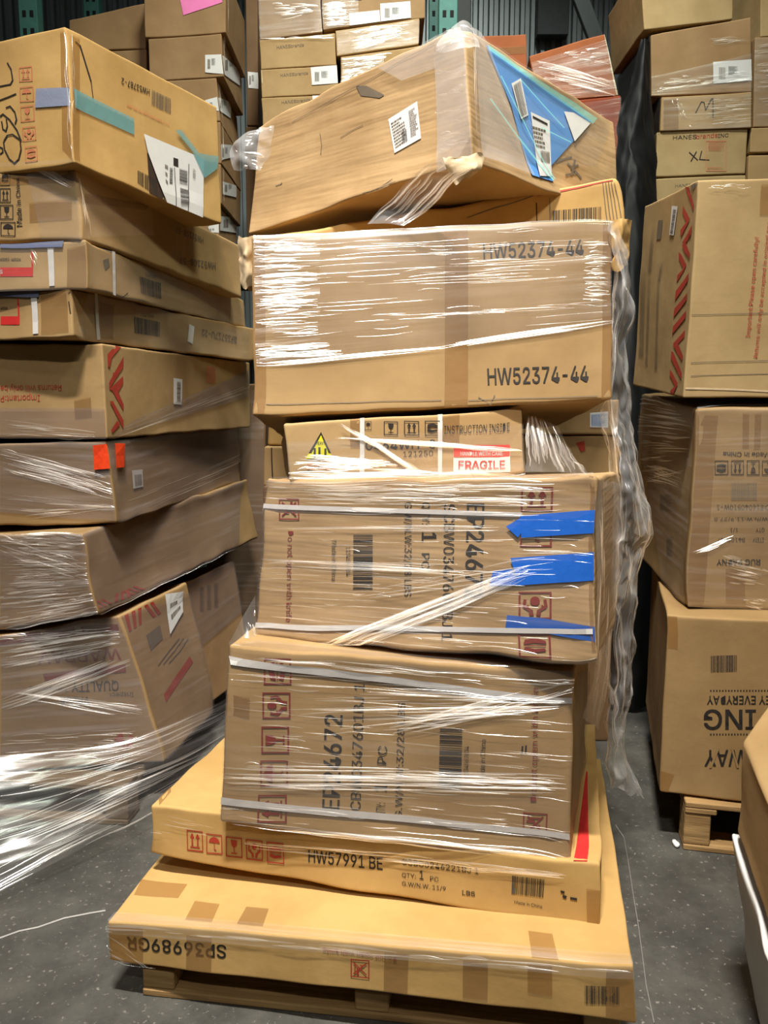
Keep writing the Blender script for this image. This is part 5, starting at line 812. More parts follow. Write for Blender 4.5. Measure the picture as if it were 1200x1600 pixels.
    {'id':'R3','name':'cardboard_box','label':'carton with large black upside down lettering,bottom of the right stack','mat':'kraft_dun','rad':0.007,'crush':0.003,'res':0.035,'c':[(0.8391,2.302,0.1613),(0.8369,2.291,0.7216),(1.0244,2.9944,0.175),(1.0195,2.9834,0.7421),(1.6612,2.0847,0.1628),(1.6563,2.0737,0.73),(1.8446,2.7772,0.1779),(1.8397,2.7661,0.745)],'marks':[('F','ink_black','bars',[(0.1461,0.7924),(0.2287,0.8063),(0.2322,0.718),(0.1494,0.7033)],57),('F','ink_black','bold',[(0.3452,0.5551),(0.1442,0.5261),(0.1425,0.5724),(0.3432,0.6004)],'EY EVERYDAY'),('F','ink_black','bold',[(0.3045,0.4121),(0.1396,0.3858),(0.1355,0.4959),(0.3,0.5202)],'ING'),('F','ink_black','bold',[(0.281,0.2045),(0.149,0.1804),(0.1457,0.2707),(0.2774,0.2934)],'WAY'),('F','kraft_dun','poly',None,[[(0.1857,0.2889),(0.1935,0.2902),(0.1717,0.1732),(0.1638,0.1718)],[(0.2296,0.2964),(0.236,0.2975),(0.261,0.1896),(0.2533,0.1882)]]),('F','ink_black','poly',None,[[(0.151,0.6067),(0.1555,0.6074),(0.1558,0.5997),(0.1513,0.5991)],[(0.1607,0.6081),(0.1652,0.6087),(0.1655,0.601),(0.161,0.6004)],[(0.1703,0.6094),(0.1748,0.61),(0.1751,0.6023),(0.1706,0.6017)],[(0.18,0.6107),(0.1845,0.6113),(0.1848,0.6036),(0.1803,0.603)],[(0.1896,0.612),(0.1941,0.6126),(0.1944,0.605),(0.1899,0.6043)],[(0.1992,0.6133),(0.2037,0.6139),(0.204,0.6063),(0.1995,0.6057)],[(0.2088,0.6146),(0.2133,0.6152),(0.2136,0.6076),(0.2091,0.607)],[(0.2184,0.6159),(0.2228,0.6165),(0.2231,0.6089),(0.2187,0.6083)],[(0.2279,0.6172),(0.2324,0.6178),(0.2327,0.6102),(0.2282,0.6096)],[(0.2375,0.6185),(0.2419,0.6191),(0.2422,0.6115),(0.2378,0.6109)],[(0.247,0.6198),(0.2514,0.6204),(0.2517,0.6128),(0.2473,0.6122)],[(0.2565,0.6211),(0.2609,0.6217),(0.2612,0.6141),(0.2568,0.6135)],[(0.266,0.6224),(0.2704,0.623),(0.2707,0.6154),(0.2663,0.6148)],[(0.2754,0.6236),(0.2798,0.6242),(0.2801,0.6167),(0.2757,0.6161)],[(0.2849,0.6249),(0.2893,0.6255),(0.2896,0.6179),(0.2852,0.6173)],[(0.2943,0.6262),(0.2987,0.6268),(0.299,0.6192),(0.2946,0.6186)],[(0.3037,0.6275),(0.3081,0.6281),(0.3084,0.6205),(0.304,0.6199)],[(0.3131,0.6287),(0.3175,0.6293),(0.3178,0.6218),(0.3134,0.6212)],[(0.3225,0.63),(0.3269,0.6306),(0.3272,0.6231),(0.3228,0.6225)],[(0.3318,0.6313),(0.3362,0.6319),(0.3365,0.6243),(0.3322,0.6237)],[(0.3412,0.6325),(0.3455,0.6331),(0.3459,0.6256),(0.3415,0.625)]]),('F','ink_black','poly',None,[[(0.1599,0.3655),(0.1645,0.3662),(0.1648,0.3584),(0.1602,0.3577)],[(0.1697,0.3671),(0.1742,0.3678),(0.1745,0.36),(0.17,0.3593)],[(0.1794,0.3687),(0.1839,0.3694),(0.1842,0.3616),(0.1797,0.3609)],[(0.1891,0.3702),(0.1936,0.371),(0.1939,0.3632),(0.1894,0.3625)],[(0.1988,0.3718),(0.2033,0.3725),(0.2036,0.3648),(0.1991,0.364)],[(0.2085,0.3734),(0.213,0.3741),(0.2133,0.3663),(0.2088,0.3656)],[(0.2181,0.3749),(0.2226,0.3757),(0.2229,0.3679),(0.2184,0.3672)],[(0.2278,0.3765),(0.2322,0.3772),(0.2326,0.3695),(0.2281,0.3688)],[(0.2374,0.3781),(0.2419,0.3788),(0.2422,0.3711),(0.2377,0.3703)],[(0.247,0.3796),(0.2514,0.3803),(0.2518,0.3726),(0.2473,0.3719)],[(0.2566,0.3812),(0.261,0.3819),(0.2613,0.3742),(0.2569,0.3734)],[(0.2661,0.3827),(0.2706,0.3834),(0.2709,0.3757),(0.2664,0.375)],[(0.2757,0.3843),(0.2801,0.385),(0.2804,0.3773),(0.276,0.3766)]])],'parts':[{'n':'packing_tape','m':'brown_tape','q':[('F',[(0.0036,0.9929),(0.0337,0.9957),(0.0371,0.8183),(0.004,0.8201)])],'off':0.002},{'n':'packing_tape','m':'brown_tape','q':[('F',[(-0.0004,0.1242),(0.0499,0.1162),(0.0293,0.0019),(-0.0009,0.0111)])],'off':0.002}],'film':[],'fans':[],'group':'cartons on the right pallet'},
    {'id':'R4','name':'cardboard_box','label':'scuffed carton corner jutting in at the right,in front of the black lettered carton','mat':'kraft_tan','rad':0.01,'crush':0.006,'res':0.03,'c':[(0.6967,1.245,0.3473),(0.6909,1.23,0.5592),(0.7666,1.62,0.4266),(0.7635,1.62,0.6322),(1.2409,1.59,0.4266),(1.2409,1.59,0.9793),(1.3134,1.98,0.4266),(1.3134,1.98,1.0523)],'marks':[],'parts':[],'film':[],'fans':[]},
    {'id':'R5','name':'wrapped_bundle','label':'bundle in white plastic under the scuffed carton corner at the right','mat':'white_paper','rad':0.03,'crush':0.022,'res':0.02,'c':[(0.7167,1.245,0.0),(0.6867,1.245,0.3173),(0.8453,1.66,0.0),(0.7566,1.64,0.3966),(1.2409,1.57,0.0),(1.2409,1.59,0.3966),(1.3134,1.98,0.0),(1.3134,2.0,0.3966)],'marks':[],'parts':[],'film':[],'fans':[]},
    {'id':'D1','name':'cardboard_box','label':'upper carton with a pale blue label in the gap behind the center stack','mat':'kraft_tan','rad':0.008,'crush':0.004,'res':0.04,'c':[(0.2431,3.05,1.216),(0.2416,3.05,1.3484),(0.2431,3.55,1.216),(0.2416,3.55,1.3484),(0.8898,3.05,1.216),(0.8844,3.05,1.3484),(0.8898,3.55,1.216),(0.8844,3.55,1.3484)],'marks':[],'parts':[{'n':'blue_label','m':'white_paper','q':[('F',[(0.8346,0.6378),(0.9398,0.6741),(0.9398,0.2192),(0.8346,0.2192)])],'off':0.002,'s':[('F','blue_sheet','lines',[(0.8421,0.5833),(0.9361,0.6196),(0.9361,0.2557),(0.8421,0.2557)],(3,71))],'label':'white label with blue print'}],'film':[],'fans':[]},
    {'id':'D2','name':'cardboard_box','label':'carton with a red mark in the gap behind the center stack','mat':'kraft_tan','rad':0.008,'crush':0.004,'res':0.04,'c':[(0.246,3.06,1.0292),(0.2439,3.06,1.2131),(0.246,3.56,1.0292),(0.2439,3.56,1.2131),(0.9052,3.06,1.0292),(0.8977,3.06,1.2131),(0.9052,3.56,1.0292),(0.8977,3.56,1.2131)],'marks':[('F','ink_red','poly',None,[[(0.7463,0.8544),(0.7948,0.8941),(0.8022,0.6951),(0.7761,0.6685)]])],'parts':[],'film':[],'fans':[]},
    {'id':'D3','name':'cardboard_box','label':'small dark carton peeping out left of the FRAGILE carton','mat':'kraft_tan','rad':0.008,'crush':0.004,'res':0.04,'c':[(-0.4627,3.06,1.0194),(-0.4594,3.06,1.1741),(-0.4627,3.56,1.0194),(-0.4594,3.56,1.1741),(-0.0984,3.06,1.0194),(-0.0978,3.06,1.1741),(-0.0984,3.56,1.0194),(-0.0978,3.56,1.1741)],'marks':[('F','tear_dark','poly',None,[[(0.0877,0.9628),(0.1015,0.1507),(0.088,0.1495),(0.0742,0.9615)]])],'parts':[],'film':[],'fans':[]},
    {'id':'D4','name':'cardboard_box','label':'open-topped carton peeping out beside the warning triangle','mat':'kraft_gold','rad':0.008,'crush':0.004,'res':0.04,'c':[(-0.4476,3.08,1.1754),(-0.4457,3.08,1.2683),(-0.4476,3.48,1.1754),(-0.4457,3.48,1.2683),(-0.0984,3.08,1.1754),(-0.098,3.08,1.2683),(-0.0984,3.48,1.1754),(-0.098,3.48,1.2683)],'marks':[],'parts':[],'film':[],'fans':[]},
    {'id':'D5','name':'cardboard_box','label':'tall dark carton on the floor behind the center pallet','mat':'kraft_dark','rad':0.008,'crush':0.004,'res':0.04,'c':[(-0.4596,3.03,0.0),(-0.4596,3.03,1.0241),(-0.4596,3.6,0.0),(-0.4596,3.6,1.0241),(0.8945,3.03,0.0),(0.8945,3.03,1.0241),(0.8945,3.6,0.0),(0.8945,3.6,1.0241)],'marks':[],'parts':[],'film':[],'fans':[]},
    {'id':'D6','name':'cardboard_box','label':'dark tall carton added to darken the slot between the left and center stacks','mat':'kraft_dark','rad':0.008,'crush':0.004,'res':0.04,'c':[(-0.8856,3.85,0.0),(-0.8456,3.85,1.4233),(-0.8856,4.15,0.0),(-0.8456,4.15,1.4233),(-0.5734,3.85,0.0),(-0.5658,3.85,1.4233),(-0.5734,4.15,0.0),(-0.5658,4.15,1.4233)],'marks':[],'parts':[],'film':[('F',[(0.0865,0.9789),(0.9766,0.9789),(0.9477,0.1168),(0.0707,0.1168)],(1,1,1,1),0.02)],'fans':[]},  # added carton, its dark tone fills the slot in place of shade
    {'id':'A1','name':'cardboard_box','label':'plain brown carton at the left end of the rack load','mat':'kraft_brown','rad':0.005,'crush':0.002,'res':0.05,'c':[(-1.5995,4.35,3.1024),(-1.5916,4.35,3.2474),(-1.5995,4.8,3.1024),(-1.5916,4.8,3.2474),(-1.2089,4.35,3.1145),(-1.1999,4.35,3.3314),(-1.2089,4.8,3.1145),(-1.1999,4.8,3.3314)],'marks':[],'parts':[],'film':[],'fans':[],'group':'cartons on the rack above the left pallet'},
    {'id':'A2','name':'cardboard_box','label':'plain brown carton half hidden under the left end one','mat':'kraft_brown','rad':0.005,'crush':0.002,'res':0.05,'c':[(-1.4815,4.35,2.7333),(-1.4631,4.35,3.0994),(-1.4815,4.8,2.7333),(-1.4631,4.8,3.0994),(-1.2214,4.35,2.7333),(-1.2058,4.35,3.1115),(-1.2214,4.8,2.7333),(-1.2058,4.8,3.1115)],'marks':[],'parts':[],'film':[],'fans':[],'group':'cartons on the rack above the left pallet'},
    {'id':'B1','name':'cardboard_box','label':'brown carton on the rack carrying a pink paper note','mat':'kraft_brown','rad':0.005,'crush':0.002,'res':0.05,'c':[(-1.1715,4.2,3.1005),(-1.1651,4.2,3.4038),(-1.1715,4.75,3.1005),(-1.1651,4.75,3.4038),(-0.7731,4.2,3.1238),(-0.7681,4.2,3.4181),(-0.7731,4.75,3.1238),(-0.7681,4.75,3.4181)],'marks':[],'parts':[{'n':'pink_note','m':'pink_paper','q':[('F',[(0.4232,0.6767),(0.9347,0.6631),(0.9593,0.4758),(0.4816,0.3127)])],'off':0.002,'label':'pink paper note'}],'film':[],'fans':[('R',[(0.029,1.0072),(0.0305,0.0439)],[(0.0885,1.052),(0.0909,0.0918)],5,(0.3,0.8),(0.002,0.004))],'group':'cartons on the rack above the left pallet'},
    {'id':'B2','name':'cardboard_box','label':'brown carton below the pink note carton,white label wrapped round its edge','mat':'kraft_brown','rad':0.005,'crush':0.002,'res':0.05,'c':[(-1.1545,4.2,2.9035),(-1.156,4.2,3.0976),(-1.1545,4.75,2.9035),(-1.156,4.75,3.0976),(-0.7912,4.2,2.9242),(-0.7951,4.2,3.1209),(-0.7912,4.75,2.9242),(-0.7951,4.75,3.1209)],'marks':[],'parts':[{'n':'shipping_label','m':'white_paper','q':[('F',[(0.7677,0.5353),(0.9875,0.5206),(0.9987,0.0602),(0.757,0.1261)])],'off':0.003,'s':[('F','ink_grey','bars',[(0.798,0.4296),(0.8353,0.4254),(0.8294,0.2005),(0.7921,0.2046)],81),('F','ink_black','lines',[(0.8534,0.4439),(0.9083,0.4378),(0.904,0.2745),(0.8491,0.2805)],(3,81))]},{'n':'shipping_label','m':'white_paper','q':[('R',[(-0.0246,0.4917),(0.9,1.1108),(0.8864,0.6935),(0.0366,0.0886)])],'off':0.003,'s':[('R','ink_grey','bars',[(0.0949,0.5066),(0.2483,0.6754),(0.2228,0.3818),(0.0701,0.219)],82),('R','ink_black','lines',[(0.325,0.7842),(0.5666,1.0509),(0.547,0.8283),(0.3062,0.5684)],(3,82))]}],'film':[],'fans':[('R',[(0.0287,1.0041),(0.0347,0.0665)],[(0.0912,1.0625),(0.0991,0.1343)],5,(0.3,0.8),(0.002,0.004))],'group':'cartons on the rack above the left pallet'},
    {'id':'B3','name':'cardboard_box','label':'brown carton third from the top of the rack column,pink wrapper at its side','mat':'kraft_brown','rad':0.005,'crush':0.002,'res':0.05,'c':[(-1.1687,4.2,2.7097),(-1.1798,4.2,2.9005),(-1.1687,4.75,2.7097),(-1.1798,4.75,2.9005),(-0.8129,4.2,2.7157),(-0.826,4.2,2.9183),(-0.8129,4.75,2.7157),(-0.826,4.75,2.9183)],'marks':[],'parts':[{'n':'shipping_label','m':'white_paper','q':[('F',[(0.8186,0.5026),(0.9886,0.5662),(1.0072,0.2461),(0.835,0.2537)])],'off':0.003,'s':[('F','ink_grey','bars',[(0.8402,0.4395),(0.8684,0.4379),(0.8611,0.3021),(0.8329,0.3035)],83),('F','ink_black','lines',[(0.8824,0.4495),(0.9239,0.4472),(0.9186,0.3488),(0.8771,0.3509)],(3,83))]},{'n':'shipping_label','m':'white_paper','q':[('R',[(-0.0205,0.5458),(0.704,1.1052),(0.5928,0.6031),(0.027,0.2711)])],'off':0.003,'s':[('R','ink_grey','bars',[(0.0675,0.5497),(0.1886,0.6644),(0.1522,0.4509),(0.032,0.3399)],84),('R','ink_black','lines',[(0.2504,0.7392),(0.4386,0.9177),(0.4105,0.7567),(0.2234,0.5824)],(3,84))]},{'n':'pink_wrapper','m':'pink_paper','q':[('R',[(0.9761,1.3197),(1.4926,1.5),(1.5,1.5),(1.5,1.2085)]),('R',[(0.9761,1.3197),(1.5,1.2085),(1.0532,0.761),(1.0405,1.0866)])],'off':0.006,'label':'pink plastic wrapper'}],'film':[],'fans':[('R',[(0.0275,0.9985),(0.0396,0.0647)],[(0.092,1.049),(0.1078,0.1252)],5,(0.3,0.8),(0.002,0.004))],'group':'cartons on the rack above the left pallet'},
    {'id':'B4','name':'cardboard_box','label':'brown carton fourth from the top of the rack column','mat':'kraft_brown','rad':0.005,'crush':0.002,'res':0.05,'c':[(-1.1765,4.2,2.5193),(-1.1752,4.2,2.7067),(-1.1765,4.75,2.5193),(-1.1752,4.75,2.7067),(-0.8121,4.2,2.5193),(-0.8129,4.2,2.7127),(-0.8121,4.75,2.5193),(-0.8129,4.75,2.7127)],'marks':[],'parts':[{'n':'shipping_label','m':'white_paper','q':[('R',[(-0.0319,0.4432),(0.5344,0.8986),(0.6678,0.6996),(-0.0254,0.0582)])],'off':0.003,'s':[('R','ink_grey','bars',[(0.0423,0.4082),(0.135,0.4862),(0.1218,0.2561),(0.0292,0.1809)],85),('R','ink_black','lines',[(0.1807,0.5446),(0.3229,0.6645),(0.313,0.4931),(0.171,0.3763)],(3,85))]}],'film':[],'fans':[('R',[(0.0283,0.9949),(0.0323,0.0572)],[(0.0884,1.0345),(0.0938,0.1061)],5,(0.3,0.8),(0.002,0.004))],'group':'cartons on the rack above the left pallet'},
    {'id':'B5','name':'cardboard_box','label':'brown carton fifth from the top of the rack column','mat':'kraft_brown','rad':0.005,'crush':0.002,'res':0.05,'c':[(-1.1812,4.2,2.3263),(-1.1767,4.2,2.5162),(-1.1812,4.75,2.3263),(-1.1767,4.75,2.5162),(-0.8175,4.2,2.3263),(-0.8154,4.2,2.5162),(-0.8175,4.75,2.3263),(-0.8154,4.75,2.5162)],'marks':[],'parts':[{'n':'shipping_label','m':'white_paper','q':[('R',[(0.0563,0.6028),(0.7747,1.0208),(0.7419,0.6715),(0.0468,0.2707)])],'off':0.003,'s':[('R','ink_grey','bars',[(0.1542,0.5936),(0.271,0.6796),(0.2657,0.4919),(0.1489,0.4086)],86),('R','ink_black','lines',[(0.3277,0.7382),(0.5085,0.8717),(0.5047,0.7312),(0.3238,0.6007)],(3,86))]}],'film':[],'fans':[('R',[(0.0286,0.9908),(0.0307,0.0533)],[(0.088,1.0221),(0.091,0.0941)],5,(0.3,0.8),(0.002,0.004))],'group':'cartons on the rack above the left pallet'},
    {'id':'B6','name':'cardboard_box','label':'brown carton at the foot of the rack column,next to the tilted carton','mat':'kraft_brown','rad':0.005,'crush':0.002,'res':0.05,'c':[(-1.1824,4.2,2.1402),(-1.1781,4.2,2.3233),(-1.1824,4.7,2.1402),(-1.1781,4.7,2.3233),(-0.8357,4.2,2.1402),(-0.8337,4.2,2.3233),(-0.8357,4.7,2.1402),(-0.8337,4.7,2.3233)],'marks':[],'parts':[{'n':'shipping_label','m':'white_paper','q':[('F',[(0.8448,0.3913),(0.9998,0.6455),(0.9992,0.2498),(0.8746,0.2498)])],'off':0.003,'s':[('F','ink_grey','bars',[(0.8673,0.356),(0.8933,0.356),(0.8926,0.2781),(0.8666,0.2781)],87),('F','ink_black','lines',[(0.9056,0.363),(0.9437,0.363),(0.9432,0.3064),(0.905,0.3064)],(3,87))]},{'n':'shipping_label','m':'white_paper','q':[('R',[(0.0437,0.7167),(1.5,1.4905),(1.5,1.0117),(0.0314,0.3237)])],'off':0.003,'s':[('R','ink_grey','bars',[(0.2431,0.7368),(0.4846,0.878),(0.4777,0.6506),(0.2362,0.5156)],88),('R','ink_black','lines',[(0.6036,0.9681),(0.9947,1.1977),(0.9896,1.023),(0.5985,0.8006)],(3,88))]}],'film':[],'fans':[],'group':'cartons on the rack above the left pallet'},
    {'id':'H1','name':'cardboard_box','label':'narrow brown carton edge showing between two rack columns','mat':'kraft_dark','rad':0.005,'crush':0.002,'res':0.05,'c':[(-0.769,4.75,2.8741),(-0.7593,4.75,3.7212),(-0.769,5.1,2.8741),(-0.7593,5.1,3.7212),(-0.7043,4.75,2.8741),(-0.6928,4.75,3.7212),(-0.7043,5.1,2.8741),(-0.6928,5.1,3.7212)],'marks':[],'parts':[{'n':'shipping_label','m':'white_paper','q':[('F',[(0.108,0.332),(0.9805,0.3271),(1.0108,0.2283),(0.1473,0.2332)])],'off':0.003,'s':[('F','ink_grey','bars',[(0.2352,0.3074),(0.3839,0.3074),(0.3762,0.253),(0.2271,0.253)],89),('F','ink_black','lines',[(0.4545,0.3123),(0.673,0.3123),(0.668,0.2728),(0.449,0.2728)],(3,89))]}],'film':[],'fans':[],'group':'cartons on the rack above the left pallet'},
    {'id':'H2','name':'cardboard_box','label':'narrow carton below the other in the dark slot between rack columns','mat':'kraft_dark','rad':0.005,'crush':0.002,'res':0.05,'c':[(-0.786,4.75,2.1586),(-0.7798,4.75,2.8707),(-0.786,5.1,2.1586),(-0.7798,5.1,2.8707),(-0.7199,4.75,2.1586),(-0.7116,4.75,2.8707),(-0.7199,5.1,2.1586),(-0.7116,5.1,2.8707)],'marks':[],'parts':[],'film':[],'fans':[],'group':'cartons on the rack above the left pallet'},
    {'id':'M1','name':'cardboard_box','label':'crumple-wrapped carton on top of the shirt cartons','mat':'kraft_brown','rad':0.005,'crush':0.002,'res':0.05,'c':[(-0.6223,4.3,3.1362),(-0.6259,4.3,3.4088),(-0.6223,4.8,3.1362),(-0.6259,4.8,3.4088),(-0.3108,4.3,3.169),(-0.3208,4.3,3.4146),(-0.3108,4.8,3.169),(-0.3208,4.8,3.4146)],'marks':[],'parts':[],'film':[('F',[(-0.0076,0.7575),(0.9981,0.7067),(1.0011,0.0272),(0.0024,-0.0058)],(2,2,2,2),0.02)],'fans':[('F',[(0.2161,0.6088),(0.9907,0.5269)],[(0.1526,0.2536),(0.8814,0.3863)],26,(0.15,0.5),(0.002,0.005))],'group':'shirt cartons on the rack behind the center pallet'},
    {'id':'M2','name':'cardboard_box','label':'shirt carton just below the crumple-wrapped one','mat':'kraft_tan','rad':0.005,'crush':0.002,'res':0.05,'c':[(-0.6188,4.3,2.9979),(-0.6256,4.3,3.1332),(-0.6188,4.8,2.9979),(-0.6256,4.8,3.1332),(-0.2416,4.3,3.0191),(-0.2467,4.3,3.1661),(-0.2416,4.8,3.0191),(-0.2467,4.8,3.1661)],'marks':[('F','ink_grey','text',[(0.2277,0.7666),(0.5887,0.7691),(0.5866,0.6642),(0.2248,0.6422)],'HANESbrands')],'parts':[],'film':[],'fans':[('F',[(-0.0018,0.9285),(0.9737,0.9448)],[(0.0031,1.1208),(0.9922,0.7882)],14,(0.1,0.4),(0.002,0.004))],'group':'shirt cartons on the rack behind the center pallet'},
    {'id':'M3','name':'cardboard_box','label':'shirt carton with a white label,upper of the labelled pair','mat':'kraft_tan','rad':0.005,'crush':0.002,'res':0.05,'c':[(-0.6184,4.3,2.8645),(-0.6221,4.3,2.9949),(-0.6184,4.8,2.8645),(-0.6221,4.8,2.9949),(-0.2298,4.3,2.8797),(-0.2384,4.3,3.016),(-0.2298,4.8,2.8797),(-0.2384,4.8,3.016)],'marks':[('F','ink_grey','text',[(0.2591,0.8097),(0.6208,0.8515),(0.6184,0.7392),(0.2569,0.6954)],'HANESbrands'),('F','torn_paper','poly',None,[[(0.0133,1.5),(0.0233,0.5003),(0.0107,0.4996),(0.0006,1.5)]])],'parts':[{'n':'shipping_label','m':'white_paper','q':[('F',[(0.6593,0.975),(1.0125,0.9981),(1.0074,0.3779),(0.6622,0.355)])],'off':0.003,'s':[('F','ink_grey','bars',[(0.7085,0.8131),(0.7682,0.8042),(0.7603,0.4661),(0.7008,0.474)],91),('F','ink_black','lines',[(0.797,0.8307),(0.8847,0.8177),(0.8788,0.5733),(0.7912,0.5853)],(3,91))]}],'film':[],'fans':[],'group':'shirt cartons on the rack behind the center pallet'},
    {'id':'M4','name':'cardboard_box','label':'shirt carton with a white label,lower of the labelled pair','mat':'kraft_tan','rad':0.005,'crush':0.002,'res':0.05,'c':[(-0.6148,4.3,2.7297),(-0.6185,4.3,2.8614),(-0.6148,4.8,2.7297),(-0.6185,4.8,2.8614),(-0.2244,4.3,2.739),(-0.2298,4.3,2.8766),(-0.2244,4.8,2.739),(-0.2298,4.8,2.8766)],'marks':[('F','ink_grey','text',[(0.256,0.8562),(0.6323,0.9289),(0.6304,0.8165),(0.2541,0.7418)],'HANESbrands')],'parts':[{'n':'shipping_label','m':'white_paper','q':[('F',[(0.6588,1.0215),(0.9679,1.07),(0.9889,0.4577),(0.6665,0.4861)])],'off':0.003,'s':[('F','ink_grey','bars',[(0.7027,0.8834),(0.755,0.8778),(0.7502,0.5854),(0.6978,0.5903)],92),('F','ink_black','lines',[(0.7801,0.9017),(0.857,0.8934),(0.8535,0.6819),(0.7766,0.6894)],(3,92))]}],'film':[],'fans':[],'group':'shirt cartons on the rack behind the center pallet'},
    {'id':'M5','name':'cardboard_box','label':'tall carton under the labelled shirt cartons,behind the tilted carton','mat':'kraft_tan','rad':0.005,'crush':0.002,'res':0.05,'c':[(-0.6173,4.3,2.1398),(-0.6149,4.3,2.7267),(-0.6173,4.8,2.1398),(-0.6149,4.8,2.7267),(-0.2223,4.3,2.1398),(-0.2244,4.3,2.7359),(-0.2223,4.8,2.1398),(-0.2244,4.8,2.7359)],'marks':[],'parts':[],'film':[],'fans':[],'group':'shirt cartons on the rack behind the center pallet'},
    {'id':'N1','name':'cardboard_box','label':'film-wrapped shirt carton with two white labels,top of the right column','mat':'kraft_brown','rad':0.005,'crush':0.002,'res':0.05,'c':[(-0.3089,4.32,3.1895),(-0.3125,4.32,3.4478),(-0.3089,4.82,3.1895),(-0.3125,4.82,3.4478),(0.2055,4.32,3.2463),(0.204,4.32,3.4625),(0.2055,4.82,3.2463),(0.204,4.82,3.4625)],'marks':[('F','ink_black','poly',None,[[(0.3235,0.5279),(0.3856,0.5251),(0.3853,0.4884),(0.3231,0.4855)]])],'parts':[{'n':'shipping_label','m':'white_paper','q':[('F',[(0.5649,0.3847),(0.8571,0.3847),(0.8628,0.0351),(0.5694,0.0279)])],'off':0.003,'s':[('F','ink_grey','bars',[(0.6083,0.2877),(0.658,0.278),(0.6573,0.0792),(0.6074,0.0907)],93),('F','ink_black','lines',[(0.6815,0.2916),(0.7546,0.2772),(0.7542,0.1301),(0.681,0.1465)],(3,93))]},{'n':'white_label','m':'white_paper','q':[('F',[(0.2589,0.2545),(0.5581,0.2592),(0.5631,0.0294),(0.2631,0.0243)])],'off':0.003}],'film':[('F',[(-0.0014,0.8861),(0.357,0.8573),(0.3507,0.0288),(0.0064,0.0102)],(2,2,2,2),0.02)],'fans':[('F',[(-0.0033,0.4855),(0.2296,0.4514)],[(0.0225,0.0474),(0.2571,0.0559)],60,(0.2,0.8),(0.002,0.006))],'group':'shirt cartons on the rack behind the center pallet'},
    {'id':'N2','name':'cardboard_box','label':'film-wrapped shirt carton second in the right column','mat':'kraft_tan','rad':0.005,'crush':0.002,'res':0.05,'c':[(-0.2391,4.32,3.0662),(-0.2446,4.32,3.1865),(-0.2391,4.82,3.0662),(-0.2446,4.82,3.1865),(0.1774,4.32,3.1204),(0.1766,4.32,3.2433),(0.1774,4.82,3.1204),(0.1766,4.82,3.2433)],'marks':[],'parts':[],'film':[('F',[(0.0144,0.9434),(1.0,0.9271),(1.0,0.049),(0.0162,0.0429)],(1.2,1.6,1.6,1.2),0.02)],'fans':[('F',[(0.1598,0.9372),(0.8089,0.8202)],[(0.187,0.0534),(0.769,0.3484)],60,(0.1,0.5),(0.002,0.005))],'group':'shirt cartons on the rack behind the center pallet'},
    {'id':'N3','name':'cardboard_box','label':'film-wrapped shirt carton third in the right column,behind the tilted carton','mat':'kraft_tan','rad':0.005,'crush':0.002,'res':0.05,'c':[(-0.2181,4.32,2.847),(-0.2198,4.32,3.0631),(-0.2181,4.82,2.847),(-0.2198,4.82,3.0631),(0.1854,4.32,2.8776),(0.1839,4.32,3.1144),(0.1854,4.82,2.8776),(0.1839,4.82,3.1144)],'marks':[],'parts':[],'film':[('F',[(0.0158,0.9683),(0.5442,0.9437),(0.5413,0.1963),(0.0092,0.1403)],(2,1.6,1.6,2),0.02)],'fans':[('F',[(0.0036,0.9502),(0.6642,0.9372)],[(-0.0009,0.3892),(0.2213,0.5228)],60,(0.1,0.5),(0.002,0.005))],'group':'shirt cartons on the rack behind the center pallet'},
    {'id':'N4','name':'cardboard_box','label':'shirt carton at the foot of the right column,hidden by the tilted carton','mat':'kraft_tan','rad':0.005,'crush':0.002,'res':0.05,'c':[(-0.22,4.32,2.1434),(-0.2214,4.32,2.8439),(-0.22,4.82,2.1434),(-0.2214,4.82,2.8439),(0.2,4.32,2.1434),(0.1887,4.32,2.8746),(0.2,4.82,2.1434),(0.1887,4.82,2.8746)],'marks':[],'parts':[],'film':[],'fans':[],'group':'shirt cartons on the rack behind the center pallet'},
    {'id':'O1','name':'cardboard_box','label':'small light orange carton standing against the corrugated wall','mat':'kraft_orange','rad':0.005,'crush':0.002,'res':0.05,'c':[(0.5587,4.75,2.1338),(0.5383,4.75,3.3429),(0.5587,5.15,2.1338),(0.5383,5.15,3.3429),(0.8197,4.75,2.1338),(0.7895,4.75,3.3495),(0.8197,5.15,2.1338),(0.7895,5.15,3.3495)],'marks':[],'parts':[{'n':'packing_tape','m':'tan_tape','q':[('F',[(0.0141,0.948),(1.0,0.9511),(1.0,0.9184),(0.0141,0.9151)])],'off':0.002}],'film':[],'fans':[],'group':'orange cartons on the rack'},
    {'id':'O2','name':'cardboard_box','label':'film-wrapped orange carton with a slanted top,left of the dark gap','mat':'kraft_orange','rad':0.005,'crush':0.002,'res':0.05,'c':[(0.7842,4.3,2.8401),(0.7269,4.3,3.0582),(0.8281,4.7177,2.8401),(0.7708,4.7177,3.0582),(1.1847,4.3,2.8736),(1.1055,4.3,3.1661),(1.2286,4.7177,2.8736),(1.1494,4.7177,3.1661)],'marks':[('F','torn_paper','poly',None,[[(1.0067,0.9927),(0.9917,0.0208),(0.9739,0.0185),(0.989,0.9949)]])],'parts':[],'film':[('F',[(0.0141,0.8558),(0.9908,0.901),(0.9938,0.0111),(0.0194,0.0248)],(1.2,1.4,1.4,1.2),0.015)],'fans':[('F',[(0.072,0.871),(0.9851,0.1999)],[(0.1219,0.4283),(0.9509,-0.0048)],50,(0.1,0.7),(0.0018,0.004)),('F',[(0.4402,0.9065),(1.003,0.7809)],[(0.4639,0.6987),(0.9781,0.4785)],14,(0.1,0.4),(0.002,0.004))],'group':'orange cartons on the rack'},
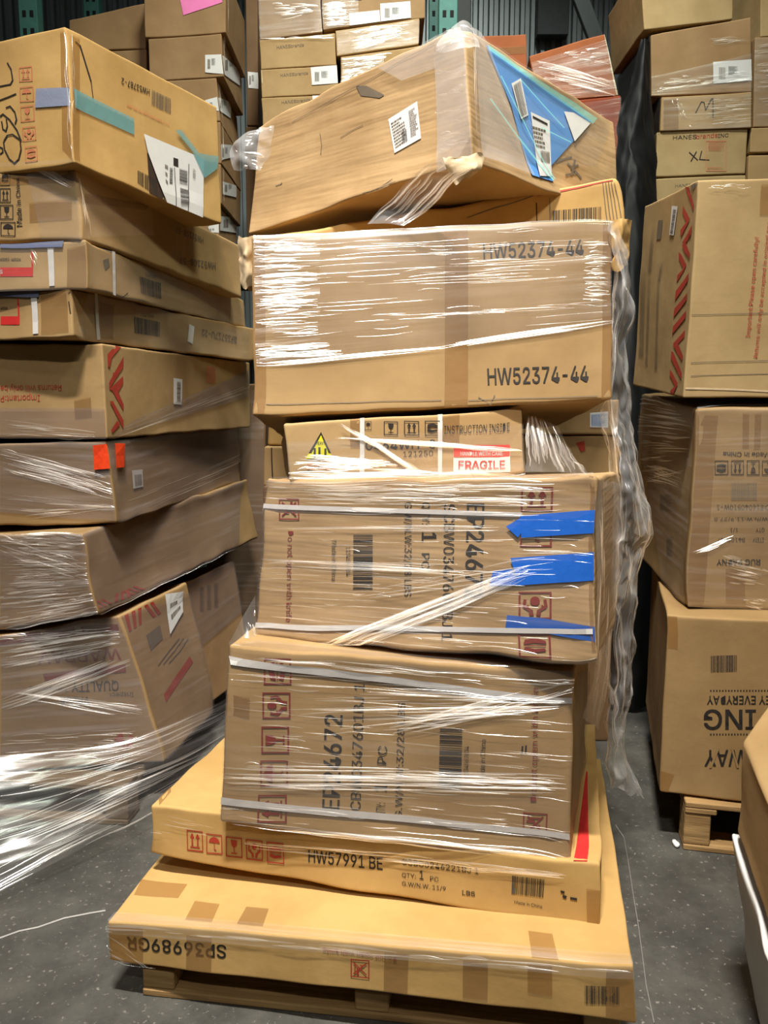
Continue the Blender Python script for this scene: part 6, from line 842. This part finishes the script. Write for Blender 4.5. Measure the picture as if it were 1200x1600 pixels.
    {'id':'O3','name':'cardboard_box','label':'dark red-brown carton under the slanted orange one','mat':'kraft_red','rad':0.005,'crush':0.002,'res':0.05,'c':[(0.8296,4.3,2.1398),(0.7973,4.3,2.837),(0.8735,4.7177,2.1398),(0.8412,4.7177,2.837),(1.2445,4.3,2.1398),(1.1978,4.3,2.8706),(1.2884,4.7177,2.1398),(1.2417,4.7177,2.8706)],'marks':[],'parts':[],'film':[('F',[(0.0309,0.9591),(0.9995,0.9875),(1.0006,0.6212),(0.0193,0.606)],(1,1,1,1),0.02)],'fans':[],'group':'orange cartons on the rack'},
    {'id':'P1','name':'cardboard_box','label':'plain carton at the very top of the shirt carton stack over the right pallet','mat':'kraft_pale','rad':0.005,'crush':0.002,'res':0.05,'c':[(1.27,4.2,3.1384),(1.2375,4.2,3.4466),(1.27,4.75,3.1384),(1.2375,4.75,3.4466),(1.705,4.2,3.1878),(1.6789,4.2,3.4637),(1.705,4.75,3.1878),(1.6789,4.75,3.4637)],'marks':[],'parts':[],'film':[],'fans':[],'group':'shirt cartons on the rack above the right pallet'},
    {'id':'P2','name':'cardboard_box','label':'shirt carton with a white label,above the one marked M','mat':'kraft_brown','rad':0.005,'crush':0.002,'res':0.05,'c':[(1.3218,4.2,2.8322),(1.3054,4.2,3.118),(1.3218,4.75,2.8322),(1.3054,4.75,3.118),(1.8168,4.2,2.856),(1.7887,4.2,3.1965),(1.8168,4.75,2.856),(1.7887,4.75,3.1965)],'marks':[],'parts':[{'n':'shipping_label','m':'white_paper','q':[('F',[(0.6165,0.4542),(0.9966,0.4345),(0.9981,0.1517),(0.6157,0.1401)])],'off':0.003,'s':[('F','ink_grey','bars',[(0.6726,0.3682),(0.7372,0.3595),(0.7353,0.1903),(0.6708,0.1972)],95),('F','ink_black','lines',[(0.7677,0.3707),(0.8626,0.3581),(0.8612,0.2378),(0.7663,0.2484)],(3,95))]},{'n':'shaded_wrap','m':'film_shaded','q':[('L',[(-0.0,1.0),(1.0,1.0),(1.0,-0.0),(-0.0,0.0)])],'off':0.012,'label':'wrinkled stretch film with shade in its dark tint'}],'film':[('F',[(0.002,0.3215),(1.0001,0.5116),(0.9999,-0.0087),(0.0065,0.0203)],(0.8,1.4,1.4,1),0.012)],'fans':[('F',[(0.168,0.2982),(0.997,0.2699)],[(0.0515,0.0679),(0.9955,0.1485)],46,(0.05,0.3),(0.0016,0.004)),('F',[(0.5308,0.812),(1.0094,0.7419)],[(0.632,0.6992),(1.0023,0.6832)],10,(0.2,0.6),(0.0016,0.003))],'group':'shirt cartons on the rack above the right pallet','fm':('film','film_pleat')},
    {'id':'P3','name':'cardboard_box','label':'shirt carton hand-marked M under the white labelled one','mat':'kraft_tan','rad':0.005,'crush':0.002,'res':0.05,'c':[(1.3674,4.19,2.6674),(1.3693,4.19,2.8257),(1.3674,4.74,2.6674),(1.3693,4.74,2.8257),(1.8202,4.19,2.6824),(1.8126,4.19,2.8495),(1.8202,4.74,2.6824),(1.8126,4.74,2.8495)],'marks':[('F','ink_black','poly',None,[[(0.3774,0.5014),(0.4392,0.822),(0.4494,0.8069),(0.3876,0.4863)],[(0.4406,0.8235),(0.4759,0.7961),(0.4736,0.768),(0.4383,0.7954)],[(0.4762,0.7955),(0.4979,0.5556),(0.4869,0.5512),(0.4651,0.7913)],[(0.485,0.562),(0.5514,0.8979),(0.5616,0.8828),(0.4952,0.547)],[(0.5514,0.8979),(0.5724,0.895),(0.5727,0.8658),(0.5518,0.8687)],[(0.5747,0.8888),(0.5817,0.3523),(0.5704,0.3535),(0.5634,0.8904)]])],'parts':[{'n':'packing_tape','m':'tan_tape','q':[('F',[(0.0226,0.9404),(0.1861,0.9166),(0.2022,0.0373),(0.0343,0.0346)])],'off':0.002},{'n':'shaded_wrap','m':'film_shaded','q':[('L',[(-0.0,1.0),(1.0,1.0),(1.0,0.0),(-0.0,0.0)])],'off':0.012,'label':'wrinkled stretch film with shade in its dark tint'}],'film':[('F',[(0.015,0.9602),(0.9862,0.9486),(0.9859,0.0192),(0.0206,0.017)],(1,1.4,1.4,1),0.012)],'fans':[('F',[(0.4704,0.8581),(0.9942,0.8231)],[(0.5095,0.0821),(0.9987,0.1796)],34,(0.15,0.6),(0.0016,0.0035)),('F',[(0.0862,0.9498),(0.2863,0.0293)],[(0.185,0.9725),(0.3418,0.0613)],14,(0.06,0.2),(0.0016,0.004))],'group':'shirt cartons on the rack above the right pallet','fm':('film','film_pleat')},
    {'id':'P4','name':'cardboard_box','label':'shirt carton printed HANESbrandsINC and hand-marked XL','mat':'kraft_pale','rad':0.005,'crush':0.002,'res':0.05,'c':[(1.3587,4.2,2.4522),(1.3581,4.2,2.6676),(1.3587,4.75,2.4522),(1.3581,4.75,2.6676),(1.8094,4.2,2.4705),(1.8056,4.2,2.6826),(1.8094,4.75,2.4705),(1.8056,4.75,2.6826)],'marks':[('F','ink_black','text',[(0.1767,0.8979),(0.4347,0.9075),(0.4367,0.8143),(0.1785,0.8135)],'HANES'),('F','ink_red','text',[(0.4347,0.9075),(0.6697,0.9301),(0.6719,0.8253),(0.4368,0.8115)],'brands'),('F','ink_black','text',[(0.6731,0.9016),(0.7892,0.9102),(0.7909,0.8308),(0.6749,0.8195)],'INC'),('F','ink_black','poly',None,[[(0.3659,0.535),(0.4668,0.3483),(0.4599,0.3332),(0.359,0.52)]]),('F','ink_black','poly',None,[[(0.449,0.5309),(0.3908,0.3173),(0.3813,0.3287),(0.4395,0.5422)]]),('F','ink_black','poly',None,[[(0.508,0.5437),(0.4865,0.3485),(0.476,0.3548),(0.4976,0.5499)],[(0.4789,0.3691),(0.5921,0.3449),(0.5919,0.3236),(0.4786,0.3478)]]),('F','ink_faint_red','border',[(0.5442,0.764),(0.7715,0.7471),(0.786,0.0614),(0.5587,0.0807)],0.02),('F','ink_faint_red','lines',[(0.5729,0.7478),(0.7505,0.7345),(0.755,0.521),(0.5775,0.5349)],(4,97)),('F','ink_faint_red','lines',[(0.5708,0.1797),(0.7555,0.1643),(0.7567,0.1069),(0.572,0.1225)],(1,98))],'parts':[{'n':'shaded_wrap','m':'film_shaded','q':[('L',[(0.0,1.0),(1.0,1.0),(1.0,0.0),(0.0,-0.0)])],'off':0.012,'label':'wrinkled stretch film with shade in its dark tint'}],'film':[],'fans':[],'group':'shirt cartons on the rack above the right pallet','fm':('film','film_pleat')},
    {'id':'P5','name':'cardboard_box','label':'shirt carton below the XL carton,behind the top right carton','mat':'kraft_pale','rad':0.005,'crush':0.002,'res':0.05,'c':[(1.3735,4.2,2.1402),(1.3558,4.2,2.4461),(1.3735,4.75,2.1402),(1.3558,4.75,2.4461),(1.8302,4.2,2.1402),(1.813,4.2,2.4644),(1.8302,4.75,2.1402),(1.813,4.75,2.4644)],'marks':[('F','ink_grey','text',[(0.2235,0.8979),(0.3986,0.9044),(0.3985,0.8594),(0.2233,0.8525)],'HANES')],'parts':[{'n':'shaded_wrap','m':'film_shaded','q':[('L',[(-0.0,1.0),(1.0,1.0),(1.0,-0.0),(-0.0,0.0)])],'off':0.012,'label':'wrinkled stretch film with shade in its dark tint'}],'film':[],'fans':[],'group':'shirt cartons on the rack above the right pallet','fm':('film','film_pleat')},
    {'id':'Q1','name':'cardboard_box','label':'pale carton at the upper right,beside the green rack post','mat':'kraft_pale','rad':0.005,'crush':0.002,'res':0.05,'c':[(1.8413,4.2,3.1092),(1.8223,4.2,3.4466),(1.8413,4.75,3.1092),(1.8223,4.75,3.4466),(2.2852,4.2,3.118),(2.2571,4.2,3.4637),(2.2852,4.75,3.118),(2.2571,4.75,3.4637)],'marks':[],'parts':[],'film':[],'fans':[],'group':'shirt cartons on the rack above the right pallet'},
    {'id':'Q2','name':'cardboard_box','label':'film-wrapped carton cut by the right side,level with the M carton','mat':'kraft_brown','rad':0.005,'crush':0.002,'res':0.05,'c':[(1.8339,4.2,2.6886),(1.8164,4.2,3.1063),(1.8339,4.75,2.6886),(1.8164,4.75,3.1063),(2.2879,4.2,2.6946),(2.2542,4.2,3.1151),(2.2879,4.75,2.6946),(2.2542,4.75,3.1151)],'marks':[],'parts':[],'film':[('F',[(0.0003,0.986),(0.3573,0.9925),(0.3704,0.0234),(0.0067,0.0143)],(1.5,1.5,1.5,1.5),0.012)],'fans':[('F',[(0.0018,0.916),(0.3581,0.9367)],[(0.0204,0.0285),(0.3699,0.0592)],30,(0.2,0.9),(0.0016,0.004))],'group':'shirt cartons on the rack above the right pallet'},
    {'id':'Q3','name':'cardboard_box','label':'flat carton cut by the right side,level with the XL carton','mat':'kraft_tan','rad':0.005,'crush':0.002,'res':0.05,'c':[(1.8255,4.2,2.5709),(1.8213,4.2,2.6856),(1.8255,4.75,2.5709),(1.8213,4.75,2.6856),(2.2813,4.2,2.577),(2.2722,4.2,2.6916),(2.2813,4.75,2.577),(2.2722,4.75,2.6916)],'marks':[],'parts':[],'film':[],'fans':[],'group':'shirt cartons on the rack above the right pallet'},
    {'id':'Q4','name':'cardboard_box','label':'carton cut by the right side,lowest in the rack load above the right pallet','mat':'kraft_tan','rad':0.005,'crush':0.002,'res':0.05,'c':[(1.8399,4.2,2.1402),(1.8168,4.2,2.5557),(1.8399,4.75,2.1402),(1.8168,4.75,2.5557),(2.3064,4.2,2.1402),(2.2725,4.2,2.5679),(2.3064,4.75,2.1402),(2.2725,4.75,2.5679)],'marks':[],'parts':[],'film':[],'fans':[],'group':'shirt cartons on the rack above the right pallet'},
]
cartons = {}
for k, d in enumerate(DATA):
    hx = Hex(d['c'], d['rad'], d['crush'], k + 1)
    bc = sum((hx.c[i] for i in (0, 2, 4, 6)), Vector()) / 4
    root = empty(d['name'], bc, d['label'], 'box', d.get('group'))
    carton_body(hx, d['mat'], d['marks'], root, d['res'])
    for p in d['parts']:
        sheet_part(p['n'], hx, p['q'], p['m'], root, p.get('s', ()), p.get('off', .002), p.get('label'))
    if d['film'] or d['fans']:
        film_part(hx, d['film'], d['fans'], root, k + 1, *d.get('fm', ('film', 'film_pleat')))
    cartons[d['id']] = root

back_x = [0.453, 0.516, 1.592, -2.361]

# ------------------------------------------------------------------ pallets
pallet((0.035, 2.03, 0), math.radians(-8), 1.06, 0.90, 0.100, 'wooden pallet carrying the center stack, one block showing under the flat carton', inset=.09)
pallet((-1.3236, 2.9400, 0), math.radians(-5), 1.1, 1.0, 0.135, 'wooden pallet in shadow under the left stack', 'pallet_shaded')
pallet((1.5003, 2.6389, 0), math.radians(-12.27), 1.0, 1.0, 0.155, 'wooden pallet under the black lettered carton at the right')

# ------------------------------------------------------------------ free film
c7 = cartons['C7']; c4 = cartons['C4']; c5 = cartons['C5']
def free(name, rows_, root, **k):
    return loose_sheet(name, rows_, root=root, **k)
free('stretch_wrap', [[(-0.0381, 1.98, 1.7607), (0.0, 1.97, 1.7615), (0.0485, 1.97, 1.7586)], [(-0.006, 1.97, 1.7906), (0.0451, 1.96, 1.7999), (0.1028, 1.97, 1.7935)], [(0.0442, 1.93, 1.8382), (0.1055, 1.92, 1.8497), (0.1548, 1.93, 1.8382)], [(0.0973, 1.88, 1.8734), (0.1486, 1.86, 1.8746), (0.2033, 1.88, 1.8693)]], c7, nu=14, nv=30, crumple=.012, freq=(9, 9), amp=1.2, seed=2, mats=['film_milky', 'film_pleat'], strands=14, uvdir=1, sl=(.3, .9))
free('film_corner', [[(-0.321, 2.1, 2.0178), (-0.2986, 2.1, 2.0268), (-0.2701, 2.1, 2.0238)], [(-0.3763, 2.12, 1.9907), (-0.3327, 2.09, 1.9907), (-0.2804, 2.1, 1.9847)], [(-0.3902, 2.12, 1.954), (-0.3431, 2.09, 1.9545), (-0.2907, 2.1, 1.9483)], [(-0.3781, 2.12, 1.9202), (-0.3394, 2.1, 1.9148), (-0.3008, 2.1, 1.9209)]], c7, nu=16, nv=16, crumple=.014, freq=(14, 14), amp=1.2, seed=5, mats=['film_milky', 'film_pleat'], strands=6)
free('film_apex', [[(0.131, 1.76, 2.1055), (0.1587, 1.75, 2.1158), (0.1808, 1.76, 2.108)], [(0.1168, 1.74, 2.0776), (0.1563, 1.72, 2.0812), (0.1892, 1.75, 2.0842)], [(0.1034, 1.73, 2.0469), (0.1549, 1.7, 2.0396), (0.1976, 1.74, 2.0534)]], c7, nu=10, nv=10, crumple=.010, freq=(18, 18), amp=1, seed=6, mats=['film_milky', 'film_pleat'], strands=4)
free('stretch_wrap', [[(-0.308, 1.86, 0.8884), (-0.3044, 1.85, 0.8441), (-0.3007, 1.84, 0.8)], [(-0.3332, 1.84, 0.839), (-0.326, 1.83, 0.8154), (-0.3129, 1.82, 0.7904)], [(-0.3677, 1.83, 0.7811), (-0.3583, 1.82, 0.778), (-0.3276, 1.8, 0.7843)]], c4, nu=8, nv=12, crumple=.004, freq=(12, 12), amp=.8, seed=7, mats=['film', 'film_pleat'], strands=5)
free('stretch_wrap', [[(0.3475, 1.97, 1.3102), (0.3876, 1.99, 1.3019), (0.4331, 2.0, 1.2811)], [(0.3366, 1.9, 1.2514), (0.4009, 1.93, 1.2345), (0.4625, 1.96, 1.2139)], [(0.3205, 1.8, 1.1918), (0.3927, 1.78, 1.1892), (0.4476, 1.7, 1.1883)]], c5, nu=14, nv=16, crumple=.006, freq=(14, 6), amp=1.2, seed=8, mats=['film', 'film_pleat'], strands=26, uvdir=1, sl=(.3, .8))
tail = free('stretch_film', [[(0.5457, 2.0, 1.7752), (0.5508, 1.98, 1.7724), (0.569, 2.0, 1.7678)], [(0.5584, 2.0, 1.6485), (0.5623, 1.97, 1.644), (0.5927, 2.0, 1.6455)], [(0.5592, 2.0, 1.5118), (0.5678, 1.97, 1.5094), (0.6094, 2.02, 1.5057)], [(0.5531, 2.0, 1.3881), (0.5637, 1.96, 1.3873), (0.6068, 2.02, 1.3806)], [(0.5377, 2.0, 1.2938), (0.5612, 1.96, 1.2949), (0.6216, 2.03, 1.293)], [(0.5678, 2.0, 1.2143), (0.5848, 1.95, 1.2177), (0.6417, 2.03, 1.2041)], [(0.5665, 2.0, 1.1258), (0.5932, 1.94, 1.1325), (0.6669, 2.03, 1.1142)], [(0.5865, 2.0, 1.028), (0.6165, 1.95, 1.0281), (0.6944, 2.03, 1.0149)], [(0.5699, 2.0, 0.9571), (0.5978, 1.96, 0.978), (0.6807, 2.03, 0.9546)], [(0.5575, 2.0, 0.8537), (0.5865, 1.96, 0.8636), (0.6574, 2.03, 0.8462)], [(0.5716, 2.02, 0.7117), (0.598, 1.98, 0.7243), (0.6617, 2.04, 0.7054)], [(0.5923, 2.05, 0.5606), (0.6096, 2.0, 0.5798), (0.6675, 2.06, 0.5567)], [(0.6101, 2.08, 0.4026), (0.6225, 2.04, 0.4208), (0.6638, 2.1, 0.3935)], [(0.63, 2.12, 0.2668), (0.6467, 2.08, 0.2797), (0.7427, 2.13, 0.2367)]], None, nu=34, nv=210, crumple=.017, freq=(26, 11), amp=1.3, seed=3, mats=['film_loose', 'film_pleat'], strands=80, uvdir=1, sl=(.04, .2), sw=(.0012, .0035))
tag(tail, 'crumpled clear stretch film hanging down the right side of the center stack', 'plastic film')
free('stretch_wrap', [[(0.4243, 1.6, 1.1875), (0.5203, 1.85, 1.1621), (0.5981, 2.0, 1.1404)], [(0.4306, 1.6, 1.0858), (0.5252, 1.85, 1.037), (0.6093, 2.0, 0.9869)], [(0.4363, 1.6, 0.9664), (0.5193, 1.82, 0.8983), (0.5801, 1.95, 0.8332)], [(0.44, 1.6, 0.8307), (0.494, 1.75, 0.7519), (0.5502, 1.9, 0.6678)], [(0.4605, 1.75, 0.6302), (0.4923, 1.8, 0.5938), (0.533, 1.9, 0.535)]], c4, nu=14, nv=50, crumple=.008, freq=(10, 4), amp=.8, seed=4, mats=['film_loose', 'film_pleat'], strands=16, uvdir=1, sl=(.1, .5))
sweep = free('stretch_film', [[(-1.199, 2.22, 0.3191), (-1.0384, 2.28, 0.3014), (-0.8947, 2.36, 0.2855), (-0.7232, 2.46, 0.2948), (-0.5279, 2.75, 0.303)], [(-1.164, 2.14, 0.2411), (-1.0171, 2.22, 0.2297), (-0.8836, 2.32, 0.2208), (-0.7203, 2.44, 0.2278), (-0.5357, 2.72, 0.2312)], [(-1.1299, 2.06, 0.1513), (-0.996, 2.16, 0.1524), (-0.8725, 2.28, 0.1583), (-0.7169, 2.42, 0.1722), (-0.5449, 2.7, 0.168)], [(-1.1049, 2.0, 0.0752), (-0.9736, 2.1, 0.099), (-0.8536, 2.22, 0.109), (-0.7282, 2.38, 0.1167), (-0.5609, 2.66, 0.1266)], [(-1.0883, 1.96, 0.0237), (-0.9635, 2.07, 0.0537), (-0.8489, 2.2, 0.0597), (-0.7329, 2.36, 0.0587), (-0.5648, 2.62, 0.0983)]], None, nu=60, nv=60, crumple=.010, freq=(3, 26), amp=.8, seed=9, mats=['film', 'film_pleat'], strands=90, sl=(.1, .6), sw=(.0008, .003))
tag(sweep, 'stretched clear film sweeping from the left stack down toward the floor', 'plastic film')
black = free('black_film_gap_shade', [[(1.1993, 4.02, 3.0255), (1.2174, 4.0, 3.0116), (1.2542, 4.04, 3.0169)], [(1.1539, 4.0, 2.821), (1.1929, 3.95, 2.8026), (1.2692, 4.03, 2.8178)], [(1.0935, 3.95, 2.6203), (1.1682, 3.9, 2.6042), (1.2829, 4.0, 2.6363)], [(1.0608, 3.85, 2.3519), (1.1427, 3.8, 2.3389), (1.2745, 3.92, 2.3702)], [(1.0455, 3.8, 2.1578), (1.1325, 3.74, 2.1451), (1.2697, 3.86, 2.1706)], [(0.9868, 3.62, 1.4189), (1.0939, 3.55, 1.4176), (1.2608, 3.66, 1.4197)], [(0.9526, 3.5, 0.7145), (1.0836, 3.42, 0.7291), (1.2869, 3.52, 0.7109)], [(0.942, 3.45, 0.2598), (1.0842, 3.36, 0.2882), (1.3017, 3.45, 0.2598)], [(0.9324, 3.4, 0.011), (1.0832, 3.32, 0.028), (1.3076, 3.4, 0.011)]], None, nu=24, nv=110, crumple=.016, freq=(14, 3), amp=1.0, seed=14, mats=['black_film', 'black_film'], strands=0, uvdir=1)  # black film at the top; lower rows added for the gap's darkness
tag(black, 'black stretch film between the center and right stacks, lower part added as the darkness of the gap', 'plastic film')
free('torn_flap', [[(0.624, 2.3, 1.8389), (0.651, 2.29, 1.8419), (0.6895, 2.33, 1.8436)], [(0.6276, 2.3, 1.793), (0.6499, 2.28, 1.7959), (0.6896, 2.33, 1.7987)], [(0.6375, 2.31, 1.7467), (0.6548, 2.29, 1.7501), (0.6898, 2.33, 1.7536)], [(0.6399, 2.32, 1.7137), (0.656, 2.3, 1.7036), (0.6855, 2.33, 1.7257)]], cartons['C7b'], nu=16, nv=24, crumple=.010, freq=(20, 16), amp=0, seed=31, mats=['kraft_gold', 'kraft_gold'], label='crumpled hanging end flap')
free('torn_flap', [[(-0.4077, 2.32, 1.7968), (-0.3828, 2.3, 1.7964), (-0.3628, 2.33, 1.7987)], [(-0.4106, 2.32, 1.7519), (-0.3822, 2.29, 1.7501), (-0.3638, 2.33, 1.7536)], [(-0.4064, 2.32, 1.7067), (-0.3849, 2.3, 1.7106), (-0.3666, 2.33, 1.7083)], [(-0.4002, 2.32, 1.6683), (-0.3827, 2.3, 1.6551), (-0.3693, 2.33, 1.6697)]], cartons['C7b'], nu=14, nv=22, crumple=.010, freq=(20, 16), amp=0, seed=32, mats=['torn_paper', 'torn_paper'], label='torn hanging end flap')
torn = free('torn_corner', [[(0.1355, 1.98, 1.9199), (0.1738, 1.97, 1.9113), (0.2156, 1.97, 1.9198), (0.2349, 1.98, 1.9141)], [(0.1411, 1.97, 1.8885), (0.1724, 1.95, 1.8802), (0.205, 1.95, 1.8858), (0.2281, 1.97, 1.8885)], [(0.1541, 1.98, 1.871), (0.1676, 1.96, 1.8544), (0.1884, 1.96, 1.8658), (0.2114, 1.98, 1.8768)]], c7, nu=22, nv=16, crumple=.012, freq=(22, 22), amp=0, seed=21, mats=['torn_paper', 'torn_paper'], label='torn pale corner flap')
scrap = free('film_scrap', [[(-0.6247, 1.86, 0.0492), (-0.6081, 1.87, 0.0528), (-0.5889, 1.88, 0.0352)], [(-0.6221, 1.85, 0.0387), (-0.6028, 1.86, 0.0316), (-0.5863, 1.87, 0.028)]], None, nu=8, nv=6, crumple=.01, freq=(20, 20), amp=1, seed=12, mats=['film_milky', 'film_pleat'], strands=2)
tag(scrap, 'small scrap of clear film at the left edge of the bottom flat carton', 'plastic film')

# ------------------------------------------------------------------ pallet rack carrying the upper cartons
rack = empty('pallet_rack', (0.3, 4.65, 0), 'green perforated steel pallet rack behind the stacks', 'rack')
def world_part(name, dims, mat, bev=.003):
    x0, y0, z0, x1, y1, z1 = dims
    return bobj(name, (x0 - .3, y0 - 4.65, z0, x1 - .3, y1 - 4.65, z1), mat, rack, bev)
for px in (-1.72, 0.31, 2.36):
    for py in (4.16, 5.06):
        if px == 2.36 and py == 4.16: px_ = 2.62
        else: px_ = px
        p = world_part('upright', (px_ - .045, py, 0, px_ + .045, py + .07, 4.6), 'rack_green')
        bm = bmesh.new()
        for k in range(54):
            for s in (-.018, .018):
                box_bm(bm, px_ - .3 + s - .009, py - .0015 - 4.65, .3 + k * .08, px_ - .3 + s + .009, py + .0005 - 4.65, .33 + k * .08, 0)
        me = bpy.data.meshes.new('slot'); bm.to_mesh(me); bm.free(); me.materials.append(M['hole_dark'])
        h = bpy.data.objects.new('slot_row', me); COL.objects.link(h); h.parent = p; h['kind'] = 'stuff'
for y in (4.16, 5.08):
    world_part('beam', (-1.72, y, 2.02, 2.62, y + .05, 2.12), 'rack_dark')  # beam coloured dark to carry the shade behind the stacks
world_part('deck', (-1.95, 4.15, 2.11, 2.75, 5.2, 2.129), 'rack_dark')
for a, c in (((1.15, 5.15, 3.95), (1.75, 5.15, 2.9)),):
    bm = bmesh.new(); box_bm(bm, -.62, -.02, -.045, .62, .02, .045, .003)
    bmesh.ops.rotate(bm, verts=bm.verts, cent=(0, 0, 0), matrix=Matrix.Rotation(math.radians(66), 3, 'Y'))
    bmesh.ops.translate(bm, verts=bm.verts, vec=(1.2249, 5.2, 3.6434))
    me = bpy.data.meshes.new('brace'); bmesh.ops.translate(bm, verts=bm.verts, vec=(-.3, -4.65, 0)); bm.to_mesh(me); bm.free(); me.materials.append(M['rack_dark'])
    h = bpy.data.objects.new('brace', me); COL.objects.link(h); h.parent = rack

# ------------------------------------------------------------------ things on the back wall
def wall_thing(name, dims, mat, label, cat):
    x0, y0, z0, x1, y1, z1 = dims
    bm = bmesh.new(); box_bm(bm, x0, y0, z0, x1, y1, z1, .004)
    o = obj(name, bm, [mat]); tag(o, label, cat); return o
wall_thing('wall_panel', (1.0851, 6.08, 3.9093, 1.3067, 6.165, 5.4), 'grey_panel', 'dark grey panel fixed on the corrugated wall', 'panel')
wall_thing('steel_post', (back_x[0] - .05, 5.6, 0, back_x[1] + .05, 5.7, 5.4), 'rack_dark', 'dark steel post between the green perforated upright and the corrugated wall', 'post')
wall_thing('steel_post', (back_x[2] - .09, 5.3, 0, back_x[2] + .09, 5.42, 5.4), 'rack_dark', 'wide dark steel post left of the plain top right carton', 'post')
wall_thing('wall_pipe', (back_x[3] - .03, 5.9, 0, back_x[3] + .03, 5.96, 5.4), 'metal_wall', 'pale metal pipe behind the top of the left stack', 'pipe')

# ------------------------------------------------------------------ litter on the floor
bm = bmesh.new()
r = bmesh.ops.create_icosphere(bm, subdivisions=2, radius=.014)
for v in bm.verts:
    v.co = Vector((v.co.x * .7, v.co.y * 1.5, v.co.z * .5)) + noise.noise_vector(v.co * 90) * .004
bmesh.ops.translate(bm, verts=bm.verts, vec=(0.8916, 2.28, .007))
o = obj('paper_scrap', bm, ['white_paper'], smooth=True); tag(o, 'small white paper scrap on the floor by the right pallet', 'litter')
def floor_strip(name, pts, w, label):
    bm = bmesh.new(); prev = None
    for i, p in enumerate(pts):
        p = Vector(p); q = Vector(pts[min(i + 1, len(pts) - 1)]) - Vector(pts[max(i - 1, 0)]); n = Vector((-q.y, q.x, 0)).normalized()
        cur = [bm.verts.new(p + n * w * s + Vector((0, 0, .0015 if s else .005))) for s in (-1, 0, 1)]
        if prev:
            for k in (0, 1): bm.faces.new((prev[k], cur[k], cur[k + 1], prev[k + 1]))
        prev = cur
    o = obj(name, bm, ['strap_white']); tag(o, label, 'litter')
floor_strip('floor_line', [(0.741, 2.395, 0.0), (0.746, 2.32, 0.0), (0.718, 2.182, 0.0), (0.685, 2.029, 0.0), (0.657, 1.894, 0.0), (0.635, 1.798, 0.0), (0.61, 1.69, 0.0), (0.59, 1.574, 0.0)], .0011, 'thin white plastic thread lying on the floor right of the center pallet')
floor_strip('floor_line', [(-0.971, 1.852, 0.0), (-0.934, 1.879, 0.0), (-0.892, 1.894, 0.0), (-0.84, 1.93, 0.0), (-0.78, 1.951, 0.0), (-0.742, 1.962, 0.0)], .0012, 'pale strip standing for a crack across the bare floor at the lower left')  # thin raised strip that stands for a crack in the concrete
